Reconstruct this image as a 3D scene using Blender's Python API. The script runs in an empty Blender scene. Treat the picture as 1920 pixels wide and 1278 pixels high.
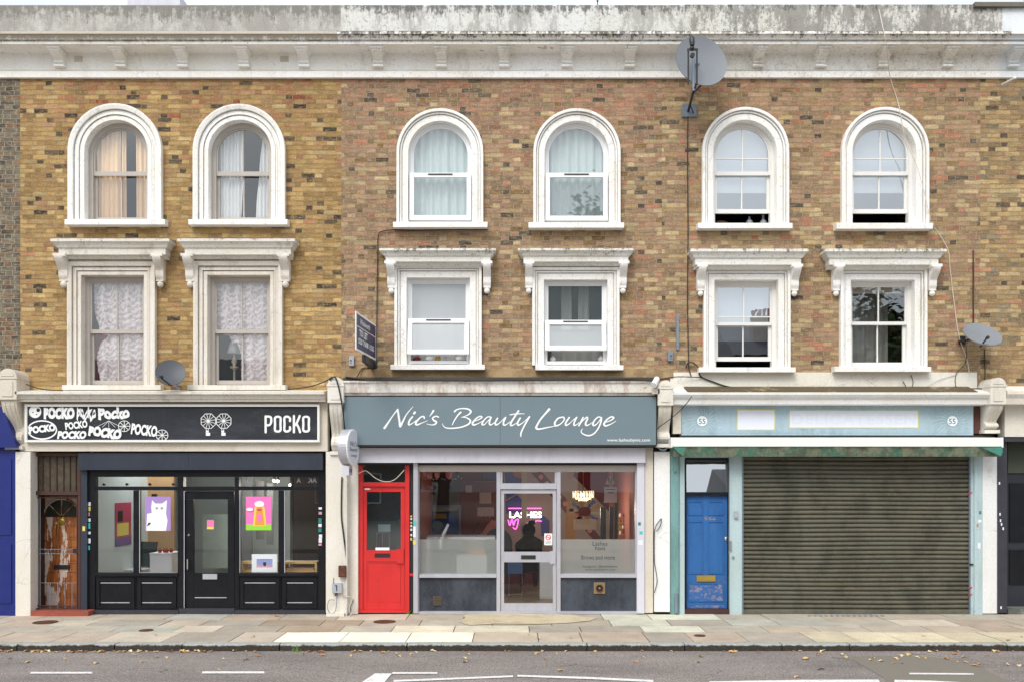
import bpy, bmesh, math, random
from mathutils import Vector, Matrix
from mathutils.geometry import tessellate_polygon
random.seed(7)
PI = math.pi
scn = bpy.context.scene
COL = scn.collection

# ---------------------------------------------------------------- camera
D, F, CH = 15.0, 1725.0, 2.217           # metres to the brick plane, focal length in photo pixels, eye height
cam = bpy.data.cameras.new('camera')
camo = bpy.data.objects.new('camera', cam)
COL.objects.link(camo)
camo.location = (0, -D, CH)
camo.rotation_euler = (PI / 2, 0, 0)
cam.sensor_width = 36
cam.sensor_fit = 'HORIZONTAL'
cam.lens = 36 * F / 1920
cam.shift_y = (895 - 639) / 1920
cam.clip_start = 0.1
cam.clip_end = 500
scn.camera = camo

# ---------------------------------------------------------------- world, sun, exposure
world = bpy.data.worlds.new('World')
scn.world = world
world.use_nodes = True
wn = world.node_tree
for n in list(wn.nodes):
    wn.nodes.remove(n)
SUN_EL, SUN_AZ = math.radians(47), math.radians(200)      # from behind and a little left of the camera
sky = wn.nodes.new('ShaderNodeTexSky')
sky.sky_type = 'NISHITA'
sky.sun_disc = False
sky.sun_elevation = SUN_EL
sky.sun_rotation = SUN_AZ
sky.air_density = 1.0
sky.dust_density = 4.0
sky.ozone_density = 1.0
hs = wn.nodes.new('ShaderNodeHueSaturation')
hs.inputs['Saturation'].default_value = 0.34
hs.inputs['Value'].default_value = 1.0
# thin high cloud mixed over the clear sky
tc = wn.nodes.new('ShaderNodeTexCoord')
mp = wn.nodes.new('ShaderNodeMapping')
mp.inputs['Scale'].default_value = (1, 1, 2.5)
ns = wn.nodes.new('ShaderNodeTexNoise')
ns.inputs['Scale'].default_value = 2.2
ns.inputs['Detail'].default_value = 6
cr = wn.nodes.new('ShaderNodeValToRGB')
cr.color_ramp.elements[0].position = 0.35
cr.color_ramp.elements[0].color = (0.35, 0.35, 0.35, 1)
cr.color_ramp.elements[1].position = 0.62
cr.color_ramp.elements[1].color = (0.95, 0.95, 0.95, 1)
mx = wn.nodes.new('ShaderNodeMix')
mx.data_type = 'RGBA'
mx.inputs['B'].default_value = (7.3, 7.9, 8.5, 1)
bg = wn.nodes.new('ShaderNodeBackground')
bg.inputs['Strength'].default_value = 0.125
wo = wn.nodes.new('ShaderNodeOutputWorld')
L = wn.links.new
L(sky.outputs[0], hs.inputs['Color'])
L(tc.outputs['Generated'], mp.inputs[0])
L(mp.outputs[0], ns.inputs['Vector'])
L(ns.outputs['Fac'], cr.inputs[0])
L(cr.outputs[0], mx.inputs['Factor'])
L(hs.outputs[0], mx.inputs['A'])
L(mx.outputs['Result'], bg.inputs[0])
L(bg.outputs[0], wo.inputs[0])

sl = bpy.data.lights.new('sun', 'SUN')
sl.energy = 1.45
sl.angle = math.radians(28)
sl.color = (1.0, 0.96, 0.9)
so = bpy.data.objects.new('sun', sl)
COL.objects.link(so)
sd = Vector((math.sin(math.radians(-22)) * math.cos(SUN_EL), -math.cos(math.radians(-22)) * math.cos(SUN_EL), math.sin(SUN_EL)))
so.rotation_euler = sd.to_track_quat('Z', 'Y').to_euler()
so.location = (-10, -30, 30)

scn.view_settings.view_transform = 'Standard'
scn.view_settings.look = 'None'
scn.view_settings.exposure = 0.47
scn.view_settings.gamma = 1
scn.view_settings.use_curve_mapping = False
scn.render.engine = 'CYCLES'
scn.cycles.max_bounces = 8
scn.cycles.transparent_max_bounces = 12
scn.cycles.use_denoising = True
scn.cycles.sample_clamp_indirect = 6


# ---------------------------------------------------------------- photo pixel -> metres at the depth y
def X(px, y=0.0):
    return (px - 960) * (D + y) / F


def Z(py, y=0.0):
    return CH - (py - 895) * (D + y) / F


# ---------------------------------------------------------------- materials
def srgb(r, g, b):
    f = lambda c: (c / 255) / 12.92 if c / 255 <= 0.04045 else ((c / 255 + 0.055) / 1.055) ** 2.4
    return (f(r), f(g), f(b), 1)


class NT:
    def __init__(s, name):
        s.m = bpy.data.materials.new(name)
        s.m.use_nodes = True
        s.t = s.m.node_tree
        s.b = s.t.nodes['Principled BSDF']
        s.out = s.t.nodes['Material Output']

    def n(s, ty, **kw):
        nd = s.t.nodes.new(ty)
        for k, v in kw.items():
            setattr(nd, k, v)
        return nd

    def l(s, a, b):
        s.t.links.new(a, b)

    def math(s, op, a, b=None, c=None, clamp=False):
        nd = s.n('ShaderNodeMath', operation=op, use_clamp=clamp)
        for i, v in enumerate((a, b, c)):
            if v is None:
                continue
            if isinstance(v, (int, float)):
                nd.inputs[i].default_value = v
            else:
                s.l(v, nd.inputs[i])
        return nd.outputs[0]

    def mix(s, fac, a, b, blend='MIX'):
        nd = s.n('ShaderNodeMix', data_type='RGBA', blend_type=blend)
        for k, v in (('Factor', fac), ('A', a), ('B', b)):
            if isinstance(v, (int, float)):
                nd.inputs[k].default_value = v
            elif isinstance(v, tuple):
                nd.inputs[k].default_value = v
            else:
                s.l(v, nd.inputs[k])
        return nd.outputs['Result']

    def ramp(s, fac, stops, mode='LINEAR'):
        nd = s.n('ShaderNodeValToRGB')
        r = nd.color_ramp
        r.interpolation = mode
        while len(r.elements) < len(stops):
            r.elements.new(0.5)
        for e, (p, c) in zip(r.elements, stops):
            e.position = p
            e.color = c if isinstance(c, tuple) else (c, c, c, 1)
        s.l(fac, nd.inputs[0])
        return nd.outputs[0]

    def pos(s, scale=(1, 1, 1), loc=(0, 0, 0)):
        g = s.n('ShaderNodeNewGeometry')
        m = s.n('ShaderNodeMapping')
        m.inputs['Scale'].default_value = scale
        m.inputs['Location'].default_value = loc
        s.l(g.outputs['Position'], m.inputs[0])
        return m.outputs[0]

    def noise(s, vec, scale, detail=4, rough=0.55, dist=0.0):
        nd = s.n('ShaderNodeTexNoise')
        nd.inputs['Scale'].default_value = scale
        nd.inputs['Detail'].default_value = detail
        nd.inputs['Roughness'].default_value = rough
        nd.inputs['Distortion'].default_value = dist
        s.l(vec, nd.inputs['Vector'])
        return nd.outputs['Fac']

    def bump(s, h, strength=0.3, dist=0.01):
        nd = s.n('ShaderNodeBump')
        nd.inputs['Strength'].default_value = strength
        nd.inputs['Distance'].default_value = dist
        s.l(h, nd.inputs['Height'])
        s.l(nd.outputs[0], s.b.inputs['Normal'])


def plain(name, col, rough=0.6, metal=0.0, var=0.12, scale=6, bump=0.0, spec=0.4, seed=0.0, scuff=None):
    """painted or plain surface with slight uneven colour and gloss"""
    t = NT(name)
    p = t.pos(loc=(seed, seed, 0))
    n1 = t.noise(p, scale, 5)
    n2 = t.noise(p, scale * 9, 3)
    f = t.math('MULTIPLY_ADD', t.math('ADD', n1, t.math('MULTIPLY', n2, 0.5)), var * 2, 1 - var * 1.5)
    c = t.n('ShaderNodeCombineColor')
    for i in range(3):
        t.l(f, c.inputs[i])
    cc = t.mix(1.0, col, c.outputs[0], 'MULTIPLY')
    if scuff:                            # rubbed and chipped marks
        s1 = t.ramp(t.noise(t.pos(scale=(1, 1, 0.35)), 22, 7, 0.85), [(0.60, 0.0), (0.64, 1.0)])
        s2 = t.ramp(t.noise(t.pos(loc=(4, 4, 1)), 2.3, 5, 0.7), [(0.48, 0.0), (0.62, 1.0)])
        cc = t.mix(t.math('MULTIPLY', t.math('MULTIPLY', s1, s2), scuff[1]), cc, scuff[0])
        s3 = t.ramp(t.noise(t.pos(scale=(1, 1, 0.25), loc=(1, 2, 3)), 3.1, 7, 0.75), [(0.45, 0.0), (0.7, 0.35)])
        cc = t.mix(s3, cc, tuple(v * 0.55 for v in col[:3]) + (1,))
    t.l(cc, t.b.inputs['Base Color'])
    t.b.inputs['Metallic'].default_value = metal
    t.b.inputs['Specular IOR Level'].default_value = spec
    t.l(t.math('MULTIPLY_ADD', n1, 0.25, rough - 0.12), t.b.inputs['Roughness'])
    if bump:
        t.bump(n2, bump, 0.004)
    return t.m


def stucco(name, base, dirt, amount=0.3, seed=0.0, streak=0.35, scale=2.2, speck=0.5, rough=0.75, peel=None, peelamt=0.0, grime=None, edge=None, grit=0.35):
    """white painted render with blotches, run-down streaks, specks and peeled patches of their own shape"""
    t = NT(name)
    p = t.pos(scale=(1, 1, streak), loc=(seed, seed * 0.7, seed))
    q = t.pos(loc=(seed * 1.3, 0, seed))
    big = t.noise(p, scale, 10, 0.70 + 0.08 * speck, 0.0)
    lo = 0.62 - amount * 0.42
    m1 = t.ramp(big, [(lo + 0.04 * speck, 0.0), (min(lo + 0.2 - 0.12 * speck, 1), 1.0)])
    st = t.pos(scale=(14, 14, 0.9), loc=(seed, 0, seed))
    m2 = t.ramp(t.noise(st, 1.0, 5, 0.7), [(0.60 - amount * 0.15, 0.0), (0.78, 1.0)])
    m3 = t.ramp(t.noise(q, 20, 6, 0.8), [(0.66 - speck * 0.11, 0.0), (0.70 - speck * 0.09, 1.0)])
    f = t.math('MAXIMUM', t.math('MULTIPLY', m1, min(1.0, amount * 1.5)), t.math('MULTIPLY', m2, amount * 1.1))
    f = t.math('MAXIMUM', f, t.math('MULTIPLY', m3, speck * t_amt(amount)), clamp=True)
    tone = t.noise(q, 1.1, 3)
    base2 = tuple(list(x * y for x, y in zip(base[:3], (0.95, 0.93, 0.88))) + [1])
    c = t.mix(t.ramp(tone, [(0.4, 0.0), (0.65, 1.0)]), base, base2)
    c = t.mix(f, c, dirt)
    if grime:
        g = t.ramp(t.noise(t.pos(scale=(1, 1, 0.8), loc=(seed, 0, seed)), 4.5, 10, 0.85, 0.0), [(0.50, 0.0), (0.57, 1.0)])
        c = t.mix(t.math('MULTIPLY', g, grime[1]), c, grime[0])
    if peel:
        pm = t.ramp(t.noise(q, 1.9, 7, 0.6, 0.3), [(0.70 - peelamt * 0.2, 0.0), (0.715 - peelamt * 0.2, 1.0)])
        c = t.mix(pm, c, peel)
    if edge:
        z0, down, ecol = edge            # soot gathered under a ledge, running down in uneven streaks
        gg = t.n('ShaderNodeNewGeometry')
        d = t.math('DIVIDE', t.math('SUBTRACT', z0, g_z(t, gg)), down)
        run = t.noise(t.pos(scale=(6, 6, 1.0), loc=(seed, 0, 0)), 1.3, 8, 0.8)
        fin = t.noise(t.pos(loc=(seed, 0, 2)), 13, 8, 0.85)
        sc_ = t.math('SUBTRACT', t.math('MULTIPLY_ADD', run, 1.5, t.math('MULTIPLY', fin, 1.3)), t.math('MULTIPLY_ADD', d, 0.62, 1.03))
        em = t.ramp(sc_, [(0.0, 0.0), (0.16, 0.9)])
        c = t.mix(em, c, ecol)
    gt_ = t.math('MULTIPLY_ADD', t.noise(t.pos(loc=(seed, 1, 0)), 45, 5, 0.9), grit * 2, 1 - grit)
    gc = t.n('ShaderNodeCombineColor')
    for i in range(3):
        t.l(gt_, gc.inputs[i])
    c = t.mix(1.0, c, gc.outputs[0], 'MULTIPLY')
    # hairline cracks
    vo = t.n('ShaderNodeTexVoronoi', feature='DISTANCE_TO_EDGE')
    vo.inputs['Scale'].default_value = 1.7
    ww = t.n('ShaderNodeTexNoise'); ww.inputs['Scale'].default_value = 4; ww.inputs['Detail'].default_value = 6
    g2 = t.n('ShaderNodeNewGeometry'); t.l(g2.outputs['Position'], ww.inputs['Vector'])
    av = t.n('ShaderNodeVectorMath', operation='MULTIPLY_ADD'); t.l(ww.outputs['Color'], av.inputs[0]); av.inputs[1].default_value = (.5, .5, .5); t.l(g2.outputs['Position'], av.inputs[2])
    t.l(av.outputs[0], vo.inputs['Vector'])
    ck = t.math('MULTIPLY', t.ramp(vo.outputs['Distance'], [(0.0, 1.0), (0.012, 0.0)]), t.ramp(t.noise(t.pos(loc=(seed, 7, 0)), 0.9, 2), [(0.52, 0.0), (0.60, 0.38)]))
    c = t.mix(ck, c, (0.16, 0.14, 0.12, 1))
    t.l(c, t.b.inputs['Base Color'])
    t.b.inputs['Roughness'].default_value = rough
    t.b.inputs['Specular IOR Level'].default_value = 0.25
    h = t.math('ADD', t.noise(q, 60, 3), t.math('MULTIPLY', f, -0.6))
    t.bump(h, 0.35, 0.010)
    return t.m


def t_amt(a):
    return min(1.0, 0.35 + a)


def bricks(name, ramp_a, ramp_b, red_z, mortar, seed=0.0, light_z=None, redbase=0.0, mort_fade=0.0, sat=0.86, val=0.80, mean=(0.40, 0.285, 0.15, 1), blend=0.38):
    """hand made stock bricks in Flemish bond; every brick draws its own colour"""
    t = NT(name)
    g = t.n('ShaderNodeNewGeometry')
    wob = t.n('ShaderNodeTexNoise')
    wob.inputs['Scale'].default_value = 7
    wob.inputs['Detail'].default_value = 3
    t.l(g.outputs['Position'], wob.inputs['Vector'])
    wv = t.n('ShaderNodeVectorMath', operation='MULTIPLY_ADD')
    t.l(wob.outputs['Color'], wv.inputs[0])
    wv.inputs[1].default_value = (0.05, 0.0, 0.030)
    t.l(g.outputs['Position'], wv.inputs[2])
    s = t.n('ShaderNodeSeparateXYZ')
    t.l(wv.outputs[0], s.inputs[0])
    x, z = s.outputs[0], s.outputs[2]
    CO = 0.0752
    zr = t.math('DIVIDE', t.math('ADD', z, seed * 0.01), CO)
    row = t.math('FLOOR', zr)
    zf = t.math('FRACT', zr)
    par = t.math('FLOORED_MODULO', row, 2)
    wr = t.n('ShaderNodeTexWhiteNoise', noise_dimensions='1D')
    t.l(t.math('ADD', row, seed), wr.inputs['W'])
    off = t.math('ADD', t.math('MULTIPLY', par, 0.5), t.math('MULTIPLY', wr.outputs[0], 0.14))
    u = t.math('ADD', t.math('DIVIDE', x, 0.338), off)
    cell = t.math('FLOOR', u)
    f = t.math('FRACT', u)
    ish = t.math('GREATER_THAN', f, 0.667)
    cid = t.n('ShaderNodeCombineXYZ')
    t.l(t.math('MULTIPLY_ADD', cell, 2, ish), cid.inputs[0])
    t.l(row, cid.inputs[1])
    cid.inputs[2].default_value = seed
    wn_ = t.n('ShaderNodeTexWhiteNoise', noise_dimensions='3D')
    t.l(cid.outputs[0], wn_.inputs['Vector'])
    sc = t.n('ShaderNodeSeparateColor')
    t.l(wn_.outputs['Color'], sc.inputs[0])
    r1, r2, r3 = sc.outputs[0], sc.outputs[1], sc.outputs[2]
    ca = t.ramp(r1, ramp_a, 'CONSTANT')
    cb = t.ramp(r1, ramp_b, 'CONSTANT')
    zone = t.math('ADD', g_z(t, g), t.math('MULTIPLY', t.noise(t.pos(scale=(1, 1, 2.2), loc=(seed, 0, 0)), 0.9, 3), 2.4))
    red = t.math('ADD', t.math('MULTIPLY', t.math('SUBTRACT', zone, red_z + 1.2), 0.55), redbase, clamp=True)
    pick = t.math('LESS_THAN', r3, red)
    c = t.mix(pick, ca, cb)
    bl = t.math('MULTIPLY', t.math('LESS_THAN', r1, 0.905), blend)
    c = t.mix(bl, c, mean)
    # own brightness of each brick, mottling inside it, and soot clouds
    br = t.math('MULTIPLY_ADD', r2, 0.44, 0.76)
    mot = t.math('MULTIPLY_ADD', t.noise(t.pos(scale=(1, 1, 1.6)), 44, 5, 0.9), 3.2, -0.62)
    mot = t.math('MULTIPLY', mot, t.math('MULTIPLY_ADD', t.noise(t.pos(scale=(0.45, 1, 1.9), loc=(5, 0, 1)), 13, 4, 0.7), 1.3, 0.35))
    cloud = t.math('MULTIPLY_ADD', t.noise(t.pos(loc=(seed, 3, 1)), 0.7, 4), 0.5, 0.76)
    stk = t.math('MULTIPLY_ADD', t.noise(t.pos(scale=(5, 5, 0.5), loc=(seed, 0, 0)), 1.0, 6, 0.75), 0.55, 0.74)
    k = t.math('MULTIPLY', t.math('MULTIPLY', t.math('MULTIPLY', br, mot), cloud), stk)
    kc = t.n('ShaderNodeCombineColor')
    for i in range(3):
        t.l(k, kc.inputs[i])
    c = t.mix(1.0, c, kc.outputs[0], 'MULTIPLY')
    # pale lime smears on bricks
    sm = t.ramp(t.noise(t.pos(scale=(0.6, 1, 1.7)), 19, 6, 0.8), [(0.50, 0.0), (0.64, 0.72)])
    c = t.mix(sm, c, mortar)
    pit = t.ramp(t.noise(t.pos(scale=(0.7, 1, 1.5), loc=(seed, 2, 0)), 26, 6, 0.9), [(0.37, 0.8), (0.45, 0.0)])
    c = t.mix(pit, c, (0.055, 0.045, 0.035, 1))
    # mortar joints
    mz = t.ramp(zf, [(0.0, 1.0), (0.07, 1.0), (0.17, 0.0)])
    e0 = t.math('LESS_THAN', f, 0.032)
    e1 = t.math('LESS_THAN', t.math('ABSOLUTE', t.math('SUBTRACT', f, 0.675)), 0.017)
    mm = t.math('MAXIMUM', mz, t.math('MAXIMUM', e0, e1))
    mn = t.ramp(t.noise(t.pos(loc=(2, 0, seed)), 5, 4, 0.7), [(0.3, 1.0 - mort_fade), (0.7, 1.0)])
    mfac = t.math('MULTIPLY', mm, mn)
    mcol = t.mix(t.noise(t.pos(), 12, 3), mortar, tuple(v * 0.62 for v in mortar[:3]) + (1,))
    c = t.mix(mfac, c, mcol)
    arr = t.ramp(zf, [(0.86, 0.0), (0.93, 1.0)])
    shadow_line = t.math('MULTIPLY', arr, t.ramp(t.noise(t.pos(scale=(1, 1, 2), loc=(3, 3, seed)), 6, 5, 0.8), [(0.38, 0.0), (0.60, 0.62)]))  # uneven shadow line along each brick course, painted into the colour
    c = t.mix(shadow_line, c, (0.07, 0.055, 0.04, 1))
    hsn = t.n('ShaderNodeHueSaturation')
    hsn.inputs['Saturation'].default_value = sat
    hsn.inputs['Value'].default_value = val
    t.l(c, hsn.inputs['Color'])
    c = hsn.outputs[0]
    t.l(c, t.b.inputs['Base Color'])
    t.b.inputs['Roughness'].default_value = 0.92
    t.b.inputs['Specular IOR Level'].default_value = 0.15
    h = t.math('SUBTRACT', t.math('MULTIPLY', t.noise(t.pos(), 55, 4), 0.6), mm)
    t.bump(h, 0.55, 0.009)
    return t.m


def g_z(t, g):
    s = t.n('ShaderNodeSeparateXYZ')
    t.l(g.outputs['Position'], s.inputs[0])
    return s.outputs[2]


def glass(name, refl=0.2, tint=(0.97, 0.985, 0.985, 1), rough=0.0, wav=0.0):
    """thin window pane: transparent plus mirror reflection growing towards grazing"""
    t = NT(name)
    t.t.nodes.remove(t.b)
    tr = t.n('ShaderNodeBsdfTransparent')
    tr.inputs[0].default_value = tint
    gl = t.n('ShaderNodeBsdfGlossy')
    gl.inputs['Roughness'].default_value = rough
    gl.inputs['Color'].default_value = (0.96, 0.98, 1, 1)
    lw = t.n('ShaderNodeLayerWeight')
    lw.inputs['Blend'].default_value = 0.35
    f = t.math('MULTIPLY_ADD', lw.outputs['Fresnel'], 0.6, refl, clamp=True)
    if wav:
        bp = t.n('ShaderNodeBump')
        bp.inputs['Strength'].default_value = wav
        bp.inputs['Distance'].default_value = 0.02
        t.l(t.noise(t.pos(), 2.2, 2), bp.inputs['Height'])
        t.l(bp.outputs[0], gl.inputs['Normal'])
    ms = t.n('ShaderNodeMixShader')
    t.l(f, ms.inputs[0])
    t.l(tr.outputs[0], ms.inputs[1])
    t.l(gl.outputs[0], ms.inputs[2])
    t.l(ms.outputs[0], t.out.inputs['Surface'])
    return t.m


def frosted(name, col, refl=0.10, through=0.35):
    """etched film on glass: diffuse, translucent, a little see-through and a weak sheen"""
    t = NT(name)
    t.t.nodes.remove(t.b)
    df = t.n('ShaderNodeBsdfDiffuse')
    df.inputs[0].default_value = col
    tl = t.n('ShaderNodeBsdfTranslucent')
    tl.inputs[0].default_value = col
    tr = t.n('ShaderNodeBsdfTransparent')
    gl = t.n('ShaderNodeBsdfGlossy')
    gl.inputs['Roughness'].default_value = 0.25
    a = t.n('ShaderNodeMixShader')
    a.inputs[0].default_value = 0.35
    t.l(df.outputs[0], a.inputs[1])
    t.l(tl.outputs[0], a.inputs[2])
    b = t.n('ShaderNodeMixShader')
    b.inputs[0].default_value = through
    t.l(a.outputs[0], b.inputs[1])
    t.l(tr.outputs[0], b.inputs[2])
    c = t.n('ShaderNodeMixShader')
    c.inputs[0].default_value = refl
    t.l(b.outputs[0], c.inputs[1])
    t.l(gl.outputs[0], c.inputs[2])
    t.l(c.outputs[0], t.out.inputs['Surface'])
    return t.m


def cloth(name, col, through=0.15, trans=0.4, lace=0.0):
    t = NT(name)
    t.t.nodes.remove(t.b)
    df = t.n('ShaderNodeBsdfDiffuse')
    tl = t.n('ShaderNodeBsdfTranslucent')
    df.inputs[0].default_value = col
    tl.inputs[0].default_value = col
    tr = t.n('ShaderNodeBsdfTransparent')
    a = t.n('ShaderNodeMixShader')
    a.inputs[0].default_value = trans
    t.l(df.outputs[0], a.inputs[1])
    t.l(tl.outputs[0], a.inputs[2])
    b = t.n('ShaderNodeMixShader')
    if lace:
        nz = t.noise(t.pos(scale=(1, 1, 1)), 42, 3, 0.7)
        f = t.ramp(nz, [(0.42, 0.0), (0.6, lace)])
        t.l(f, b.inputs[0])
    else:
        b.inputs[0].default_value = through
    t.l(a.outputs[0], b.inputs[1])
    t.l(tr.outputs[0], b.inputs[2])
    t.l(b.outputs[0], t.out.inputs['Surface'])
    return t.m


def emit(name, col, strength):
    t = NT(name)
    t.b.inputs['Base Color'].default_value = col
    t.b.inputs['Emission Color'].default_value = col
    t.b.inputs['Emission Strength'].default_value = strength
    return t.m


# ---------------------------------------------------------------- mesh building
WL = {}


class MB:
    def __init__(s):
        s.bm = bmesh.new()

    def face(s, pts):
        vs = [s.bm.verts.new(p) for p in pts]
        try:
            return s.bm.faces.new(vs)
        except ValueError:
            return None

    def box(s, x0, x1, y0, y1, z0, z1):
        if x0 > x1: x0, x1 = x1, x0
        if y0 > y1: y0, y1 = y1, y0
        if z0 > z1: z0, z1 = z1, z0
        v = [s.bm.verts.new(p) for p in ((x0, y0, z0), (x1, y0, z0), (x1, y1, z0), (x0, y1, z0), (x0, y0, z1), (x1, y0, z1), (x1, y1, z1), (x0, y1, z1))]
        for q in ((0, 1, 5, 4), (1, 2, 6, 5), (2, 3, 7, 6), (3, 0, 4, 7), (4, 5, 6, 7), (3, 2, 1, 0)):
            s.bm.faces.new([v[i] for i in q])
        return s

    def pb(s, px0, px1, py0, py1, yf, yb):
        """box whose front face (at depth yf) spans these photo pixels"""
        return s.box(X(px0, yf), X(px1, yf), yf, yb, Z(py1, yf), Z(py0, yf))

    def prism(s, pts, axis, a, b):
        """closed outline extruded along an axis; pts are the two remaining coordinates in xyz order"""
        def P(p, t):
            return (t, p[0], p[1]) if axis == 'x' else ((p[0], t, p[1]) if axis == 'y' else (p[0], p[1], t))
        va = [s.bm.verts.new(P(p, a)) for p in pts]
        vb = [s.bm.verts.new(P(p, b)) for p in pts]
        n = len(pts)
        for i in range(n):
            j = (i + 1) % n
            s.bm.faces.new([va[i], va[j], vb[j], vb[i]])
        v3 = [Vector((p[0], p[1], 0)) for p in pts]
        for tri in tessellate_polygon([v3]):
            try:
                s.bm.faces.new([va[i] for i in tri])
                s.bm.faces.new([vb[i] for i in tri])
            except ValueError:
                pass
        return s

    def sheet(s, loops, y):
        """flat xz sheet with holes"""
        pts = [Vector((p[0], p[1], 0)) for lp in loops for p in lp]
        vs = [s.bm.verts.new((p.x, y, p.y)) for p in pts]
        for tri in tessellate_polygon([[Vector((p[0], p[1], 0)) for p in lp] for lp in loops]):
            try:
                s.bm.faces.new([vs[i] for i in tri])
            except ValueError:
                pass
        return s

    def sweep(s, path, prof, closed=False):
        """path: [(x,z,nx,nz)], prof: [(offset along n, y)]"""
        rings = []
        for (x, z, nx, nz) in path:
            rings.append([s.bm.verts.new((x + nx * o, y, z + nz * o)) for o, y in prof])
        n = len(rings)
        for i in range(n if closed else n - 1):
            a, b = rings[i], rings[(i + 1) % n]
            for j in range(len(prof) - 1):
                s.bm.faces.new([a[j], a[j + 1], b[j + 1], b[j]])
        return s

    def tube(s, pts, r, seg=8, caps=True):
        pts = [Vector(p) for p in pts]
        rings = []
        up = Vector((0.13, 0.31, 1)).normalized()
        for i, p in enumerate(pts):
            d = (pts[min(i + 1, len(pts) - 1)] - pts[max(i - 1, 0)])
            d = d.normalized() if d.length > 1e-9 else Vector((0, 0, 1))
            a = d.cross(up)
            if a.length < 1e-3:
                a = d.cross(Vector((1, 0, 0)))
            a.normalize()
            b = d.cross(a).normalized()
            rr = r[i] if isinstance(r, (list, tuple)) else r
            rings.append([s.bm.verts.new(p + (a * math.cos(2 * PI * k / seg) + b * math.sin(2 * PI * k / seg)) * rr) for k in range(seg)])
        for i in range(len(rings) - 1):
            for k in range(seg):
                s.bm.faces.new([rings[i][k], rings[i][(k + 1) % seg], rings[i + 1][(k + 1) % seg], rings[i + 1][k]])
        if caps:
            s.bm.faces.new(rings[0])
            s.bm.faces.new(rings[-1])
        return s

    def lathe(s, prof, origin, axis, seg=24, sx=1.0):
        """prof: [(r, h)] about axis vector from origin"""
        o = Vector(origin)
        ax = Vector(axis).normalized()
        a = ax.cross(Vector((0, 0, 1)))
        if a.length < 1e-3:
            a = Vector((1, 0, 0))
        a.normalize()
        b = ax.cross(a).normalized()
        rings = []
        for r, h in prof:
            rings.append([s.bm.verts.new(o + ax * h + (a * math.cos(2 * PI * k / seg) * sx + b * math.sin(2 * PI * k / seg)) * max(r, 1e-4)) for k in range(seg)])
        for i in range(len(rings) - 1):
            for k in range(seg):
                s.bm.faces.new([rings[i][k], rings[i][(k + 1) % seg], rings[i + 1][(k + 1) % seg], rings[i + 1][k]])
        s.bm.faces.new(rings[0])
        s.bm.faces.new(rings[-1])
        return s

    def ball(s, c, r, sub=2, sc=(1, 1, 1)):
        m = Matrix.Translation(c) @ Matrix.Diagonal((r * sc[0], r * sc[1], r * sc[2], 1))
        bmesh.ops.create_icosphere(s.bm, subdivisions=sub, radius=1, matrix=m)
        return s

    def disc(s, cx, cz, r, y, seg=24, sx=1.0):
        s.face([(cx + r * sx * math.cos(2 * PI * k / seg), y, cz + r * math.sin(2 * PI * k / seg)) for k in range(seg)])
        return s

    def plate(s, pts, y, th=0.004):
        """thin flat xz outline with a little thickness, front at y"""
        return s.prism(pts, 'y', y, y + th)

    def build(s, name, mat, parent=None, smooth=False, origin=None, recalc=True, **tags):
        if recalc:
            bmesh.ops.recalc_face_normals(s.bm, faces=s.bm.faces[:])
        vs = s.bm.verts
        if origin is None:
            if len(vs):
                xs = [v.co.x for v in vs]; ys = [v.co.y for v in vs]; zs = [v.co.z for v in vs]
                origin = Vector(((min(xs) + max(xs)) / 2, (min(ys) + max(ys)) / 2, min(zs)))
            else:
                origin = Vector((0, 0, 0))
        origin = Vector(origin)
        bmesh.ops.translate(s.bm, verts=vs[:], vec=-origin)
        me = bpy.data.meshes.new(name)
        s.bm.to_mesh(me)
        s.bm.free()
        if smooth:
            for p in me.polygons:
                p.use_smooth = True
        me.materials.append(mat)
        o = bpy.data.objects.new(name, me)
        COL.objects.link(o)
        WL[o.name] = origin
        if parent is not None:
            o.parent = parent
            o.location = origin - WL[parent.name]
        else:
            o.location = origin
        if tags:
            tag(o, **tags)
        return o


def tag(o, label=None, cat=None, group=None, kind=None):
    if label: o['label'] = label
    if cat: o['category'] = cat
    if group: o['group'] = group
    if kind: o['kind'] = kind
    return o


def thing(name, loc, label, cat, group=None):
    o = bpy.data.objects.new(name, None)
    o.empty_display_size = 0.2
    COL.objects.link(o)
    o.location = loc
    WL[o.name] = Vector(loc)
    return tag(o, label, cat, group)


def smooth_pts(pts, n=6):
    """Catmull-Rom through points of any dimension"""
    out = []
    P = [pts[0]] + list(pts) + [pts[-1]]
    for i in range(1, len(P) - 2):
        for k in range(n):
            t = k / n
            out.append(tuple(0.5 * ((2 * b) + (-a + c) * t + (2 * a - 5 * b + 4 * c - d) * t * t + (-a + 3 * b - 3 * c + d) * t ** 3)
                             for a, b, c, d in zip(P[i - 1], P[i], P[i + 1], P[i + 2])))
    out.append(tuple(pts[-1]))
    return out


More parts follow.
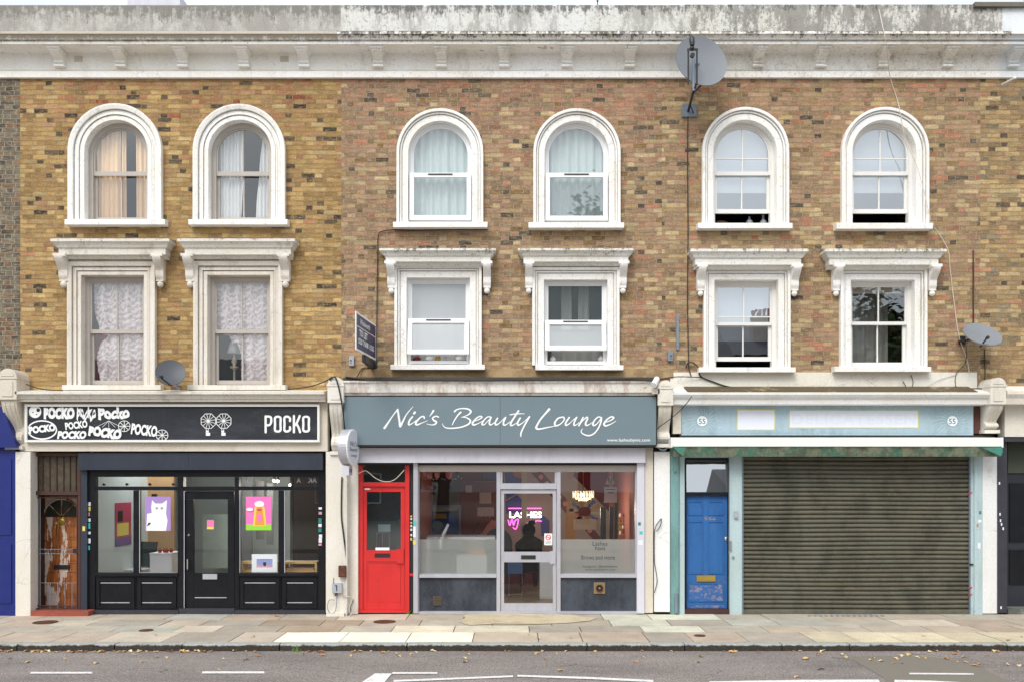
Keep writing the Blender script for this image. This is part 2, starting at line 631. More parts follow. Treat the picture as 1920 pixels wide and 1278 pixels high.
def stroke(mb, pts, y, dy=-0.00004, n=6):
    """pen stroke: pts [(x,z,width)] drawn as a ribbon with rounded ends, slightly stepping forward"""
    q = smooth_pts(pts, n)
    L_, R_ = [], []
    m = len(q)
    for i, (x, z, w) in enumerate(q):
        a, b = q[max(i - 1, 0)], q[min(i + 1, m - 1)]
        dx, dz = b[0] - a[0], b[1] - a[1]
        l = math.hypot(dx, dz) or 1
        nx, nz = -dz / l, dx / l
        yy = y + dy * i
        L_.append((x + nx * w / 2, yy, z + nz * w / 2))
        R_.append((x - nx * w / 2, yy, z - nz * w / 2))
        if i in (0, m - 1):
            s_ = -1 if i == 0 else 1
            ex, ez = s_ * dx / l * w * 0.42, s_ * dz / l * w * 0.42
            cap = [(x + nx * w / 2, yy, z + nz * w / 2), (x + nx * w / 4 + ex, yy, z + nz * w / 4 + ez),
                   (x - nx * w / 4 + ex, yy, z - nz * w / 4 + ez), (x - nx * w / 2, yy, z - nz * w / 2)]
            mb.face(cap)
    for i in range(m - 1):
        mb.face([L_[i], L_[i + 1], R_[i + 1], R_[i]])


def text_pts(body, bold=0.0, spacing=1.0):
    """triangles of a text in the built-in font, centred and scaled to a 1 x 1 box"""
    cu = bpy.data.curves.new('t', 'FONT')
    cu.body = body
    cu.size = 1
    cu.offset = bold
    cu.space_character = spacing
    cu.resolution_u = 3
    cu.fill_mode = 'FRONT'
    cu.align_x = 'CENTER'
    o = bpy.data.objects.new('t', cu)
    COL.objects.link(o)
    dg = bpy.context.evaluated_depsgraph_get()
    me = bpy.data.meshes.new_from_object(o.evaluated_get(dg))
    vs = [v.co.copy() for v in me.vertices]
    fs = [tuple(p.vertices) for p in me.polygons]
    bpy.data.objects.remove(o)
    bpy.data.curves.remove(cu)
    bpy.data.meshes.remove(me)
    x0, x1 = min(v.x for v in vs), max(v.x for v in vs)
    y0, y1 = min(v.y for v in vs), max(v.y for v in vs)
    return [((v.x - x0) / (x1 - x0) - 0.5, (v.y - y0) / (y1 - y0) - 0.5) for v in vs], fs


def add_text(mb, body, cx, cz, w, h, y, bold=0.0, rot=0.0, mirror=False, spacing=1.0, frame=None, shear=0.0, jit=0.0):
    """text filling a w x h box centred at cx, cz on the plane y; frame=(origin, right, up) puts it on another plane"""
    vs, fs = text_pts(body, bold, spacing)
    out = []
    for u, v in vs:
        a, b = u * w * (-1 if mirror else 1) + v * h * shear, v * h + jit * h * math.sin(u * 19)
        a, b = a * math.cos(rot) - b * math.sin(rot), a * math.sin(rot) + b * math.cos(rot)
        if frame:
            o, r, up = frame
            out.append(Vector(o) + Vector(r) * (cx + a) + Vector(up) * (cz + b))
        else:
            out.append(Vector((cx + a, y, cz + b)))
    bv = [mb.bm.verts.new(p) for p in out]
    for f in fs:
        try:
            mb.bm.faces.new([bv[i] for i in f])
        except ValueError:
            pass


def ptext(mb, body, px0, px1, py0, py1, y, **kw):
    x0, x1, z0, z1 = X(px0, y), X(px1, y), Z(py1, y), Z(py0, y)
    add_text(mb, body, (x0 + x1) / 2, (z0 + z1) / 2, x1 - x0, z1 - z0, y, **kw)

# ================================================================ materials of the place
W = (0.84, 0.83, 0.80, 1)
Y1, Y2, Y3, Y4 = srgb(205, 165, 92), srgb(188, 144, 74), srgb(171, 126, 62), srgb(214, 182, 120)
BR1, BR2, PK1, PK2 = srgb(160, 118, 76), srgb(136, 98, 62), srgb(188, 132, 92), srgb(172, 118, 82)
RD1, RD2, RD3 = srgb(178, 98, 60), srgb(154, 80, 52), srgb(186, 114, 72)
DK1, DK2 = srgb(96, 82, 66), srgb(72, 64, 56)
GY1, GY2, GY3 = srgb(132, 118, 94), srgb(112, 100, 82), srgb(88, 80, 70)
OC1, OC2 = srgb(164, 122, 50), srgb(140, 104, 46)
M = {}
M['brick_one'] = bricks('brick_yellow', [(0, Y1), (.2, Y2), (.42, Y3), (.58, Y4), (.68, OC1), (.80, BR1), (.87, PK1), (.925, DK1), (.975, DK2)],
                        [(0, PK1), (.2, RD3), (.4, Y2), (.55, RD1), (.72, BR1), (.86, RD2), (.95, DK2)], 7.55, srgb(196, 166, 116), seed=11, mort_fade=0.5, sat=0.92, val=0.80, mean=(0.44, 0.31, 0.145, 1), blend=0.36)
M['brick_two'] = bricks('brick_brown', [(0, BR1), (.16, Y4), (.30, PK2), (.44, Y3), (.56, BR2), (.68, PK1), (.80, Y2), (.88, RD3), (.92, OC2), (.965, DK1)],
                        [(0, PK1), (.18, RD1), (.34, BR1), (.46, RD2), (.60, PK2), (.74, OC2), (.86, DK1), (.95, RD3)], 7.3, srgb(196, 176, 146), seed=23, redbase=0.10, mort_fade=0.35)
M['brick_three'] = bricks('brick_tan', [(0, BR1), (.16, Y4), (.32, PK2), (.44, Y3), (.56, Y1), (.68, PK1), (.80, BR2), (.87, OC1), (.915, RD3), (.97, DK1)],
                          [(0, PK1), (.18, RD1), (.34, Y3), (.46, RD3), (.60, PK2), (.74, OC2), (.86, BR2), (.95, DK1)], 7.5, srgb(194, 174, 140), seed=37, redbase=0.08, mort_fade=0.4)
M['brick_left'] = bricks('brick_grey', [(0, GY1), (.25, GY2), (.5, GY3), (.7, BR2), (.85, DK1), (.95, GY1)],
                         [(0, GY1), (.3, GY3), (.6, BR2), (.85, DK1)], 12, srgb(190, 180, 158), seed=5, blend=0.08)
M['brick_right'] = bricks('brick_ochre', [(0, Y1), (.2, Y3), (.40, BR1), (.54, Y4), (.68, OC2), (.80, GY1), (.90, PK1), (.95, DK1)],
                          [(0, PK1), (.3, RD1), (.5, OC2), (.7, BR2), (.9, DK1)], 8.6, srgb(186, 162, 116), seed=51, mort_fade=0.4)
DIRT = (0.16, 0.145, 0.12, 1)
BLK = (0.06, 0.055, 0.05, 1)
SOOT = (0.085, 0.075, 0.06, 1)
M['cornice_one'] = stucco('cornice_paint', (0.92, 0.91, 0.88, 1), (0.46, 0.41, 0.33, 1), 0.22, 3, edge=(9.24, 0.15, (0.50, 0.45, 0.37, 1)))
M['cornice_two'] = stucco('cornice_worn_paint', (0.92, 0.91, 0.89, 1), (0.34, 0.31, 0.26, 1), 0.22, 9, speck=0.8, peel=(0.56, 0.50, 0.42, 1), peelamt=0.27, edge=(9.34, 0.24, SOOT))
M['cornice_three'] = stucco('cornice_mouldy_paint', (0.90, 0.89, 0.86, 1), (0.26, 0.22, 0.18, 1), 0.24, 15, speck=0.9, peel=(0.48, 0.42, 0.34, 1), peelamt=0.36, edge=(9.40, 0.27, SOOT), grime=((0.50, 0.45, 0.38, 1), 0.35))
M['parapet_one'] = stucco('parapet_cement', (0.50, 0.49, 0.46, 1), (0.30, 0.285, 0.26, 1), 0.50, 21, speck=0.6, grime=((0.60, 0.59, 0.56, 1), 0.5), edge=(9.93, 0.5, (0.20, 0.19, 0.17, 1)))
M['parapet_two'] = stucco('parapet_worn', (0.70, 0.70, 0.68, 1), (0.20, 0.185, 0.17, 1), 0.36, 27, speck=0.9, grime=((0.46, 0.445, 0.42, 1), 0.5), edge=(9.96, 0.42, (0.13, 0.12, 0.11, 1)))
M['parapet_three'] = stucco('parapet_sooty', (0.66, 0.65, 0.61, 1), (0.13, 0.12, 0.11, 1), 0.42, 33, speck=1.0, grime=((0.24, 0.225, 0.20, 1), 0.8), edge=(10.05, 0.42, (0.10, 0.09, 0.08, 1)))
M['soot'] = stucco('mossy_ledge', (0.50, 0.47, 0.40, 1), (0.09, 0.08, 0.06, 1), 0.85, 41, streak=1.0, speck=1.0, grime=((0.22, 0.20, 0.13, 1), 0.8))
M['white'] = stucco('window_stucco', (0.87, 0.86, 0.84, 1), (0.40, 0.36, 0.30, 1), 0.24, 45, speck=0.8)
M['white_cream'] = stucco('window_stucco_cream', (0.74, 0.70, 0.64, 1), (0.40, 0.33, 0.25, 1), 0.30, 47, speck=0.6)
M['hood_one'] = stucco('hood_stone', (0.72, 0.69, 0.63, 1), (0.30, 0.26, 0.20, 1), 0.28, 55, streak=0.5, speck=.8, edge=(6.19, 0.26, (0.20, 0.17, 0.14, 1)))
M['hood_worn'] = stucco('hood_worn_paint', (0.76, 0.75, 0.71, 1), (0.20, 0.175, 0.14, 1), 0.16, 57, speck=0.9, edge=(6.04, 0.30, (0.12, 0.105, 0.085, 1)))
M['joinery'] = plain('painted_joinery', (0.74, 0.73, 0.70, 1), 0.45, var=0.06)
M['joinery_old'] = plain('old_joinery', (0.46, 0.42, 0.38, 1), 0.6, var=0.14)
M['upvc'] = plain('white_plastic', (0.82, 0.83, 0.84, 1), 0.3, var=0.03)
M['rubber'] = plain('black_rubber', (0.02, 0.02, 0.02, 1), 0.6)
M['black_metal'] = plain('black_metal', (0.022, 0.022, 0.024, 1), 0.45)
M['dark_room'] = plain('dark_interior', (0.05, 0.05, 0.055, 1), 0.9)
M['grey_room'] = plain('grey_interior', (0.22, 0.23, 0.24, 1), 0.9)
M['glass_blue'] = glass('pane_reflecting', 0.36, wav=0.04)
M['glass_soft'] = glass('pane_clear', 0.09, wav=0.03)
M['glass_mid'] = glass('pane_mid', 0.15, wav=0.03)
M['glass_shop'] = glass('shop_pane', 0.025)
M['sheer_white'] = cloth('sheer_white', (0.92, 0.93, 0.94, 1), 0.20, 0.2)
M['sheer_aqua'] = cloth('sheer_aqua', (0.72, 0.83, 0.81, 1), 0.06, 0.3)
M['peach'] = cloth('peach_cloth', (0.98, 0.74, 0.50, 1), 0.0, 0.12)
M['frost_up'] = frosted('obscure_glass', (0.70, 0.76, 0.79, 1), 0.14, 0.40)
M['frost_dark'] = frosted('dark_obscure_glass', (0.07, 0.10, 0.105, 1), 0.10, 0.45)
M['backing_net'] = cloth('backing_net', (0.62, 0.62, 0.58, 1), 0.2, 0.2)
M['cloth_red'] = cloth('red_cloth', (0.36, 0.05, 0.05, 1), 0.0, 0.2)
M['navy'] = plain('navy_painted_metal', srgb(54, 60, 72), 0.42, scuff=(srgb(130, 134, 140), .5), metal=0.2, var=0.10, scale=2)
M['moss_tan'] = stucco('mossy_tan_ledge', srgb(150, 134, 104), srgb(84, 74, 54), 0.6, 43, streak=1, speck=1)
M['black_wood'] = plain('black_gloss_paint', srgb(17, 19, 25), 0.36, scuff=(srgb(110, 106, 102), .5), var=0.25, spec=0.35)
M['cream'] = stucco('cream_render', (0.66, 0.61, 0.53, 1), (0.38, 0.32, 0.24, 1), 0.25, 61, speck=0.2)
M['offwhite'] = stucco('offwhite_render', (0.74, 0.71, 0.65, 1), (0.42, 0.37, 0.29, 1), 0.25, 63, speck=0.3, streak=0.2)
M['blue_paint'] = plain('royal_blue_paint', srgb(24, 38, 112), 0.5, scuff=(srgb(90, 100, 160), .6), var=0.12, bump=0.1)
M['render_brown'] = stucco('brown_render', srgb(172, 148, 112), srgb(120, 98, 70), 0.45, 67, streak=1.2)
M['red_paint'] = plain('red_gloss_paint', srgb(206, 44, 44), 0.36, scuff=(srgb(170, 110, 100), .6), var=0.10, scale=3, spec=0.5)
M['silver'] = plain('silver_aluminium', srgb(190, 190, 198), 0.38, scuff=(srgb(120, 116, 112), .6), metal=0.35, var=0.05)
M['lilac'] = plain('lilac_white_metal', srgb(206, 204, 214), 0.4, scuff=(srgb(130, 126, 124), .5), var=0.04)
M['sign_grey'] = plain('slate_grey_sign', srgb(112, 128, 136), 0.4, var=0.05, scale=1.2)
M['white_paint'] = plain('white_lettering', (0.85, 0.86, 0.86, 1), 0.5, var=0.02)
M['white_frame'] = plain('white_frame', (0.80, 0.79, 0.76, 1), 0.45, var=0.05)
M['chalk'] = stucco('black_board', srgb(44, 47, 54), srgb(70, 74, 80), 0.35, 71, streak=3.0, speck=0.1, rough=0.5, scale=1.3)
M['grey_stall'] = stucco('grey_panel', srgb(72, 77, 87), srgb(44, 48, 56), 0.55, 73, streak=0.5, speck=0.3, rough=0.6)
M['pale_blue'] = stucco('pale_blue_board', srgb(164, 186, 198), srgb(122, 146, 154), 0.35, 77, speck=0.35, rough=0.6)
M['teal_paint'] = stucco('pale_teal_paint', srgb(178, 198, 202), srgb(120, 146, 152), 0.32, 79, speck=0.3, streak=0.15, rough=0.5)
M['blue_door'] = stucco('blue_door_paint', srgb(52, 104, 166), srgb(40, 80, 136), 0.4, 83, speck=0.2, rough=0.5, streak=0.3)
M['scuffed'] = stucco('scuffed_blue_paint', srgb(54, 98, 160), srgb(170, 150, 140), 0.36, 85, speck=1.0, streak=1.5, peel=srgb(178, 160, 148), peelamt=0.12)
M['shutter'] = stucco('grimy_steel', srgb(101, 100, 88), srgb(68, 68, 59), 0.40, 89, streak=0.6, speck=0.5, rough=0.5, grime=(srgb(126, 112, 90), 0.25), grit=.2)
M['brass'] = plain('brass', srgb(186, 158, 74), 0.35, metal=0.6, var=0.1)
M['vent_dark'] = plain('vent_dark', srgb(84, 72, 60), 0.8, var=0.3, scale=20)
M['vent_clay'] = plain('vent_clay', srgb(138, 118, 88), 0.8, var=0.3, scale=20)
M['chrome'] = plain('chrome', (0.7, 0.7, 0.7, 1), 0.22, metal=1.0, var=0.04)
M['awning_white'] = plain('awning_box_white', (0.82, 0.81, 0.77, 1), 0.4, var=0.06)
M['awning_cloth'] = stucco('dirty_green_canvas', srgb(74, 116, 100), srgb(138, 130, 108), 0.45, 93, streak=0.7, speck=0.9, scale=4, grime=(srgb(84, 92, 78), 0.8))
M['brown_paint'] = plain('brown_paint', srgb(72, 46, 38), 0.5, var=0.2, bump=0.1)
M['teal_canvas'] = stucco('teal_canvas', srgb(66, 138, 124), srgb(84, 112, 98), 0.45, 155, speck=.8)
M['step_red'] = stucco('red_step_paint', srgb(158, 84, 68), srgb(122, 70, 58), 0.4, 95, streak=1)
M['dish'] = plain('dish_grey', srgb(126, 130, 136), 0.5, var=0.12, scale=3)
M['dish_dark'] = plain('dish_dark_grey', srgb(78, 82, 88), 0.5, var=0.15, scale=3)
M['galv'] = plain('galvanised_steel', srgb(130, 142, 154), 0.5, metal=0.4, var=0.15, scale=20)
M['cable'] = plain('black_cable', (0.03, 0.028, 0.026, 1), 0.6)
M['cable_white'] = plain('cream_cable', (0.62, 0.56, 0.46, 1), 0.6)
M['grey_box'] = plain('grey_plastic_box', srgb(164, 170, 178), 0.5, var=0.08)
M['rust'] = stucco('rusty_box', srgb(116, 72, 54), srgb(78, 52, 42), 0.6, 97, streak=1, speck=0.6)
M['asphalt_dark'] = plain('black_post', srgb(54, 54, 62), 0.5, var=0.25, scale=12)
M['black_board'] = plain('charcoal_paint', srgb(42, 44, 52), 0.5, var=0.15)
M['pipe_cream'] = plain('cream_pipe', (0.62, 0.60, 0.55, 1), 0.5, var=0.12)


def wooden_door_material():
    t = NT('peeling_varnished_wood')
    v = t.pos(scale=(14, 3, 0.9))
    grain = t.noise(v, 1.6, 6, 0.6, 0.5)
    c = t.ramp(grain, [(0.3, srgb(104, 54, 24)), (0.5, srgb(158, 92, 42)), (0.7, srgb(190, 122, 64))])
    patch = t.noise(t.pos(scale=(4.0, 1, 0.9), loc=(3, 0, 1.4)), 1.5, 5, 0.65)
    m = t.ramp(patch, [(0.49, 0.0), (0.51, 1.0)])
    c = t.mix(m, c, srgb(222, 204, 190))
    t.l(c, t.b.inputs['Base Color'])
    t.b.inputs['Roughness'].default_value = 0.5
    t.bump(t.math('ADD', grain, m), 0.3, 0.004)
    return t.m


def ruched_material():
    t = NT('ruched_lace')
    t.t.nodes.remove(t.b)
    g = t.n('ShaderNodeNewGeometry')
    s = t.n('ShaderNodeSeparateXYZ')
    t.l(g.outputs['Position'], s.inputs[0])
    nz = t.noise(t.pos(), 6, 4)
    ax = t.math('ABSOLUTE', t.math('SINE', t.math('MULTIPLY_ADD', s.outputs[0], 15.5, t.math('MULTIPLY', nz, 2.2))))
    ph = t.math('ADD', t.math('ADD', t.math('MULTIPLY', s.outputs[2], 58), t.math('MULTIPLY', ax, 4.0)), t.math('MULTIPLY', nz, 26))
    w = t.math('MULTIPLY_ADD', t.math('SINE', ph), 0.22, 0.24)
    seam = t.math('LESS_THAN', ax, 0.22)
    f = t.math('SUBTRACT', w, t.math('MULTIPLY', seam, 0.3), clamp=True)
    df = t.n('ShaderNodeBsdfDiffuse')
    df.inputs[0].default_value = (0.97, 0.87, 0.88, 1)
    tr = t.n('ShaderNodeBsdfTransparent')
    m = t.n('ShaderNodeMixShader')
    t.l(f, m.inputs[0]); t.l(df.outputs[0], m.inputs[1]); t.l(tr.outputs[0], m.inputs[2])
    t.l(m.outputs[0], t.out.inputs['Surface'])
    return t.m


def paving_material():
    t = NT('paving_slabs')
    a = t.n('ShaderNodeAttribute', attribute_name='slab')
    n1 = t.noise(t.pos(), 2.2, 6, 0.65)
    n2 = t.noise(t.pos(), 40, 4, 0.7)
    k = t.math('MULTIPLY_ADD', n1, 0.9, 0.60)
    k = t.math('MULTIPLY', k, t.math('MULTIPLY_ADD', n2, 1.0, 0.52))
    kc = t.n('ShaderNodeCombineColor')
    for i in range(3):
        t.l(k, kc.inputs[i])
    c = t.mix(1.0, a.outputs['Color'], kc.outputs[0], 'MULTIPLY')
    spots = t.ramp(t.noise(t.pos(loc=(4, 2, 0)), 15, 5, 0.7), [(0.60, 0.0), (0.70, 0.5)])
    c = t.mix(spots, c, srgb(116, 104, 86))
    t.l(c, t.b.inputs['Base Color'])
    t.b.inputs['Roughness'].default_value = 0.85
    t.b.inputs['Specular IOR Level'].default_value = 0.25
    t.bump(n2, 0.2, 0.004)
    return t.m


def asphalt_material():
    t = NT('asphalt')
    n1 = t.noise(t.pos(), 70, 4, 0.8)
    n2 = t.noise(t.pos(scale=(0.35, 1, 1)), 1.3, 5, 0.6)
    c = t.ramp(n1, [(0.36, srgb(78, 73, 71)), (0.5, srgb(128, 121, 117)), (0.66, srgb(190, 182, 176))])
    k = t.ramp(n2, [(0.32, (0.70, 0.69, 0.69, 1)), (0.62, (1.06, 1.03, 1.02, 1))])
    c = t.mix(1.0, c, k, 'MULTIPLY')
    v = t.n('ShaderNodeTexVoronoi', feature='DISTANCE_TO_EDGE')
    v.inputs['Scale'].default_value = 0.55
    wv = t.n('ShaderNodeTexNoise'); wv.inputs['Scale'].default_value = 3; wv.inputs['Detail'].default_value = 5
    g = t.n('ShaderNodeNewGeometry')
    t.l(g.outputs['Position'], wv.inputs['Vector'])
    ad = t.n('ShaderNodeVectorMath', operation='MULTIPLY_ADD')
    t.l(wv.outputs['Color'], ad.inputs[0]); ad.inputs[1].default_value = (0.8, 0.8, 0); t.l(g.outputs['Position'], ad.inputs[2])
    t.l(ad.outputs[0], v.inputs['Vector'])
    cr_ = t.ramp(v.outputs['Distance'], [(0.0, 1.0), (0.008, 0.0)])
    cm = t.math('MULTIPLY', cr_, t.ramp(t.noise(t.pos(loc=(9, 1, 0)), 0.6, 2), [(0.5, 0.0), (0.6, 0.8)]))
    c = t.mix(cm, c, srgb(64, 60, 58))
    t.l(c, t.b.inputs['Base Color'])
    t.b.inputs['Roughness'].default_value = 0.85
    t.bump(n1, 0.4, 0.006)
    return t.m


def marking_material():
    t = NT('worn_road_paint')
    n = t.noise(t.pos(), 30, 5, 0.75)
    c = t.ramp(n, [(0.36, srgb(168, 162, 158)), (0.46, (0.74, 0.73, 0.72, 1))])
    t.l(c, t.b.inputs['Base Color'])
    t.b.inputs['Roughness'].default_value = 0.7
    return t.m


M['old_door'] = wooden_door_material()
M['ruched'] = ruched_material()
M['paving'] = paving_material()
M['asphalt'] = asphalt_material()
M['marking'] = marking_material()
M['kerb'] = stucco('granite_kerb', srgb(124, 130, 128), srgb(70, 66, 58), 0.45, 101, streak=1, speck=0.9, grime=(srgb(88, 86, 78), 0.5))
M['kerb_face'] = M['kerb']

# ================================================================ ground
KY = -2.74                                   # kerb face
ROADZ = -0.09
mb = MB()
mb.box(-60, 60, -13.2, KY - 0.0, ROADZ - 0.2, ROADZ)
tag(mb.build('road', M['asphalt']), kind='structure')
# far side of the street behind the camera, and ground to the horizon
mb = MB()
mb.box(-60, 60, -70, -13.2, ROADZ - 0.2, 0.02)
tag(mb.build('far_pavement', plain('far_paving', srgb(150, 142, 130), 0.85)), kind='structure')
mb = MB()
mb.box(-150, 150, -150, 150, -0.6, -0.32)
tag(mb.build('ground', plain('bare_ground', srgb(120, 112, 96), 0.9)), kind='structure')

# tarmac repair and road paint, thin sheets stepped up from the road
def RY(py):
    return (CH - ROADZ) * F / (py - 895) - D
def rpt(px, py, dz=0.0):
    y = RY(py)
    return (X(px, y), y, ROADZ + dz)
pm = plain('tarmac_patch', srgb(122, 116, 106), 0.9, var=0.12, scale=20, bump=0.3)
mb = MB()
mb.face([rpt(*p, 0.004) for p in ((1558, 1232), (1600, 1237), (1660, 1272), (1668, 1300), (1905, 1300), (1905, 1282), (1860, 1262), (1810, 1238), (1700, 1228))])
tag(mb.build('road_repair_patch', pm), kind='structure')
marks = [[(58, 1259.6), (173, 1259.6), (173, 1263), (56, 1263)],
         [(380, 1258.6), (495, 1258.6), (496, 1262.6), (378, 1262.6)],
         [(736, 1260.2), (820, 1260.2), (820, 1263.4), (735, 1263.4)],
         [(1705, 1261.4), (1825, 1262.2), (1826, 1265), (1705, 1264.2)],
         [(703, 1262.5), (735, 1262.5), (722, 1278), (716, 1296), (660, 1296), (680, 1278)],
         [(738, 1275), (962, 1266.2), (962, 1269.6), (738, 1278.6)],
         [(970, 1265.2), (1100, 1269), (1225, 1274.8), (1225, 1279), (1100, 1273), (970, 1268.6)],
         [(1330, 1277.5), (1500, 1274.5), (1647, 1274), (1650, 1279), (1500, 1280), (1330, 1283)],
         [(1677, 1274.5), (1745, 1276), (1800, 1279), (1800, 1284), (1745, 1281), (1677, 1279.5)]]
for k, q in enumerate(marks):
    mb = MB()
    mb.face([rpt(a, b, 0.008) for a, b in q])
    tag(mb.build('road_marking', M['marking']), kind='structure')

kt = NT('kerb_granite')
gn = kt.n('ShaderNodeNewGeometry'); sn = kt.n('ShaderNodeSeparateXYZ'); kt.l(gn.outputs['Position'], sn.inputs[0])
low = kt.ramp(kt.math('ADD', kt.math('MULTIPLY', sn.outputs[2], -8.0), kt.math('MULTIPLY', kt.noise(kt.pos(), 9, 6, .8), 0.9)), [(0.50, 0.0), (0.62, 1.0)])
gr = kt.noise(kt.pos(), 60, 5, .8)
kc_ = kt.ramp(gr, [(.3, srgb(120, 124, 122)), (.6, srgb(172, 176, 172))])
kd_ = kt.ramp(gr, [(.35, srgb(22, 20, 18)), (.65, srgb(78, 68, 56))])
kt.l(kt.mix(low, kc_, kd_), kt.b.inputs['Base Color']); kt.b.inputs['Roughness'].default_value = .9
kt.bump(gr, .5, .006)
kerbm = kt.m                                  # road splash and tyre grime sit on the kerb's lower face
# kerb: separate granite blocks read as one kerb line with joints
mb = MB()
x = -14.0
while x < 14:
    l = random.choice((0.9, 1.3, 1.7, 2.1, 2.4))
    j = random.uniform(-0.006, 0.006)
    a, b, yf, yb, z0, z1 = x + 0.008, x + l - 0.008, KY + j, KY + 0.16, -0.25, random.uniform(-0.004, 0.004)
    c = 0.018
    mb.prism([(yf, z0), (yf, z1 - c), (yf + c * 0.7, z1 - c * 0.25), (yf + c * 1.8, z1), (yb, z1), (yb, z0)], 'x', a, b)
    x += l
mb.box(-60, -14, KY, KY + 0.16, -0.25, 0)
mb.box(14, 60, KY, KY + 0.16, -0.25, 0)
tag(mb.build('kerb', kerbm), kind='structure')

# pavement: every slab a slightly different stone, real joints between
slab_cols = [srgb(176, 164, 148), srgb(182, 168, 150), srgb(178, 161, 144), srgb(170, 162, 148), srgb(160, 151, 139), srgb(190, 179, 162), srgb(170, 167, 156), srgb(180, 165, 149)]
pale = srgb(226, 218, 200)
verts, faces, cols = [], [], []
def slab(x0, x1, y0, y1, col, z=0.0):
    i = len(verts)
    g = 0.007
    t_ = [random.uniform(-0.003, 0.003) for _ in range(4)]
    for (a, b, zz) in ((x0 + g, y0 + g, t_[0]), (x1 - g, y0 + g, t_[1]), (x1 - g, y1 - g, t_[2]), (x0 + g, y1 - g, t_[3])):
        verts.append((a, b, z + zz))
    for (a, b) in ((x0 + g, y0 + g), (x1 - g, y0 + g), (x1 - g, y1 - g), (x0 + g, y1 - g)):
        verts.append((a, b, -0.06))
    for q in ((0, 1, 2, 3), (0, 4, 5, 1), (1, 5, 6, 2), (2, 6, 7, 3), (3, 7, 4, 0)):
        faces.append(tuple(i + k for k in q))
        cols.append(col)
rows = [(-0.02, -0.62), (-0.62, -1.2), (-1.2, -1.77), (-1.77, KY + 0.165)]
def pale_at(x0, x1, r):
    m = (x0 + x1) / 2
    if r == 3 and X(525, -2.2) < m < X(880, -2.2): return pale
    if r == 3 and X(1500, -2.0) < m < X(1960, -2.0): return srgb(198, 186, 160)
    if r == 2 and X(690, -1.5) < m < X(940, -1.5): return srgb(206, 196, 174)
    if r in (1, 2) and X(540, -1) < m < X(690, -1): return srgb(158, 142, 124)
    if r in (0, 1, 2) and X(1180, -1) < m < X(1300, -1): return srgb(196, 194, 176)
    return None
for r, (yb, yf) in enumerate(rows):
    x = -14 - random.random()
    while x < 14:
        l = random.choice((0.6, 0.75, 0.9, 0.9, 1.1))
        c = pale_at(x, x + l, r) or random.choice(slab_cols)
        k = random.uniform(0.90, 1.10)
        slab(x, x + l, yf, yb, tuple(v * k for v in c[:3]) + (1,))
        x += l
me = bpy.data.meshes.new('pavement')
me.from_pydata(verts, [], faces)
at = me.color_attributes.new('slab', 'FLOAT_COLOR', 'CORNER')
li = 0
for f, c in zip(me.polygons, cols):
    for _ in f.loop_indices:
        at.data[li].color = c
        li += 1
me.materials.append(M['paving'])
pv = bpy.data.objects.new('pavement', me)
COL.objects.link(pv)
tag(pv, kind='structure')
mb = MB()
mb.box(-60, 60, KY + 0.16, 0.6, -0.25, -0.012)
tag(mb.build('pavement_bed', stucco('joint_dirt', srgb(112, 100, 80), srgb(76, 72, 52), 0.5, 103)), kind='structure')
# small pieces set in the pavement
covers = [(85, 1166, 0.36), (274, 1181, 0.2), (721, 1165, 0.34), (1312, 1191, 0.16)]
lab = ['rusty round inspection cover in the pavement near the red step', 'small dark round cover in the paving outside the black shopfront',
       'rusty round inspection cover in the pavement outside the red door', 'little dark metal flap in the paving outside the blue door']
for (cx, cy, w), lb in zip(covers, lab):
    y = CH * F / (cy - 895) - D
    o = thing('drain_cover', (X(cx, y), y, 0), lb, 'drain cover')
    mb = MB(); mb.lathe([(w / 2, 0.0), (w / 2, 0.009), (w / 2 - 0.03, 0.012)], (X(cx, y), y, 0), (0, 0, 1), 20)
    mb.build('rim', M['rust'], o)
    mb = MB(); mb.lathe([(w / 2 - 0.04, 0.0), (w / 2 - 0.04, 0.014)], (X(cx, y), y, 0), (0, 0, 1), 20)
    mb.build('lid', M['rust'], o)

# ================================================================ upper windows
def path_rect(xl, xr, zb, zt):
    return [(xl, zb, -1, 0), (xl, zt, -1, 1), (xr, zt, 1, 1), (xr, zb, 1, 0)]


def path_arch(xl, xr, zb, ztop, n=28):
    r = (xr - xl) / 2
    zc = ztop - r
    p = [(xl, zb, -1, 0), (xl, zc - 0.02, -1, 0)]
    for i in range(n + 1):
        a = PI - PI * i / n
        p.append(((xl + xr) / 2 + r * math.cos(a), zc + r * math.sin(a), math.cos(a), math.sin(a)))
    p += [(xr, zc - 0.02, 1, 0), (xr, zb, 1, 0)]
    return p


def shape(path, off):
    return [(x + nx * off, z + nz * off) for x, z, nx, nz in path]


def grid_sheet(mb, x0, x1, z0, z1, fy, nx=60, nz=30, cut=None):
    rows_ = []
    for j in range(nz + 1):
        z = z0 + (z1 - z0) * j / nz
        a, b = (x0, x1) if cut is None else cut(z)
        rows_.append([mb.bm.verts.new((a + (b - a) * i / nx, fy(a + (b - a) * i / nx, z), z)) for i in range(nx + 1)])
    for j in range(nz):
        for i in range(nx):
            mb.bm.faces.new([rows_[j][i], rows_[j][i + 1], rows_[j + 1][i + 1], rows_[j + 1][i]])


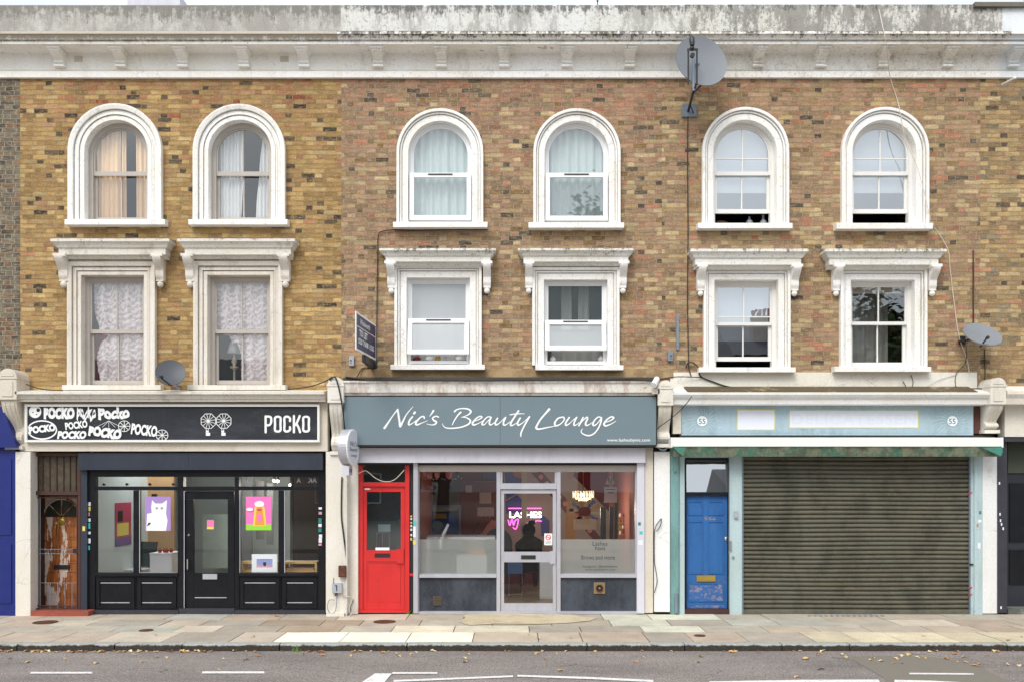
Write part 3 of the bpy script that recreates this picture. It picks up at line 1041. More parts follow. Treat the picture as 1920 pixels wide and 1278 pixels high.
def bracket_mesh(mb, x0, x1, z0, z1, y0=-0.05, proj=0.20):
    """scrolled bracket: cap, S-shaped body tapering down, drop at the foot"""
    w = x1 - x0
    h = z1 - z0
    mb.box(x0 - 0.02, x1 + 0.02, y0 - proj, 0.0, z1 - 0.06 * h - 0.015, z1)
    t = z1 - 0.06 * h - 0.015
    pr = []
    for i in range(15):
        s = i / 14
        yy = y0 - proj * 0.92 * (0.5 + 0.5 * math.cos(PI * min(1, s * 1.25))) * (1 - 0.15 * s) - 0.03 - 0.035 * max(0, math.sin((s - 0.55) / 0.45 * PI)) * (s > 0.55)
        pr.append((yy, t - s * (t - z0 - 0.22 * h)))
    mb.prism([(0.0, t)] + pr + [(0.0, pr[-1][1])], 'x', x0 + w * 0.06, x1 - w * 0.06)
    zz = pr[-1][1]
    mb.box(x0 + w * 0.1, x1 - w * 0.1, y0 - 0.055, 0.0, zz - 0.05 * h, zz - 0.002)
    mb.ball(((x0 + x1) / 2, y0 - 0.02, zz - 0.13 * h), w * 0.36, 2, (1, 0.9, 1.05))


def make_window(b, arch, l, r, t, sill, wpx, mats, style, meet, bars=1, gap=0.0, hood=None, frieze=None, brackets=None, pane_mat='glass_blue',
                pane_low=None, label=None, hbar=None, inset=None, yg=0.14, sill_proj=0.12, tilt=0.0):
    """l, r, t: inner edge of the moulded surround in photo pixels; sill: (px0, px1, py0, py1)"""
    ys = -0.05
    xl, xr, zt, zb = X(l, ys), X(r, ys), Z(t, ys), Z(sill[2], -0.1)
    path = path_arch(xl, xr, zb, zt) if arch else path_rect(xl, xr, zb, zt)
    w = wpx * D / F
    pr = [(0, 0.24), (0, -0.035), (0.28 * w, -0.035), (0.28 * w, -0.005), (0.34 * w, -0.005), (0.34 * w, -0.055), (0.44 * w, -0.055), (0.47 * w, -0.042), (0.62 * w, -0.042), (0.62 * w, -0.012), (0.68 * w, -0.012), (0.68 * w, -0.080),
          (0.90 * w, -0.095), (w, -0.095), (w, 0.03)] if style == 'rich' else \
         [(0, 0.24), (0, -0.035), (0.50 * w, -0.035), (0.50 * w, -0.005), (0.58 * w, -0.005), (0.58 * w, -0.055), (0.70 * w, -0.055), (0.70 * w, -0.03), (0.77 * w, -0.03), (0.77 * w, -0.088), (w, -0.088), (w, 0.03)]
    mb = MB()
    mb.sweep(path, pr)
    if frieze:
        mb.pb(frieze[0], frieze[1], frieze[2], frieze[3], -0.045, 0.02)
    wd = mb.build('window', M[mats[0]], b, label=label)
    # sill
    mb = MB()
    yf = -sill_proj - 0.04
    x0, x1, z1, z0 = X(sill[0], yf), X(sill[1], yf), Z(sill[2], yf), Z(sill[3], yf)
    mb.prism([(yf, z0), (yf, z1 - 0.008), (yf + 0.012, z1), (0.25, zb + 0.035), (0.25, z0), (yf + 0.05, z0)], 'x', x0, x1)
    mb.build('sill', M[mats[1]], wd)
    if hood:
        mb = MB()
        yf = -0.30
        hx0, hx1, hz1, hz0 = X(hood[0], yf), X(hood[1], yf), Z(hood[2], yf), Z(hood[3], yf)
        H = hz1 - hz0
        # mitred crown: stacked steps growing outwards as they rise, plus a drip moulding
        steps = [(0.00, 0.20, 0.13, 0.0), (0.20, 0.52, 0.085, 0.05), (0.52, 0.60, 0.05, 0.03), (0.60, 0.92, 0.0, 0.0)]
        prof = [(-0.02, hz0 - 0.05), (-0.12, hz0 - 0.05), (-0.16, hz0), (-0.21, hz0), (-0.21, hz0 + 0.40 * H), (-0.235, hz0 + 0.46 * H),
                (-0.25, hz0 + 0.60 * H), (-0.275, hz0 + 0.74 * H), (-0.30, hz0 + 0.80 * H), (-0.30, hz0 + 0.96 * H), (-0.28, hz1), (0.02, hz1 + 0.05)]
        ring = []
        for y, z in prof:
            ins = (0.30 + y) if y > -0.31 else 0
            ins = max(0.0, ins)
            if y > -0.02 and z > hz1: ins = 0.0
            a, c = hx0 + min(ins, 0.10), hx1 - min(ins, 0.10)
            ring.append([mb.bm.verts.new((a, 0.02, z)), mb.bm.verts.new((a, y, z)), mb.bm.verts.new((c, y, z)), mb.bm.verts.new((c, 0.02, z))])
        for i in range(len(ring) - 1):
            for k in range(3):
                try:
                    mb.bm.faces.new([ring[i][k], ring[i][k + 1], ring[i + 1][k + 1], ring[i + 1][k]])
                except ValueError:
                    pass
        bmesh.ops.remove_doubles(mb.bm, verts=mb.bm.verts[:], dist=0.0005)
        mb.build('hood', M[mats[2]], wd)
    for q in (brackets or []):
        mb = MB()
        yb = -0.12
        bracket_mesh(mb, X(q[0], yb), X(q[1], yb), Z(q[3], yb), Z(q[2], -0.2))
        mb.build('bracket', M[mats[0]], wd)
    # sashes
    ins = inset if inset is not None else 0.06
    jm = M[mats[3]]
    sm = 0.045
    zm0, zm1 = Z(meet[1], yg), Z(meet[0], yg)
    fx0, fx1, fzt = xl + ins, xr - ins, zt - ins
    # outer box frame filling from reveal to sash
    mb = MB()
    mb.sweep(path, [(0.0, yg - 0.02), (-ins, yg - 0.02), (-ins, yg + 0.10)])
    up = path_arch(fx0, fx1, zm0, fzt) if arch else path_rect(fx0, fx1, zm0, fzt)
    mb.sweep(up, [(0.0, yg), (-sm * 0.6, yg), (-sm * 0.6, yg + 0.03)])
    mb.box(fx0 + sm * 0.62, fx1 - sm * 0.62, yg, yg + 0.035, zm0, zm1)
    n = bars
    for i in range(n):
        bx = fx0 + (fx1 - fx0) * (i + 1) / (n + 1)
        rr = (fx1 - fx0) / 2
        mb.box(bx - 0.010, bx + 0.010, yg + 0.003, yg + 0.028, zm1, fzt - sm * 0.5)
    if hbar:
        zz = Z(hbar, yg)
        mb.box(fx0 + sm * 0.62, (fx0 + fx1) / 2 - 0.011, yg + 0.004, yg + 0.027, zz - 0.009, zz + 0.009)
        mb.box((fx0 + fx1) / 2 + 0.011, fx1 - sm * 0.62, yg + 0.004, yg + 0.027, zz - 0.009, zz + 0.009)
    mb.build('upper_sash', jm, wd)
    mb = MB()
    if arch:
        mb.face([(x, yg + 0.016, z) for x, z in shape(path_arch(fx0 + 0.01, fx1 - 0.01, zm1 - 0.01, fzt - 0.01), 0)])
    else:
        mb.face([(fx0, yg + 0.016, zm1 - 0.01), (fx0, yg + 0.016, fzt), (fx1, yg + 0.016, fzt), (fx1, yg + 0.016, zm1 - 0.01)])
    mb.build('pane', M[pane_mat], wd)
    # lower sash (slides behind the upper one, or tilts out when it is a plastic window)
    yl = yg + 0.045
    zlb = zb + 0.035 + gap
    if tilt == 0:
        rail = 0.07
        mb = MB()
        mb.box(fx0, fx0 + sm, yl, yl + 0.035, zlb + rail, zm1 - 0.005)
        mb.box(fx1 - sm, fx1, yl, yl + 0.035, zlb + rail, zm1 - 0.005)
        mb.box(fx0, fx1, yl, yl + 0.035, zlb, zlb + rail - 0.001)
        for i in range(n):
            bx = fx0 + (fx1 - fx0) * (i + 1) / (n + 1)
            mb.box(bx - 0.010, bx + 0.010, yl + 0.003, yl + 0.028, zlb + rail, zm0)
        mb.build('lower_sash', jm, wd)
        mb = MB()
        mb.face([(fx0, yl + 0.016, zlb + 0.03), (fx0, yl + 0.016, zm1 - 0.01), (fx1, yl + 0.016, zm1 - 0.01), (fx1, yl + 0.016, zlb + 0.03)])
        mb.build('pane', M[pane_low or pane_mat], wd)
    else:
        zl0, zl1 = zb + 0.06 + gap, zm0 + 0.03
        hh = zl1 - zl0
        fr = 0.075
        def T(x, s, d):      # s from top down, d outwards
            a = tilt
            return (x, yg - 0.045 - s * math.sin(a) - d * math.cos(a), zl1 - s * math.cos(a) + d * math.sin(a))
        def tb(m_, x0, x1, s0, s1, d0, d1):
            v = [m_.bm.verts.new(T(*p)) for p in ((x0, s0, d0), (x1, s0, d0), (x1, s1, d0), (x0, s1, d0), (x0, s0, d1), (x1, s0, d1), (x1, s1, d1), (x0, s1, d1))]
            for q in ((0, 1, 2, 3), (4, 5, 6, 7), (0, 1, 5, 4), (1, 2, 6, 5), (2, 3, 7, 6), (3, 0, 4, 7)):
                m_.bm.faces.new([v[i] for i in q])
        mb = MB()
        a0, a1 = fx0 - 0.035, fx1 + 0.035
        tb(mb, a0, a1, 0, fr, 0, 0.045); tb(mb, a0, a1, hh - fr, hh, 0, 0.045)
        tb(mb, a0, a0 + fr, fr, hh - fr, 0, 0.045); tb(mb, a1 - fr, a1, fr, hh - fr, 0, 0.045)
        mb.build('lower_sash', M['upvc'], wd)
        mb = MB()
        mb.face([T(a0 + fr, fr, 0.02), T(a1 - fr, fr, 0.02), T(a1 - fr, hh - fr, 0.02), T(a0 + fr, hh - fr, 0.02)])
        mb.build('pane', M[pane_low or pane_mat], wd)
        mb = MB()
        cx = (a0 + a1) / 2
        tb(mb, cx - 0.20, cx + 0.20, 0.018, 0.036, 0.046, 0.056)
        mb.build('vent_strip', M['rubber'], wd)
        mb = MB()
        mb.box(fx0 - 0.02, fx1 + 0.02, yg - 0.03, yg + 0.06, zb + 0.03, zb + 0.085)
        mb.box(fx0 - 0.04, fx0 + 0.01, yg - 0.025, yg + 0.05, zb + 0.086, zm0 - 0.002)
        mb.box(fx1 - 0.01, fx1 + 0.04, yg - 0.025, yg + 0.05, zb + 0.086, zm0 - 0.002)
        mb.build('lower_frame', M['upvc'], wd)
    return dict(w=wd, xl=xl, xr=xr, zb=zb, zt=zt, zm=(zm0 + zm1) / 2, fx0=fx0, fx1=fx1, path=path, arch=arch)


def curtain(info, name, label, mat, x0, x1, y=0.25, amp=0.018, folds=9, z0=None, z1=None, cut=None, cat='curtain', group=None, swag=False):
    mb = MB()
    z0 = info['zb'] + 0.03 if z0 is None else z0
    z1 = info['zt'] - 0.01 if z1 is None else z1
    ph = random.random() * 6
    if swag:
        fy = lambda x, z: y + 0.012 * math.sin(62 * z + 5 * abs(math.sin(15.5 * x))) + 0.02 * math.cos(31 * x)
    else:
        fy = lambda x, z: y + amp * math.sin((x - x0) / (x1 - x0 + 1e-6) * folds * 2 * PI + ph + 0.5 * math.sin(z * 1.7)) + 0.5 * amp * math.sin((x * 31 + ph * 2))
    grid_sheet(mb, x0, x1, z0, z1, fy, 90, 60 if swag else 10, cut)
    o = mb.build(name, M[mat], None, smooth=True, recalc=False)
    return tag(o, label, cat, group)


def wall_with_openings(b, x0, x1, z0, z1, infos, mat):
    mb = MB()
    loops = [[(x0, z0), (x1, z0), (x1, z1), (x0, z1)]]
    for i in infos:
        p = [(x, z) for x, z in shape(i['path'], 0.06)]
        loops.append(p)
    mb.sheet(loops, 0.0)
    return mb.build('brick_wall', mat, b, recalc=False)


def room(b, x0, x1, z0, z1, y0, y1, mats):
    """plain room behind a front: walls, floor, ceiling"""
    wall, floor, ceil = mats
    mb = MB()
    mb.face([(x0, y1, z0), (x1, y1, z0), (x1, y1, z1), (x0, y1, z1)])
    mb.face([(x0, y0, z0), (x0, y1, z0), (x0, y1, z1), (x0, y0, z1)])
    mb.face([(x1, y0, z0), (x1, y1, z0), (x1, y1, z1), (x1, y0, z1)])
    mb.build('interior_wall', wall, b, recalc=False)
    mb = MB(); mb.face([(x0, y0, z0), (x1, y0, z0), (x1, y1, z0), (x0, y1, z0)])
    mb.build('interior_floor', floor, b, recalc=False)
    mb = MB(); mb.face([(x0, y0, z1), (x1, y0, z1), (x1, y1, z1), (x0, y1, z1)])
    mb.build('interior_ceiling', ceil, b, recalc=False)


def corbel_mesh(mb, cx, wt, wb, ztop, zbot):
    h = ztop - zbot
    mb.box(cx - wt / 2, cx + wt / 2, -0.32, -0.031, ztop - 0.14 * h, ztop - 0.002)
    mb.box(cx - wt / 2 + 0.015, cx + wt / 2 - 0.015, -0.29, -0.031, ztop - 0.24 * h, ztop - 0.142 * h)
    t = ztop - 0.242 * h
    pr = []
    for i in range(13):
        s = i / 12
        y = -0.27 + 0.19 * (0.5 - 0.5 * math.cos(PI * min(1, s * 1.35))) - (0.045 * math.sin((s - 0.6) / 0.4 * PI) if s > 0.6 else 0)
        pr.append((y, t - s * 0.62 * h))
    mb.prism([(-0.031, t)] + pr + [(-0.031, pr[-1][1])], 'x', cx - wb / 2, cx + wb / 2)
    for k in (-1, 1):
        mb.prism([(-0.031, t - 0.01)] + [(y - 0.008, z) for y, z in pr[:-1]] + [(-0.031, pr[-2][1])], 'x', cx + k * wb * 0.34 - 0.018, cx + k * wb * 0.34 + 0.018)
    z = pr[-1][1]
    mb.box(cx - wb / 2 - 0.01, cx + wb / 2 + 0.01, -0.12, -0.031, zbot, z - 0.003)


def cornice(b, x0, x1, mat, par_mat, corb, ztop_px=8, ledge='soot', endcap=False):
    """frieze, soffit, crown moulding; corbels and parapet as parts of their own"""
    zs = Z(83, -0.36)                        # soffit height
    zf = Z(147, -0.03)
    zc = Z(60, -0.46)
    mb = MB()
    prof = [(0.0, zf), (-0.06, zf), (-0.06, Z(134, -0.06)), (-0.01, Z(134, -0.06) + .004), (-0.01, Z(131.5, -0.03)), (-0.03, Z(131, -0.03)), (-0.03, zs - 0.02), (-0.05, zs), (-0.36, zs),
            (-0.36, zs + 0.040), (-0.32, zs + 0.042), (-0.32, zs + 0.062), (-0.385, zs + 0.064), (-0.39, zs + 0.085), (-0.43, zs + 0.13), (-0.43, zs + 0.135), (-0.39, zs + 0.137), (-0.39, zs + 0.155), (-0.455, zs + 0.157), (-0.46, zc - 0.03), (-0.46, zc), (-0.44, zc + 0.012), (-0.10, zc + 0.03), (0.3, zc + 0.03)]
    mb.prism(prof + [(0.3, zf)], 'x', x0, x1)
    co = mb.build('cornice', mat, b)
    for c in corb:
        mb = MB()
        corbel_mesh(mb, X(c, -0.2), 0.215, 0.15, zs, Z(127, -0.06))
        mb.build('corbel', mat, co)
    mb = MB()
    zt = Z(ztop_px, -0.14)
    z0 = zc + 0.032
    mb.prism([(-0.10, z0), (-0.135, z0 + 0.02), (-0.135, zt - 0.02), (-0.125, zt), (0.2, zt + 0.01), (0.2, z0)], 'x', x0, x1)
    mb.build('parapet', par_mat, b)
    mb = MB()
    mb.prism([(-0.43, zc + 0.0125), (-0.43, zc + 0.026), (-0.15, zc + 0.042), (-0.136, zc + 0.06), (-0.136, zc + 0.030)], 'x', x0, x1)
    mb.build('ledge', M[ledge], b)


def console(b, pxc, wpx, top, blk, bot, mat, arched=True, lean=0.0):
    """shopfront console: round headed block over a scroll"""
    w = wpx * 14.6 / F
    yf = -0.40
    cx = X(pxc, yf)
    zt, zk, zb = Z(top, yf), Z(blk, yf), Z(bot, -0.1)
    mb = MB()
    r = w / 2
    pts = [(cx - r, zk), (cx + r, zk), (cx + r, zt - r)] + [(cx + r * math.cos(a * PI / 12), zt - r + r * math.sin(a * PI / 12)) for a in range(1, 12)] + [(cx - r, zt - r)]
    mb.prism(pts, 'y', yf, 0.0)
    mb.box(cx - r - 0.012, cx + r + 0.012, yf - 0.012, -0.002, zt - r - 0.02, zt - r + 0.012)
    pts = [(cx + (r - .04) * math.cos(a * PI / 12), zt - r + 0.02 + (r - .05) * math.sin(a * PI / 12)) for a in range(0, 13)]
    mb.prism(pts, 'y', yf - 0.014, yf - 0.001)
    mb.box(cx - r * .6, cx + r * .6, yf - 0.012, yf - 0.001, zk + 0.05, zt - r - 0.06)
    w2 = w * 0.84
    pr = []
    for i in range(17):
        s = i / 16
        y = -0.36 + 0.24 * (0.5 - 0.5 * math.cos(PI * min(1, s * 1.2))) - (0.10 * math.sin((s - 0.68) / 0.32 * PI) if s > 0.68 else 0)
        pr.append((y, zk - 0.002 - s * (zk - zb - 0.06)))
    mb.prism([(0.0, zk - 0.002)] + pr + [(0.0, pr[-1][1])], 'x', cx - w2 / 2, cx + w2 / 2)
    for k in (-1, 0, 1):
        mb.prism([(-0.01, zk - 0.03)] + [(y - 0.010, z) for y, z in pr[1:-2]] + [(-0.01, pr[-3][1])], 'x', cx + k * w2 * 0.3 - 0.014, cx + k * w2 * 0.3 + 0.014)
    mb.box(cx - w2 / 2 - 0.02, cx + w2 / 2 + 0.02, -0.22, 0.0, zb, pr[-1][1] - 0.002)
    mb.prism([(cx - r, zt - r), (cx - r - 0.0, zt - r - 0.001), (cx + r, zt - r)], 'y', yf, 0.0)
    return mb.build('console', mat, b)


def extrude_x(mb, prof, x0, x1):
    mb.prism(prof, 'x', x0, x1)

# ================================================================ buildings
ZTOP = Z(147, 0)
XA, XB, XC, XD = X(38), X(640), X(1241), X(1838)
roofm = plain('slate_roof', srgb(84, 86, 92), 0.7, var=0.2)
pw = plain('party_wall', srgb(150, 128, 96), 0.9)


def shell(b, x0, x1):
    """party walls, back and roof so the house is a solid body"""
    mb = MB()
    mb.box(x0 + 0.003, x0 + 0.10, 0.30, 9, 0.0, ZTOP)
    mb.box(x1 - 0.10, x1 - 0.003, 0.30, 9, 0.0, ZTOP)
    mb.box(x0 + 0.11, x1 - 0.11, 8.9, 9, 0.0, ZTOP)
    mb.build('party_wall', pw, b)
    mb = MB()
    mb.box(x0 + 0.003, x1 - 0.003, 0.31, 9, ZTOP + 0.01, ZTOP + 0.15)
    mb.build('roof', roofm, b)
    mb = MB()
    mb.box(x0 + 0.11, x1 - 0.11, 0.30, 8.85, 3.46, 3.56)
    mb.box(x0 + 0.11, x1 - 0.11, 0.30, 8.85, 6.00, 6.10)
    mb.build('floor_slab', M['grey_room'], b)
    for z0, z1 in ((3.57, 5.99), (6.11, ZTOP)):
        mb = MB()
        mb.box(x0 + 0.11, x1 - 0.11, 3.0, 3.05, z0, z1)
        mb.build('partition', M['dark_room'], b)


# ---- house one: yellow brick over the black shopfront
b1 = thing('terraced_house', ((XA + XB) / 2, 0, 0), 'yellow stock brick house over the black shopfront with a varnished wooden door', 'house')
arch_m = ('white', 'white', 'hood_one', 'joinery_old')
rect_m = ('white_cream', 'white_cream', 'hood_one', 'joinery_old')
w1 = make_window(b1, True, 157, 276, 224, (121, 309, 411, 421), 28, arch_m, 'rich', (322, 330), pane_mat='glass_soft', inset=0.075, label='arched window with peach curtains inside')
w2 = make_window(b1, True, 390, 508, 224, (353, 539, 411, 421), 27, arch_m, 'rich', (322, 330), pane_mat='glass_soft', inset=0.075, label='arched window with thin white curtains drawn aside')
w7 = make_window(b1, False, 151, 269, 515, (116, 301, 721, 730), 23, rect_m, 'rich', (618, 625), pane_mat='glass_soft', inset=0.07, hood=(94, 317, 447, 475),
                 frieze=(131, 287, 478, 497), brackets=[(108, 127, 476, 537), (290, 307, 476, 537)], label='tall window under a moulded hood with ruched lace and a red curtain edge')
w8 = make_window(b1, False, 388, 506, 515, (351, 535, 721, 730), 24, rect_m, 'rich', (618, 625), pane_mat='glass_soft', inset=0.07, hood=(332, 553, 447, 475),
                 frieze=(367, 527, 478, 497), brackets=[(346, 364, 476, 537), (525, 543, 476, 537)], label='tall window under a moulded hood with ruched lace and a lamp inside')
wall_with_openings(b1, XA, XB, 3.3, ZTOP, (w1, w2, w7, w8), M['brick_one'])
cornice(b1, XA - 0.02, X(642), M['cornice_one'], M['parapet_one'], (105, 221, 338, 454, 567), 9, 'hood_one')
shell(b1, XA, XB)
for px in (147, 533):
    mb = MB()
    mb.pb(px - 8, px + 8, 105, 116, -0.036, -0.031)
    for k in range(4):
        mb.pb(px - 7, px + 7, 106 + k * 2.6, 107 + k * 2.6, -0.042, -0.037)
    mb.build('air_grille', M['cream'], b1)
mb = MB()                                    # flat roof light standing up behind the parapet
mb.prism([(X(246, 1.5), ZTOP + .16), (X(352, 1.5), ZTOP + .16), (X(336, 1.5), Z(-12, 1.5)), (X(238, 1.5), Z(-12, 1.5))], 'y', 1.5, 3)
mb.build('roof_light', M['lilac'], b1)

curtain(w1, 'curtain', 'pleated peach curtain filling the arched window nearest the grey brick edge, wide half', 'peach', w1['fx0'], w1['fx0'] + 0.50, folds=6, group='peach curtains')
curtain(w1, 'curtain', 'narrow strip of peach curtain beyond the bare gap in the arched window', 'peach', w1['fx1'] - 0.22, w1['fx1'], folds=3, group='peach curtains')
curtain(w2, 'curtain', 'wider thin white net curtain gathered in the arched window beside the peach curtains', 'sheer_white', w2['fx0'], w2['fx0'] + 0.42, folds=7,
        cut=lambda z: (w2['fx0'], w2['fx0'] + 0.36 + 0.06 * math.sin((z - w2['zb']) * 1.5)), group='thin net curtains')
curtain(w2, 'curtain', 'narrow thin white net curtain widening towards the sill beside the brick pier', 'sheer_white', w2['fx1'] - 0.3, w2['fx1'], folds=5,
        cut=lambda z: (w2['fx1'] - 0.27 + 0.13 * (z - w2['zb']) / 1.5, w2['fx1']), group='thin net curtains')
def c7(z):
    h = (z - w7['zb']) / (w7['zt'] - w7['zb'])
    return (w7['fx0'] + (0.02 + 0.10 * math.exp(-((h - 0.5) / 0.12) ** 2) + (0.16 - 0.12 * abs(math.sin(h * 6))) * (h < 0.48)), w7['fx1'])
curtain(w7, 'lace_curtain', 'ruched pinkish lace curtain over a red curtain behind the tall window', 'ruched', w7['fx0'], w7['fx1'], y=0.235, cut=c7, swag=True)
curtain(w7, 'curtain', 'red curtain showing as a strip beside the ruched lace', 'cloth_red', w7['fx0'], w7['fx0'] + 0.2, y=0.34, folds=2, z1=w7['zm'])
def c8(z):
    h = (z - w8['zb']) / (w8['zt'] - w8['zb'])
    return (w8['fx0'] + (0.0 if h > 0.48 else 0.40 - 0.10 * max(0, h - 0.3) / 0.18 - 0.10 * (h > 0.40)), w8['fx1'])
curtain(w8, 'lace_curtain', 'ruched lace curtain pulled aside over the little lamp in the tall window', 'ruched', w8['fx0'], w8['fx1'], y=0.235, cut=c8, swag=True)
# backing voile so the lace reads pale against the room
curtain(w7, 'net_curtain', 'plain pale net hanging behind the ruched lace with the red strip', 'sheer_white', w7['fx0'] + 0.22, w7['fx1'], y=0.42, folds=8)
curtain(w8, 'net_curtain', 'plain pale net hanging behind the ruched lace beside the lamp', 'sheer_white', w8['fx0'] + 0.45, w8['fx1'], y=0.42, folds=5)
lx, lz = X(436, 0.35), w8['zb'] + 0.03
lamp = thing('table_lamp', (lx, 0.45, lz), 'small pale table lamp on a little stand behind the open lace', 'lamp')
mb = MB(); mb.lathe([(0.05, 0), (0.02, 0.03), (0.02, 0.28), (0.07, 0.31), (0.07, 0.33), (0.02, 0.34), (0.05, 0.42), (0.015, 0.50), (0.015, 0.56)], (lx, 0.45, lz), (0, 0, 1), 14)
mb.build('lamp_base', plain('pale_ceramic', (0.6, 0.5, 0.4, 1), 0.4), lamp, smooth=True)
mb = MB(); mb.lathe([(0.12, 0.55), (0.07, 0.73)], (lx, 0.45, lz), (0, 0, 1), 18)
mb.build('lamp_shade', M['sheer_white'], lamp, smooth=True)

# ---- house two
b2 = thing('terraced_house', ((XB + XC) / 2, 0, 0), 'brown brick house over the grey beauty shop sign and red door', 'house')
am2 = ('white', 'white', 'hood_worn', 'upvc')
w3 = make_window(b2, True, 765, 885, 226, (737, 914, 416, 426), 21, am2, 'plain', (325, 331), bars=0, pane_mat='glass_mid', inset=0.05, yg=0.10, tilt=0.006, label='arched window with pale curtain, plain panes')
w4 = make_window(b2, True, 1021, 1142, 226, (991, 1170, 417, 427), 21, am2, 'plain', (325, 331), bars=0, pane_mat='glass_mid', inset=0.05, yg=0.10, tilt=0.006, label='arched window with aqua curtain reflecting a tree')
w9 = make_window(b2, False, 762, 881, 520, (732, 909, 683, 692), 22, am2, 'plain', (598, 603), bars=0, pane_mat='frost_up', inset=0.05, yg=0.10, tilt=0.15, gap=0.10, hood=(711, 930, 465, 488),
                 brackets=[(725, 741, 490, 549), (905, 921, 490, 549)], frieze=(741, 905, 492, 499), label='window with obscure glass, lower light tilted open over cups')
w10 = make_window(b2, False, 1020, 1139, 524, (1004, 1169, 684, 693), 22, am2, 'plain', (601, 606), bars=0, pane_mat='frost_dark', pane_low='frost_up', inset=0.05, yg=0.10, tilt=0.17, gap=0.17, hood=(971, 1190, 465, 488),
                  brackets=[(984, 999, 490, 549), (1161, 1176, 490, 549)], frieze=(998, 1164, 492, 500), label='window with a dark dusty upper pane, lower light tilted open')
wall_with_openings(b2, XB, XC, 3.3, ZTOP, (w3, w4, w9, w10), M['brick_two'])
cornice(b2, X(642), X(1282), M['cornice_two'], M['parapet_two'], (707, 827, 945, 1064, 1182), 9, 'soot')
shell(b2, XB, XC)
for w_, lb in ((w3, 'pale aqua full curtain behind the arched window above the tilted cups window'), (w4, 'pale aqua full curtain behind the arched window nearer the tall cable')):
    curtain(w_, 'curtain', lb, 'sheer_aqua', w_['fx0'], w_['fx1'], y=0.22, folds=7, amp=0.02, group='aqua curtains')
items = [('red_cloth', 773, 789, 'cloth_red', 'crumpled red cloth on the sill in the gap of the tilted window', 'cloth'),
         ('cup', 798, 812, 'white_paint', 'white cup on the sill beside the red cloth', 'cup'),
         ('jar', 815, 826, 'brass', 'small yellow jar between the cups on the sill', 'jar'),
         ('cup', 854, 868, 'white_paint', 'white cup on the sill between the dark gap and the glass jar', 'cup'),
         ('jar', 871, 878, 'grey_box', 'little grey jar in the corner of the tilted window gap', 'jar')]
for nm, a, c, mt, lb, ct in items:
    mb = MB()
    cx, r = (X(a, 0.12) + X(c, 0.12)) / 2, (X(c, 0.12) - X(a, 0.12)) / 2
    z = w9['zb'] + 0.088
    if nm == 'red_cloth':
        mb.ball((cx, 0.16, z + 0.03), r, 2, (1, 0.8, 0.6))
        for v in mb.bm.verts: v.co.z = max(v.co.z + 0.012 * math.sin(v.co.x * 90), z)
    elif nm == 'cup':
        mb.lathe([(r * .6, 0), (r, 0.02), (r, 0.07), (r * .9, 0.07), (r * .85, 0.02)], (cx, 0.16, z), (0, 0, 1), 14)
        mb.tube([(cx + r, 0.16, z + 0.06), (cx + r + 0.02, 0.15, z + 0.05), (cx + r + 0.02, 0.15, z + 0.03), (cx + r, 0.16, z + 0.02)], 0.005, 6)
    else:
        mb.lathe([(r * .9, 0), (r, 0.01), (r, 0.05), (r * .6, 0.06), (r * .7, 0.062), (r * .7, 0.08)], (cx, 0.16, z), (0, 0, 1), 12)
    tag(mb.build(nm, M[mt]), lb, ct)
for a in (1037, 1127):
    mb = MB(); z = w10['zb'] + 0.088; cx = X(a, 0.12)
    mb.lathe([(0.035, 0), (0.05, 0.03), (0.05, 0.05), (0.02, 0.08), (0.02, 0.09)], (cx, 0.16, z), (0, 0, 1), 12)
    tag(mb.build('bottle', M['white_frame']), 'small pale bottle on the sill under the dusty pane, ' + ('beside the cable side corner' if a > 1100 else 'in the darker corner'), 'bottle', 'bottles on the sill')

# ---- house three
b3 = thing('terraced_house', ((XC + XD) / 2, 0, 0), 'tan brick house over the closed roller shutter and blue door', 'house')
am3 = ('white', 'white', 'hood_worn', 'joinery')
w5 = make_window(b3, True, 1338, 1457, 224, (1309, 1486, 418, 428), 21.5, am3, 'plain', (322, 329), hbar=298, gap=0.20, pane_mat='glass_blue', label='arched sash window raised open over a dark gap with pale things')
w6 = make_window(b3, True, 1599, 1719, 224, (1569, 1749, 418, 429), 21.5, am3, 'plain', (322, 329), hbar=298, gap=0.20, pane_mat='glass_blue', label='arched sash window raised open crossed by the loose cable')
w11 = make_window(b3, False, 1340, 1460, 524, (1311, 1492, 688, 697), 21, am3, 'plain', (604, 610), gap=0.10, pane_mat='glass_blue', hood=(1295, 1516, 466, 494), hbar=594,
                  brackets=[(1307, 1322, 496, 554), (1483, 1499, 496, 554)], frieze=(1321, 1481, 497, 503), label='square headed sash window slightly open reflecting a rooftop')
w12 = make_window(b3, False, 1596, 1716, 524, (1565, 1746, 687, 696), 21, am3, 'plain', (603, 609), gap=0.0, pane_mat='glass_mid', hood=(1548, 1775, 466, 494),
                  brackets=[(1562, 1577, 496, 554), (1742, 1758, 496, 554)], frieze=(1577, 1739, 497, 503), label='square headed sash window closed with a blind half down')
wall_with_openings(b3, XC, XD, 3.3, ZTOP, (w5, w6, w11, w12), M['brick_three'])
cornice(b3, X(1282), X(1871), M['cornice_three'], M['parapet_three'], (1304, 1424, 1543, 1662, 1783), 8, 'soot')
shell(b3, XC, XD)
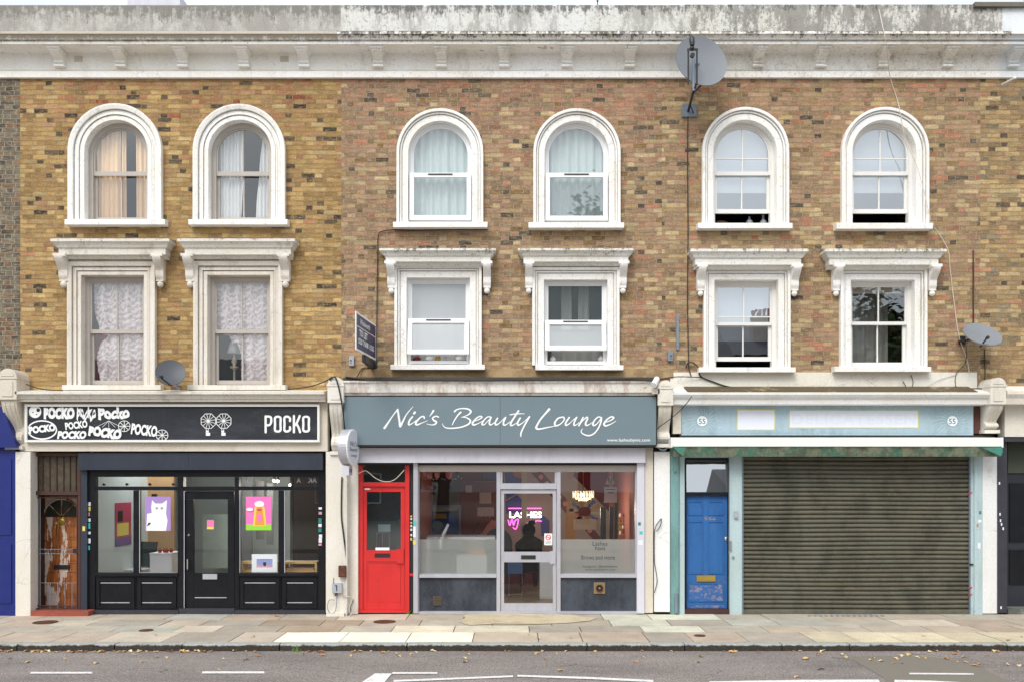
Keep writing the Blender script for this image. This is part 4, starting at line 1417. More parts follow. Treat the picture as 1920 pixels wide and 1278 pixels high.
for w_, z0, lb in ((w5, 0.62, 'white roller blind low behind the open arched sash with pale things below'), (w6, 0.62, 'white roller blind low behind the arched sash crossed by the loose cable'),
               (w11, 0.50, 'white roller blind behind the window reflecting a rooftop'), (w12, 1.28, 'beige roller blind pulled a little way down behind the closed sash')):
    mb = MB()
    mb.box(w_['fx0'] + 0.02, w_['fx1'] - 0.02, 0.262, 0.268, w_['zb'] + z0, w_['zt'] - 0.02)
    mb.box(w_['fx0'] + 0.02, w_['fx1'] - 0.02, 0.256, 0.274, w_['zb'] + z0 - 0.03, w_['zb'] + z0 - 0.002)
    tag(mb.build('roller_blind', plain('blind_fabric', (0.44, 0.48, 0.52, 1) if w_ is not w12 else (0.5, 0.44, 0.38, 1), 0.8)), lb, 'blind')
curtain(w12, 'net_curtain', 'added grey backing net hanging deep behind the closed sash window', 'backing_net', w12['fx0'], w12['fx1'], y=0.9, folds=6)  # added backing that lightens the dark panes
curtain(w10, 'net_curtain', 'narrow pale net fold behind the dark dusty pane, nearer the To Let board', 'sheer_white', w10['fx0'] + .25, w10['fx0'] + .42, y=0.30, folds=2, z0=w10['zm'] - .1)
curtain(w10, 'net_curtain', 'narrow pale net fold behind the dark dusty pane, nearer the tall cable', 'sheer_white', w10['fx1'] - .40, w10['fx1'] - .22, y=0.30, folds=2, z0=w10['zm'] - .1)
curtain(w9, 'net_curtain', 'pale net hanging behind the obscure glass above the cups', 'sheer_white', w9['fx0'], w9['fx1'], y=0.34, folds=5, amp=.03)
curtain(w10, 'net_curtain', 'added grey backing net low behind the tilted light under the dusty pane', 'backing_net', w10['fx0'], w10['fx1'], y=0.34, folds=5, z1=w10['zb'] + .6)  # added backing, keeps the open gap from going black
for a, h, lb in ((1405, 0.17, 'pale translucent bottle standing in the dark gap of the open arched sash'), (1431, 0.2, 'tall striped glass standing at the edge of the dark gap of the open arched sash')):
    mb = MB(); mb.lathe([(0.045, 0), (0.06, 0.02), (0.055, 0.09), (0.02, 0.13), (0.018, h)], (X(a, 0.3), 0.3, w5['zb'] + 0.04), (0, 0, 1), 14)
    tag(mb.build('bottle', M['dish'], smooth=True), lb, 'bottle')

# ---- neighbours that only show at the edges of the picture
b0 = thing('terraced_house', ((XA - 12.9) / 2, 0, 0), 'grey brick house with royal blue shopfront at the picture edge', 'house')
mb = MB(); mb.sheet([[(-12.9, 3.3), (XA, 3.3), (XA, ZTOP), (-12.9, ZTOP)]], 0.0); mb.build('brick_wall', M['brick_left'], b0, recalc=False)
cornice(b0, -12.9, XA - 0.022, M['cornice_one'], M['parapet_one'], (), 9, 'soot')
shell(b0, -12.9, XA)
mb = MB(); mb.box(-12.9, X(-40, 0), 0.0, 0.2, 0.0, 3.29); mb.build('shopfront', M['blue_paint'], b0)
mb = MB()
mb.box(X(-40, 0), X(29, -0.2), -0.20, 0.05, 0.0, Z(838, -0.2))
mb.box(X(-22, 0), X(22, -0.2), -0.215, -0.2005, 0.2, 1.15)
mb.box(X(-22, 0), X(22, -0.2), -0.215, -0.2005, 1.3, Z(860, -0.2))
mb.build('pilaster', M['blue_paint'], b0)
mb = MB()
mb.prism([(X(-60, -.3), Z(838, -.3)), (X(31, -.3), Z(838, -.3)), (X(18, -.3), Z(800, -.3)), (X(6, -.3), Z(762, -.3)), (X(-60, -.3), Z(762, -.3))], 'y', -0.30, 0.0)
mb.build('fascia', M['blue_paint'], b0)
b4 = thing('terraced_house', ((XD + 12.9) / 2, 0, 0), 'ochre brick house with dark shop doorway at the picture edge beyond the shutter', 'house')
mb = MB(); mb.sheet([[(XD, 3.3), (12.9, 3.3), (12.9, ZTOP), (XD, ZTOP)]], 0.0); mb.build('brick_wall', M['brick_right'], b4, recalc=False)
cornice(b4, X(1871), 12.9, stucco('cornice_fresh', (0.80, 0.83, 0.86, 1), (0.5, 0.5, 0.5, 1), 0.15, 111), stucco('parapet_fresh', (0.72, 0.75, 0.78, 1), (0.3, 0.3, 0.3, 1), 0.25, 113), (1907,), 10, 'cornice_one')
mb = MB(); mb.box(X(1828, -0.2), 12.9, -0.20, 0.2, Z(12, -.2), Z(4, -.2)); mb.build('coping', M['cornice_three'], b4)
shell(b4, XD, 12.9)
mb = MB()                                    # dark recessed shop door and window beyond the post
mb.box(X(1889, 0), 12.9, 0.30, 0.4, 0.0, 3.29)
mb.build('shopfront', M['black_board'], b4)
mb = MB()
for a0, a1, c0, c1 in ((1893, 1930, 905, 1015), (1893, 1930, 1030, 1095)):
    mb.box(X(a0, .28), X(a1, .28), 0.28, 0.298, Z(c1, .28), Z(c0, .28))
mb.build('door_panel', M['black_wood'], b4)
mb = MB(); mb.pb(1890, 1960, 828, 886, 0.27, 0.299); mb.build('transom', plain('olive_board', srgb(70, 76, 62), .6), b4)
mb = MB(); mb.pb(1870, 1888.5, 826, 1148, -0.06, 0.2); mb.build('pilaster', M['asphalt_dark'], b4)
mb = MB(); mb.pb(1884, 2400, 757, 818, -0.12, 0.1); mb.build('fascia', M['offwhite'], b4)
mb = MB(); mb.pb(1884, 2400, 820, 827, -0.14, 0.1); mb.build('fascia_rail', M['asphalt_dark'], b4)
mb = MB(); mb.prism([(0, Z(757, -.34)), (-.34, Z(757, -.34)), (-.36, Z(746, -.36)), (-.4, Z(738, -.4)), (-.4, Z(733, -.4)), (0, Z(722, -.1))], 'x', X(1889, -.4), 12.9)
mb.build('shop_cornice', M['offwhite'], b4)
mb = MB(); mb.box(X(1889, 0), 12.9, -0.02, 0.3, -0.01, 0.08); mb.build('step', M['kerb'], b4)

# ================================================================ shop level, house one
def frame_rect(mb, a, b, c, d, t, yf, yb):
    """picture-frame of boxes: outer px rect a..b, c..d with bar width t px"""
    mb.pb(a, b, c, c + t, yf, yb); mb.pb(a, b, d - t, d, yf, yb)
    mb.pb(a, a + t, c + t + 0.05, d - t - 0.05, yf, yb); mb.pb(b - t, b, c + t + 0.05, d - t - 0.05, yf, yb)


def pane(b, px0, px1, py0, py1, y, mat, name='pane'):
    mb = MB()
    mb.face([(X(px0, y), y, Z(py1, y)), (X(px1, y), y, Z(py1, y)), (X(px1, y), y, Z(py0, y)), (X(px0, y), y, Z(py0, y))])
    return mb.build(name, mat, b)


# fascia, cornice, pilasters
mb = MB()
yc = -0.40
mb.prism([(0, Z(752, -.3)), (-0.30, Z(752, -.3)), (-0.31, Z(748, -.31)), (-0.33, Z(747, -.33)), (-0.36, Z(741, -.36)), (-0.40, Z(738, yc)), (-0.40, Z(733, yc)), (0.0, Z(733, yc) + 0.06)], 'x', X(28, yc), X(608, yc))
mb.build('shop_cornice', M['hood_one'], b1)
mb = MB(); mb.pb(38, 614, 754, 845, -0.16, 0.05); mb.build('fascia', M['cream'], b1)
mb = MB(); mb.pb(29, 57, 846, 1157, -0.20, 0.05); mb.build('pilaster', M['offwhite'], b1)
mb = MB(); mb.pb(611, 650, 846, 1148, -0.18, 0.05); mb.pb(611.5, 645, 1149, 1157, -0.26, 0.05); mb.build('pilaster', M['offwhite'], b1)
console(b1, 14, 34, 690, 748, 842, M['cream'])
console(b1, 629, 30, 706, 754, 852, M['offwhite'])
mb = MB(); mb.pb(147, 605, 848, 879, -0.12, 0.04); mb.pb(352, 353, 848, 879, -0.124, -0.121); mb.pb(147, 605, 877, 880, -0.13, -0.1205)
mb.build('shutter_box', M['navy'], b1)
# old door bay
bay = MB()
bay.pb(57.5, 64, 848, 1143, -0.03, 0.10); bay.pb(146, 151, 848, 1143, -0.03, 0.10); bay.pb(64.2, 145.8, 848, 854, -0.03, 0.10); bay.pb(64.2, 145.8, 920, 927, -0.03, 0.10)
bay.pb(64.2, 145.8, 1139, 1143, -0.02, 0.10)
fr = bay.build('door_frame', M['brown_paint'], b1)
mb = MB(); mb.box(X(57.5, 0), X(60, 0), 0.10, 0.5, 0.0, Z(920, 0)); mb.box(X(151, 0), X(153, 0), 0.10, 0.5, 0.0, Z(920, 0)); mb.box(X(60.1, 0), X(150.9, 0), 0.1, 0.5, Z(920, 0), Z(917, 0))
mb.build('porch_lining', M['brown_paint'], b1)
mb = MB(); mb.box(X(57.5, 0), X(153, 0), 0.5, 0.6, 0.0, 3.2); mb.build('porch_back', M['joinery_old'], b1)
mb = MB(); mb.box(X(60, 0), X(150, 0), -0.02, 0.5, 0.0, 0.07); mb.build('porch_floor', M['step_red'], b1)
tr_ = pane(b1, 64, 146, 854, 920, 0.04, plain('patterned_dark_glass', srgb(84, 76, 64), 0.25, var=0.5, scale=14), 'transom_pane')
mb = MB()
for a in (70, 79, 92, 105, 118, 130, 141):
    mb.pb(a, a + 1.2, 854, 920, 0.02, 0.034)
mb.build('transom_bars', M['brown_paint'], b1)
dx0, dx1, dz0, dz1, yd = X(80, .42), X(153, .42), 0.09, Z(930, .42), 0.42
mb = MB()
mb.box(dx0, dx1, yd, yd + 0.05, dz0, dz1)
dw = dx1 - dx0
dcx = (dx0 + dx1) / 2
def pan(mb, a, b_, c, d, y, raise_=0.012):
    """moulded panel: sunk bevel and raised centre (fractions of door box)"""
    x0, x1 = a, b_
    frame_t = 0.018
    mb.box(x0, x1, y - 0.010, y - 0.0005, d - frame_t, d); mb.box(x0, x1, y - 0.010, y - 0.0005, c, c + frame_t)
    mb.box(x0, x0 + frame_t, y - 0.010, y - 0.0005, c + frame_t + .0005, d - frame_t - .0005); mb.box(x1 - frame_t, x1, y - 0.010, y - 0.0005, c + frame_t + .0005, d - frame_t - .0005)
    mb.box(x0 + 0.045, x1 - 0.045, y - raise_, y - 0.0005, c + 0.045, d - 0.045)
for k in (0, 1):
    a, c = (dx0 + 0.03, dcx - 0.045) if k == 0 else (dcx + 0.045, dx1 - 0.03)
    for (q0, q1) in ((1010, 982), (1055, 1022), (1118, 1070)):
        pan(mb, a, c, Z(q0, yd), Z(q1, yd), yd)
    mb.box(a + 0.02, c - 0.02, yd - 0.004, yd - 0.0005, Z(1118, yd) - .14, Z(1118, yd) - .03)
door1 = mb.build('door', M['old_door'], b1, label='varnished wooden door with peeling pale patches and fan glass')
mb = MB()
R = dw * 0.46; zf_ = Z(968, yd)
mb.prism([(dcx + R * math.cos(a * PI / 16), zf_ + R * math.sin(a * PI / 16)) for a in range(17)], 'y', yd - 0.014, yd - 0.0006)
fan = mb.build('fan_pane', plain('dark_fan_glass', srgb(54, 58, 52), 0.15), door1)
mb = MB()
for a in (PI * .25, PI * .5, PI * .75):
    mb.tube([(dcx + .03 * math.cos(a), yd - .02, zf_ + .03 * math.sin(a)), (dcx + R * math.cos(a), yd - .02, zf_ + R * math.sin(a))], 0.009, 6)
mb.tube([(dcx + R * math.cos(a * PI / 16), yd - .018, zf_ + R * math.sin(a * PI / 16)) for a in range(17)], 0.012, 6)
mb.build('fan_bars', M['old_door'], door1)
mb = MB(); mb.lathe([(0.055, 0), (0.055, 0.02), (0.03, 0.03), (0.02, 0.05)], (dcx, yd - 0.002, Z(977, yd)), (0, -1, 0), 18)
mb.tube([(dcx + .045 * math.cos(a * PI / 8), yd - .05, Z(980, yd) + .045 * math.sin(a * PI / 8)) for a in range(17)], 0.008, 6)
mb.build('knocker', M['brass'], door1)
mb = MB(); mb.box(dcx - .13, dcx + .13, yd - .018, yd - .0007, Z(1066, yd), Z(1058, yd)); mb.build('letterbox', M['black_metal'], door1)
# gate of thin bars standing open in front
gt = thing('security_gate', (X(108), 0.02, 0.07), 'thin rusty metal bar gate in front of the wooden door', 'gate')
mb = MB()
for a in (66, 144):
    mb.tube([(X(a, .0), 0.02, 0.09), (X(a, 0), 0.02, Z(930, 0))], 0.013, 6)
for c in (932, 1135):
    mb.tube([(X(66, .0), 0.02, Z(c)), (X(144, 0), 0.02, Z(c))], 0.011, 6)
mb.build('frame', M['brown_paint'], gt)
mb = MB()
for a in (74, 93, 107, 121, 134):
    mb.tube([(X(a, 0), 0.02, 0.09), (X(a, 0), 0.02, Z(1092 if a > 80 else 930))], 0.007, 6)
for c in (1029, 1037, 1092):
    mb.tube([(X(66, 0), 0.02, Z(c)), (X(144, 0), 0.02, Z(c))], 0.0045, 6)
mb.build('bars', M['galv'], gt)
mb = MB(); mb.pb(136, 150, 1028, 1036, -0.02, 0.03); mb.build('lock_box', M['black_metal'], gt)
mb = MB(); mb.box(X(57, -0.25), X(165, -0.25), -0.24, 0.0, 0.0, 0.075); mb.build('step', M['step_red'], b1)

# black timber shopfront
sf = MB()
BW = M['black_wood']
sf.pb(151.5, 163, 880, 1150, -0.05, 0.10)
post = sf.build('post', M['navy'], b1)
sf = MB()
sf.pb(163.5, 178, 880, 1150, 0.0, 0.12)
sf.pb(178.2, 601, 880, 893, 0.0, 0.12)
sf.pb(178.2, 333, 911, 918, 0.01, 0.12)
sf.pb(250, 260, 918.3, 1073, 0.01, 0.12)
sf.pb(333.2, 344, 893.2, 1150, 0.0, 0.12)
sf.pb(440, 448, 893.2, 1150, 0.0, 0.12)
sf.pb(344.2, 439.8, 911, 919, 0.01, 0.12)
sf.pb(448.2, 597, 911, 918, 0.01, 0.12)
sf.pb(522, 532, 918.3, 1073, 0.01, 0.12)
sf.pb(597.2, 609, 880, 1148, -0.02, 0.12)
sf.pb(178.2, 333, 1073.2, 1079, -0.03, 0.12)
sf.pb(448.2, 597, 1073.2, 1079, -0.03, 0.12)
sfo = sf.build('shopfront', BW, b1)
for a, c in ((178.5, 255), (256, 333), (448.5, 526), (528, 597)):
    mb = MB()
    mb.pb(a, c, 1079.5, 1142, 0.02, 0.10)
    frame_rect(mb, a + 3, c - 3, 1083, 1140, 5, 0.0, 0.0195)
    pnl = mb.build('stallriser', BW, b1)
    mb = MB()
    mb.pb(a + 10, c - 10, 1091, 1092.6, 0.012, 0.0195)
    mb.pb(a + 11, c - 12, 1128, 1129.6, 0.012, 0.0195)
    mb.build('trim', M['silver'], pnl)
mb = MB(); mb.pb(163, 334, 1143, 1150, -0.05, 0.1); mb.pb(440, 609, 1143, 1150, -0.05, 0.1); mb.pb(335, 439.5, 1140, 1150, -0.03, 0.1); mb.build('plinth', M['asphalt_dark'], b1)
panes = []
GS = M['glass_shop']
for a, c, d, e in ((178, 333, 893, 911), (344, 440, 893, 911), (448, 597, 893, 911), (178, 250, 918, 1073), (260, 333, 918, 1073), (448, 522, 918, 1073), (532, 597, 918, 1073)):
    pane(b1, a, c, d, e, 0.07, GS)
for q in ((261, 262.5, 918.5, 1073), (449, 450.5, 918.5, 1073), (533, 534.5, 918.5, 1073), (263, 332, 1072, 1073), (344.5, 346, 920, 1139)):
    mb = MB(); mb.pb(*q, 0.005, 0.009); mb.build('glazing_trim', M['silver'], b1)
# door
mb = MB()
mb.pb(346.5, 439, 920, 935, 0.04, 0.09); mb.pb(346.5, 363, 935.2, 1139, 0.04, 0.09); mb.pb(427, 439, 935.2, 1139, 0.04, 0.09); mb.pb(363.2, 426.8, 1073, 1139, 0.045, 0.09)
mb.pb(365, 425, 1076, 1077, 0.035, 0.0445); mb.pb(365, 425, 1118, 1119.5, 0.035, 0.0445)
d1 = mb.build('door', BW, b1, label='black glazed shop door with a steel handle')
pane(d1, 363, 427, 935, 1073, 0.065, GS)
mb = MB(); mb.tube([(X(352, 0), -0.02, Z(1047)), (X(352, 0), -0.02, Z(1066))], 0.012, 8); mb.tube([(X(352, 0), -0.02, Z(1050)), (X(352, 0), 0.04, Z(1050))], 0.007, 6); mb.tube([(X(352, 0), -0.02, Z(1063)), (X(352, 0), 0.04, Z(1063))], 0.007, 6)
mb.lathe([(0.018, 0), (0.018, 0.02)], (X(353, 0), 0.04, Z(1002)), (0, -1, 0), 12)
mb.build('handle', M['chrome'], d1)
mb = MB(); mb.pb(380, 407, 1075, 1085, 0.028, 0.0345); mb.build('letterbox', M['silver'], d1)
mb = MB(); mb.pb(365, 425, 1118.6, 1120.2, 0.030, 0.0345); mb.build('trim', M['silver'], d1)

# interior of the gallery shop
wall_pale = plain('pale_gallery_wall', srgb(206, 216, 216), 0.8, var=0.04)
wood_floor = plain('wood_floor', srgb(146, 116, 84), 0.5, var=0.2)
tanw = plain('tan_board', srgb(190, 150, 108), 0.6, var=0.15)
x0_, x1_ = X(168, 0), X(606, 0)
xm_ = X(446, 0.12)
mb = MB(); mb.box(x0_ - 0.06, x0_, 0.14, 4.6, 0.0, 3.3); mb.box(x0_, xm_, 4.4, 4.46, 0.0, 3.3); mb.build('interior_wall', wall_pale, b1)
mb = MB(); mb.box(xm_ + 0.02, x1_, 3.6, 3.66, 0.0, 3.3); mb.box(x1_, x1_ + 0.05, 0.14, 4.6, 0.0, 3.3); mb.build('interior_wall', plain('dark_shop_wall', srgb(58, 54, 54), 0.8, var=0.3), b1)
mb = MB(); mb.box(x0_, x1_, 0.13, 4.6, 0.05, 0.10); mb.build('interior_floor', wood_floor, b1)
mb = MB(); mb.box(x0_, x1_, 0.13, 4.6, 3.31, 3.36); mb.build('interior_ceiling', M['grey_room'], b1)
mb = MB(); mb.box(X(276, 2.4), X(326, 2.4), 2.4, 2.46, 0.1, 3.3); mb.build('partition', tanw, b1)
mb = MB(); mb.box(X(455, 2.6), X(472, 2.6), 2.6, 2.66, 0.1, 3.3); mb.box(X(545, 2), X(549, 2), 2.0, 2.05, 0.1, 3.3); mb.build('partition', M['grey_room'], b1)
mb = MB()
for a, c, d, e in ((480, 495, 900, 1010), (500, 512, 905, 1020)):
    mb.pb(a, c, d, e, 2.7, 2.72)
mb.build('curtain_rail_panel', M['grey_room'], b1)

def poster(px0, px1, py0, py1, y, base, label, shapes=(), cat='poster', th=0.004):
    o = thing('poster', ((X(px0, y) + X(px1, y)) / 2, y, Z(py1, y)), label, cat)
    mb = MB(); mb.pb(px0, px1, py0, py1, y, y + th)
    mb.build('sheet', base, o)
    for k, (pts, m) in enumerate(shapes):
        mb = MB()
        yy = y - 0.002 - 0.002 * k
        mb.plate([(X(px0 + (px1 - px0) * u, y), Z(py0 + (py1 - py0) * v, y)) for u, v in pts], yy, 0.0015)
        mb.build('printed_shape', m, o)
    return o
def P(name, r, g, b): return plain(name, srgb(r, g, b), 0.5, var=0.04)
wht, org, yel, grn, pnk, mag, pur, blu = P('print_white', 236, 238, 240), P('print_orange', 226, 150, 70), P('print_yellow', 226, 206, 90), P('print_green', 146, 210, 70), P('print_pink', 240, 120, 190), P('print_magenta', 180, 70, 100), P('print_purple', 166, 136, 198), P('print_blue', 70, 110, 180)
blk_ = P('print_black', 30, 30, 34)
def ell(cx, cy, rx, ry, n=20, a0=0, a1=2 * PI):
    return [(cx + rx * math.cos(a0 + (a1 - a0) * k / n), cy + ry * math.sin(a0 + (a1 - a0) * k / n)) for k in range(n + (0 if a1 - a0 >= 2 * PI - 1e-6 else 1))]
poster(272, 320, 930, 994, 0.055, pur, 'lilac poster of a plain white cat on the shop window', [
    ([(0.05, 1.0), (0.08, 0.5), (0.26, 0.48), (0.24, 0.3), (0.28, 0.10), (0.40, 0.20), (0.66, 0.20), (0.86, 0.10), (0.84, 0.32), (0.82, 0.5), (0.88, 0.7), (0.82, 1.0)], wht),
    (ell(0.46, 0.34, 0.05, 0.035), P('print_grey', 150, 160, 160)), (ell(0.66, 0.34, 0.05, 0.035), P('print_grey_b', 150, 160, 160)),
    ([(0.08, 0.86), (0.14, 0.76), (0.24, 0.77), (0.16, 0.83)], P('print_dark_green', 40, 70, 60))])
poster(461, 509, 930, 993, 0.055, pnk, 'bright pink poster of a round topped yellow figure on green grass', [
    ([(0, 0.83), (1, 0.83), (1, 1), (0, 1)], grn), ([(0.28, 0.88), (0.34, 0.36), (0.40, 0.20), (0.66, 0.20), (0.74, 0.36), (0.80, 0.88)], yel),
    (ell(0.53, 0.22, 0.19, 0.09), wht), ([(0.36, 0.84), (0.42, 0.30), (0.64, 0.30), (0.72, 0.84)], org), (ell(0.54, 0.62, 0.10, 0.12), pnk), (ell(0.53, 0.39, 0.09, 0.03), mag),
    (ell(0.16, 0.38, 0.13, 0.05), wht)])
# poster on the inner side wall
xw = x0_ + 0.006
o = thing('poster', (xw, 1.0, 1.3), 'red and yellow poster hanging on the pale inner wall of the gallery', 'poster')
def wallbox(mb, ya, yb, za, zb, t=0.004): mb.box(xw, xw + t, ya, yb, za, zb)
mb = MB(); wallbox(mb, 0.95, 1.62, 1.02, 1.78); mb.build('sheet', mag, o)
mb = MB(); wallbox(mb, 0.95, 1.62, 1.02, 1.17, 0.007); mb.build('printed_shape', P('print_violet', 110, 80, 140), o)
mb = MB(); wallbox(mb, 1.02, 1.5, 1.2, 1.42, 0.007); mb.build('printed_shape', yel, o)
mb = MB(); wallbox(mb, 1.05, 1.25, 1.45, 1.64, 0.007); mb.build('printed_shape', blk_, o)
# chair, plinth, trays, benches
def chair(name, cx, cy, z, rot, label, mseat, mback):
    o = thing(name, (cx, cy, z), label, 'chair')
    def tr(x, y): return (cx + x * math.cos(rot) - y * math.sin(rot), cy + x * math.sin(rot) + y * math.cos(rot))
    def rb(mb, xa, xb, ya, yb, za, zb, dy=0):
        v = []
        for zz, s in ((za, 0), (zb, dy)):
            for (a, b_) in ((xa, ya), (xb, ya), (xb, yb), (xa, yb)):
                p = tr(a, b_ + s); v.append(mb.bm.verts.new((p[0], p[1], z + zz)))
        for q in ((0, 1, 5, 4), (1, 2, 6, 5), (2, 3, 7, 6), (3, 0, 4, 7), (4, 5, 6, 7), (3, 2, 1, 0)):
            mb.bm.faces.new([v[i] for i in q])
    mb = MB(); rb(mb, -.24, .24, -.23, .23, .40, .48); mb.build('seat', mseat, o)
    mb = MB(); rb(mb, -.23, .23, .20, .25, .50, .95, .10); mb.build('backrest', mback, o)
    for a in (-.2, .2):
        for c in (-.19, .19):
            mb = MB(); p = tr(a, c); mb.tube([(p[0], p[1], z), (p[0], p[1], z + .4)], 0.014, 6); mb.build('leg', M['chrome'], o)
    return o
chair('chair', X(250, 1.5), 1.55, 0.1, -0.3, 'dark green backed chair with a pale seat inside the gallery shop', plain('pale_seat', (0.6, .6, .58, 1), .6), plain('dark_green_cloth', srgb(30, 52, 54), .8))
pl = thing('display_plinth', (X(300, 1.2), 1.3, 0.1), 'white display box holding small red things behind the cat poster', 'plinth')
mb = MB(); mb.box(X(281, 1.1), X(322, 1.1), 1.1, 1.6, 0.1, Z(1038, 1.1)); mb.box(X(280, 1.09), X(323, 1.09), 1.085, 1.61, Z(1038, 1.1) + .001, Z(1038, 1.1) + .02); mb.build('box', wht, pl)
for k, a in enumerate((300, 307, 313, 319)):
    mb = MB(); mb.lathe([(0.02, 0), (0.035, 0.02), (0.03, 0.05), (0.012, 0.06), (0.012, 0.075)], (X(a, 1.2), 1.2 + .05 * (k % 2), Z(1038, 1.1) + .022), (0, 0, 1), 12)
    tag(mb.build('ornament', P('dull_red', 150, 50, 44)), 'small dull red ornament in the row on the white display box', 'ornament', 'red ornaments')
def wframe(px0, px1, py0, py1, y, label):
    o = thing('wooden_frame', ((X(px0, y) + X(px1, y)) / 2, y, Z(py1, y)), label, 'display frame')
    mb = MB(); frame_rect(mb, px0, px1, py0, py1, 4, y, y + 0.25); mb.build('frame', tanw_light, o)
    return o
tanw_light = plain('pale_pine', srgb(226, 190, 130), 0.5, var=0.12)
wframe(452, 521, 1052, 1073, 0.25, 'low pine display frame in the shop window behind the framed picture')
fr2 = wframe(531, 594, 1052, 1073, 0.25, 'low pine display frame in the last pane beside the pilaster')
mb = MB(); mb.pb(536, 588, 1064, 1068.5, 0.28, 0.48); mb.build('tray', tanw, fr2)
fp = thing('framed_picture', (X(496, .2), .2, Z(1072, .2)), 'white framed picture of a blue and pink view leaning in the window', 'picture')
mb = MB(); frame_rect(mb, 472, 520, 1038, 1072, 9, 0.17, 0.19); mb.build('frame', wht, fp)
mb = MB(); mb.pb(481, 511, 1047, 1063, 0.18, 0.186); mb.build('picture', P('sky_print', 150, 160, 214), fp)
mb = MB(); mb.pb(481, 511, 1058.5, 1063, 0.177, 0.1795); mb.build('picture', P('pink_print', 214, 160, 176), fp)
mb = MB(); mb.plate([(X(494, .17), Z(1060, .17)), (X(498, .17), Z(1060, .17)), (X(499, .17), Z(1053, .17)), (X(493, .17), Z(1053, .17))], 0.174, .002); mb.build('picture', blk_, fp)
poster(388, 401, 974, 991, 0.055, P('pink_note', 236, 120, 170), 'small pink note taped inside the black shop door', [([(0, .75), (1, .75), (1, 1), (0, 1)], yel)], 'note')
mb = MB(); mb.pb(380, 428, 963, 1064, 3.6, 3.7); tag(mb.build('cupboard', plain('grey_green_cupboard', srgb(190, 206, 196), .6)), 'tall grey green cupboard at the back seen through the black door', 'cupboard')
mb = MB(); mb.pb(284, 294, 925, 950, 2.3, 2.32); mb.pb(283, 291, 958, 975, 2.3, 2.32); tag(mb.build('picture_frames', blk_), 'dark little picture frames on the tan partition', 'picture')
# reversed lettering on the transom glass and lit spots
letter_grey = plain('grey_lettering', srgb(150, 156, 164), .5)
mb = MB()
ptext(mb, 'UN', 452, 471, 892.5 + 2, 904, 0.062, mirror=True, bold=.02)
ptext(mb, 'A', 556, 564, 895, 904, 0.062, mirror=True, bold=.02)
ptext(mb, 'AK', 577, 594, 895, 904, 0.062, mirror=True, bold=.02)
mb.build('window_lettering', letter_grey, b1)  # mirror-image letters set on the pane as flat grey shapes
for px in (181 + 14, 238, 281, 325):
    mb = MB(); mb.lathe([(0.022, 0), (0.022, 0.03)], (X(px, .05), .065, Z(907, .05)), (0, -1, 0), 10); mb.build('glazing_stud', BW, b1)
lamp_m = emit('warm_bulb', (1, 0.9, 0.7, 1), 14)
for px, y, pz, lb in ((514, 2.2, 895, 'lit spot lamp pair near the first reversed letters'), (521, 2.2, 896, 'second lit spot lamp beside the first under the dark ceiling'), (545, 2.4, 903, 'lone lit spot lamp between the reversed letters')):
    o = thing('spot_lamp', (X(px, y), y, Z(pz, y)), lb, 'lamp', 'ceiling spot lamps in the gallery')
    mb = MB(); mb.lathe([(0.02, 0), (0.035, 0.06), (0.03, 0.07)], (X(px, y), y + .02, Z(pz, y) + .02), (0, -.5, -1), 10); mb.build('shade', M['black_metal'], o)
    mb = MB(); mb.ball((X(px, y), y - .02, Z(pz, y) - .05), 0.026, 2); mb.build('bulb', lamp_m, o)
    mb = MB(); mb.tube([(X(px, y), y + .02, Z(pz, y) + .02), (X(px, y), y + .02, 3.31)], .004, 5); mb.build('wire', M['black_metal'], o)
    pl_ = bpy.data.lights.new('spot_light', 'POINT'); pl_.energy = 10; pl_.color = (1, .9, .75); pl_.shadow_soft_size = .05
    po = bpy.data.objects.new('spot_light', pl_); COL.objects.link(po); po.parent = o; po.location = (0, -.12, -.1)
o = thing('strip_lamp', (X(300, 2.0), 2.0, 3.25), 'ceiling strip lamp over the pale end of the gallery', 'lamp')
mb = MB(); mb.box(X(240, 2), X(330, 2), 1.2, 1.28, 3.24, 3.30); mb.build('tube', emit('strip_tube', (0.92, 1, 1, 1), 9), o)
pl_ = bpy.data.lights.new('strip_light', 'AREA'); pl_.energy = 26; pl_.color = (.93, 1, 1); pl_.size = 1.0
po = bpy.data.objects.new('strip_light', pl_); COL.objects.link(po); po.parent = o; po.location = (0, -.3, -.05)

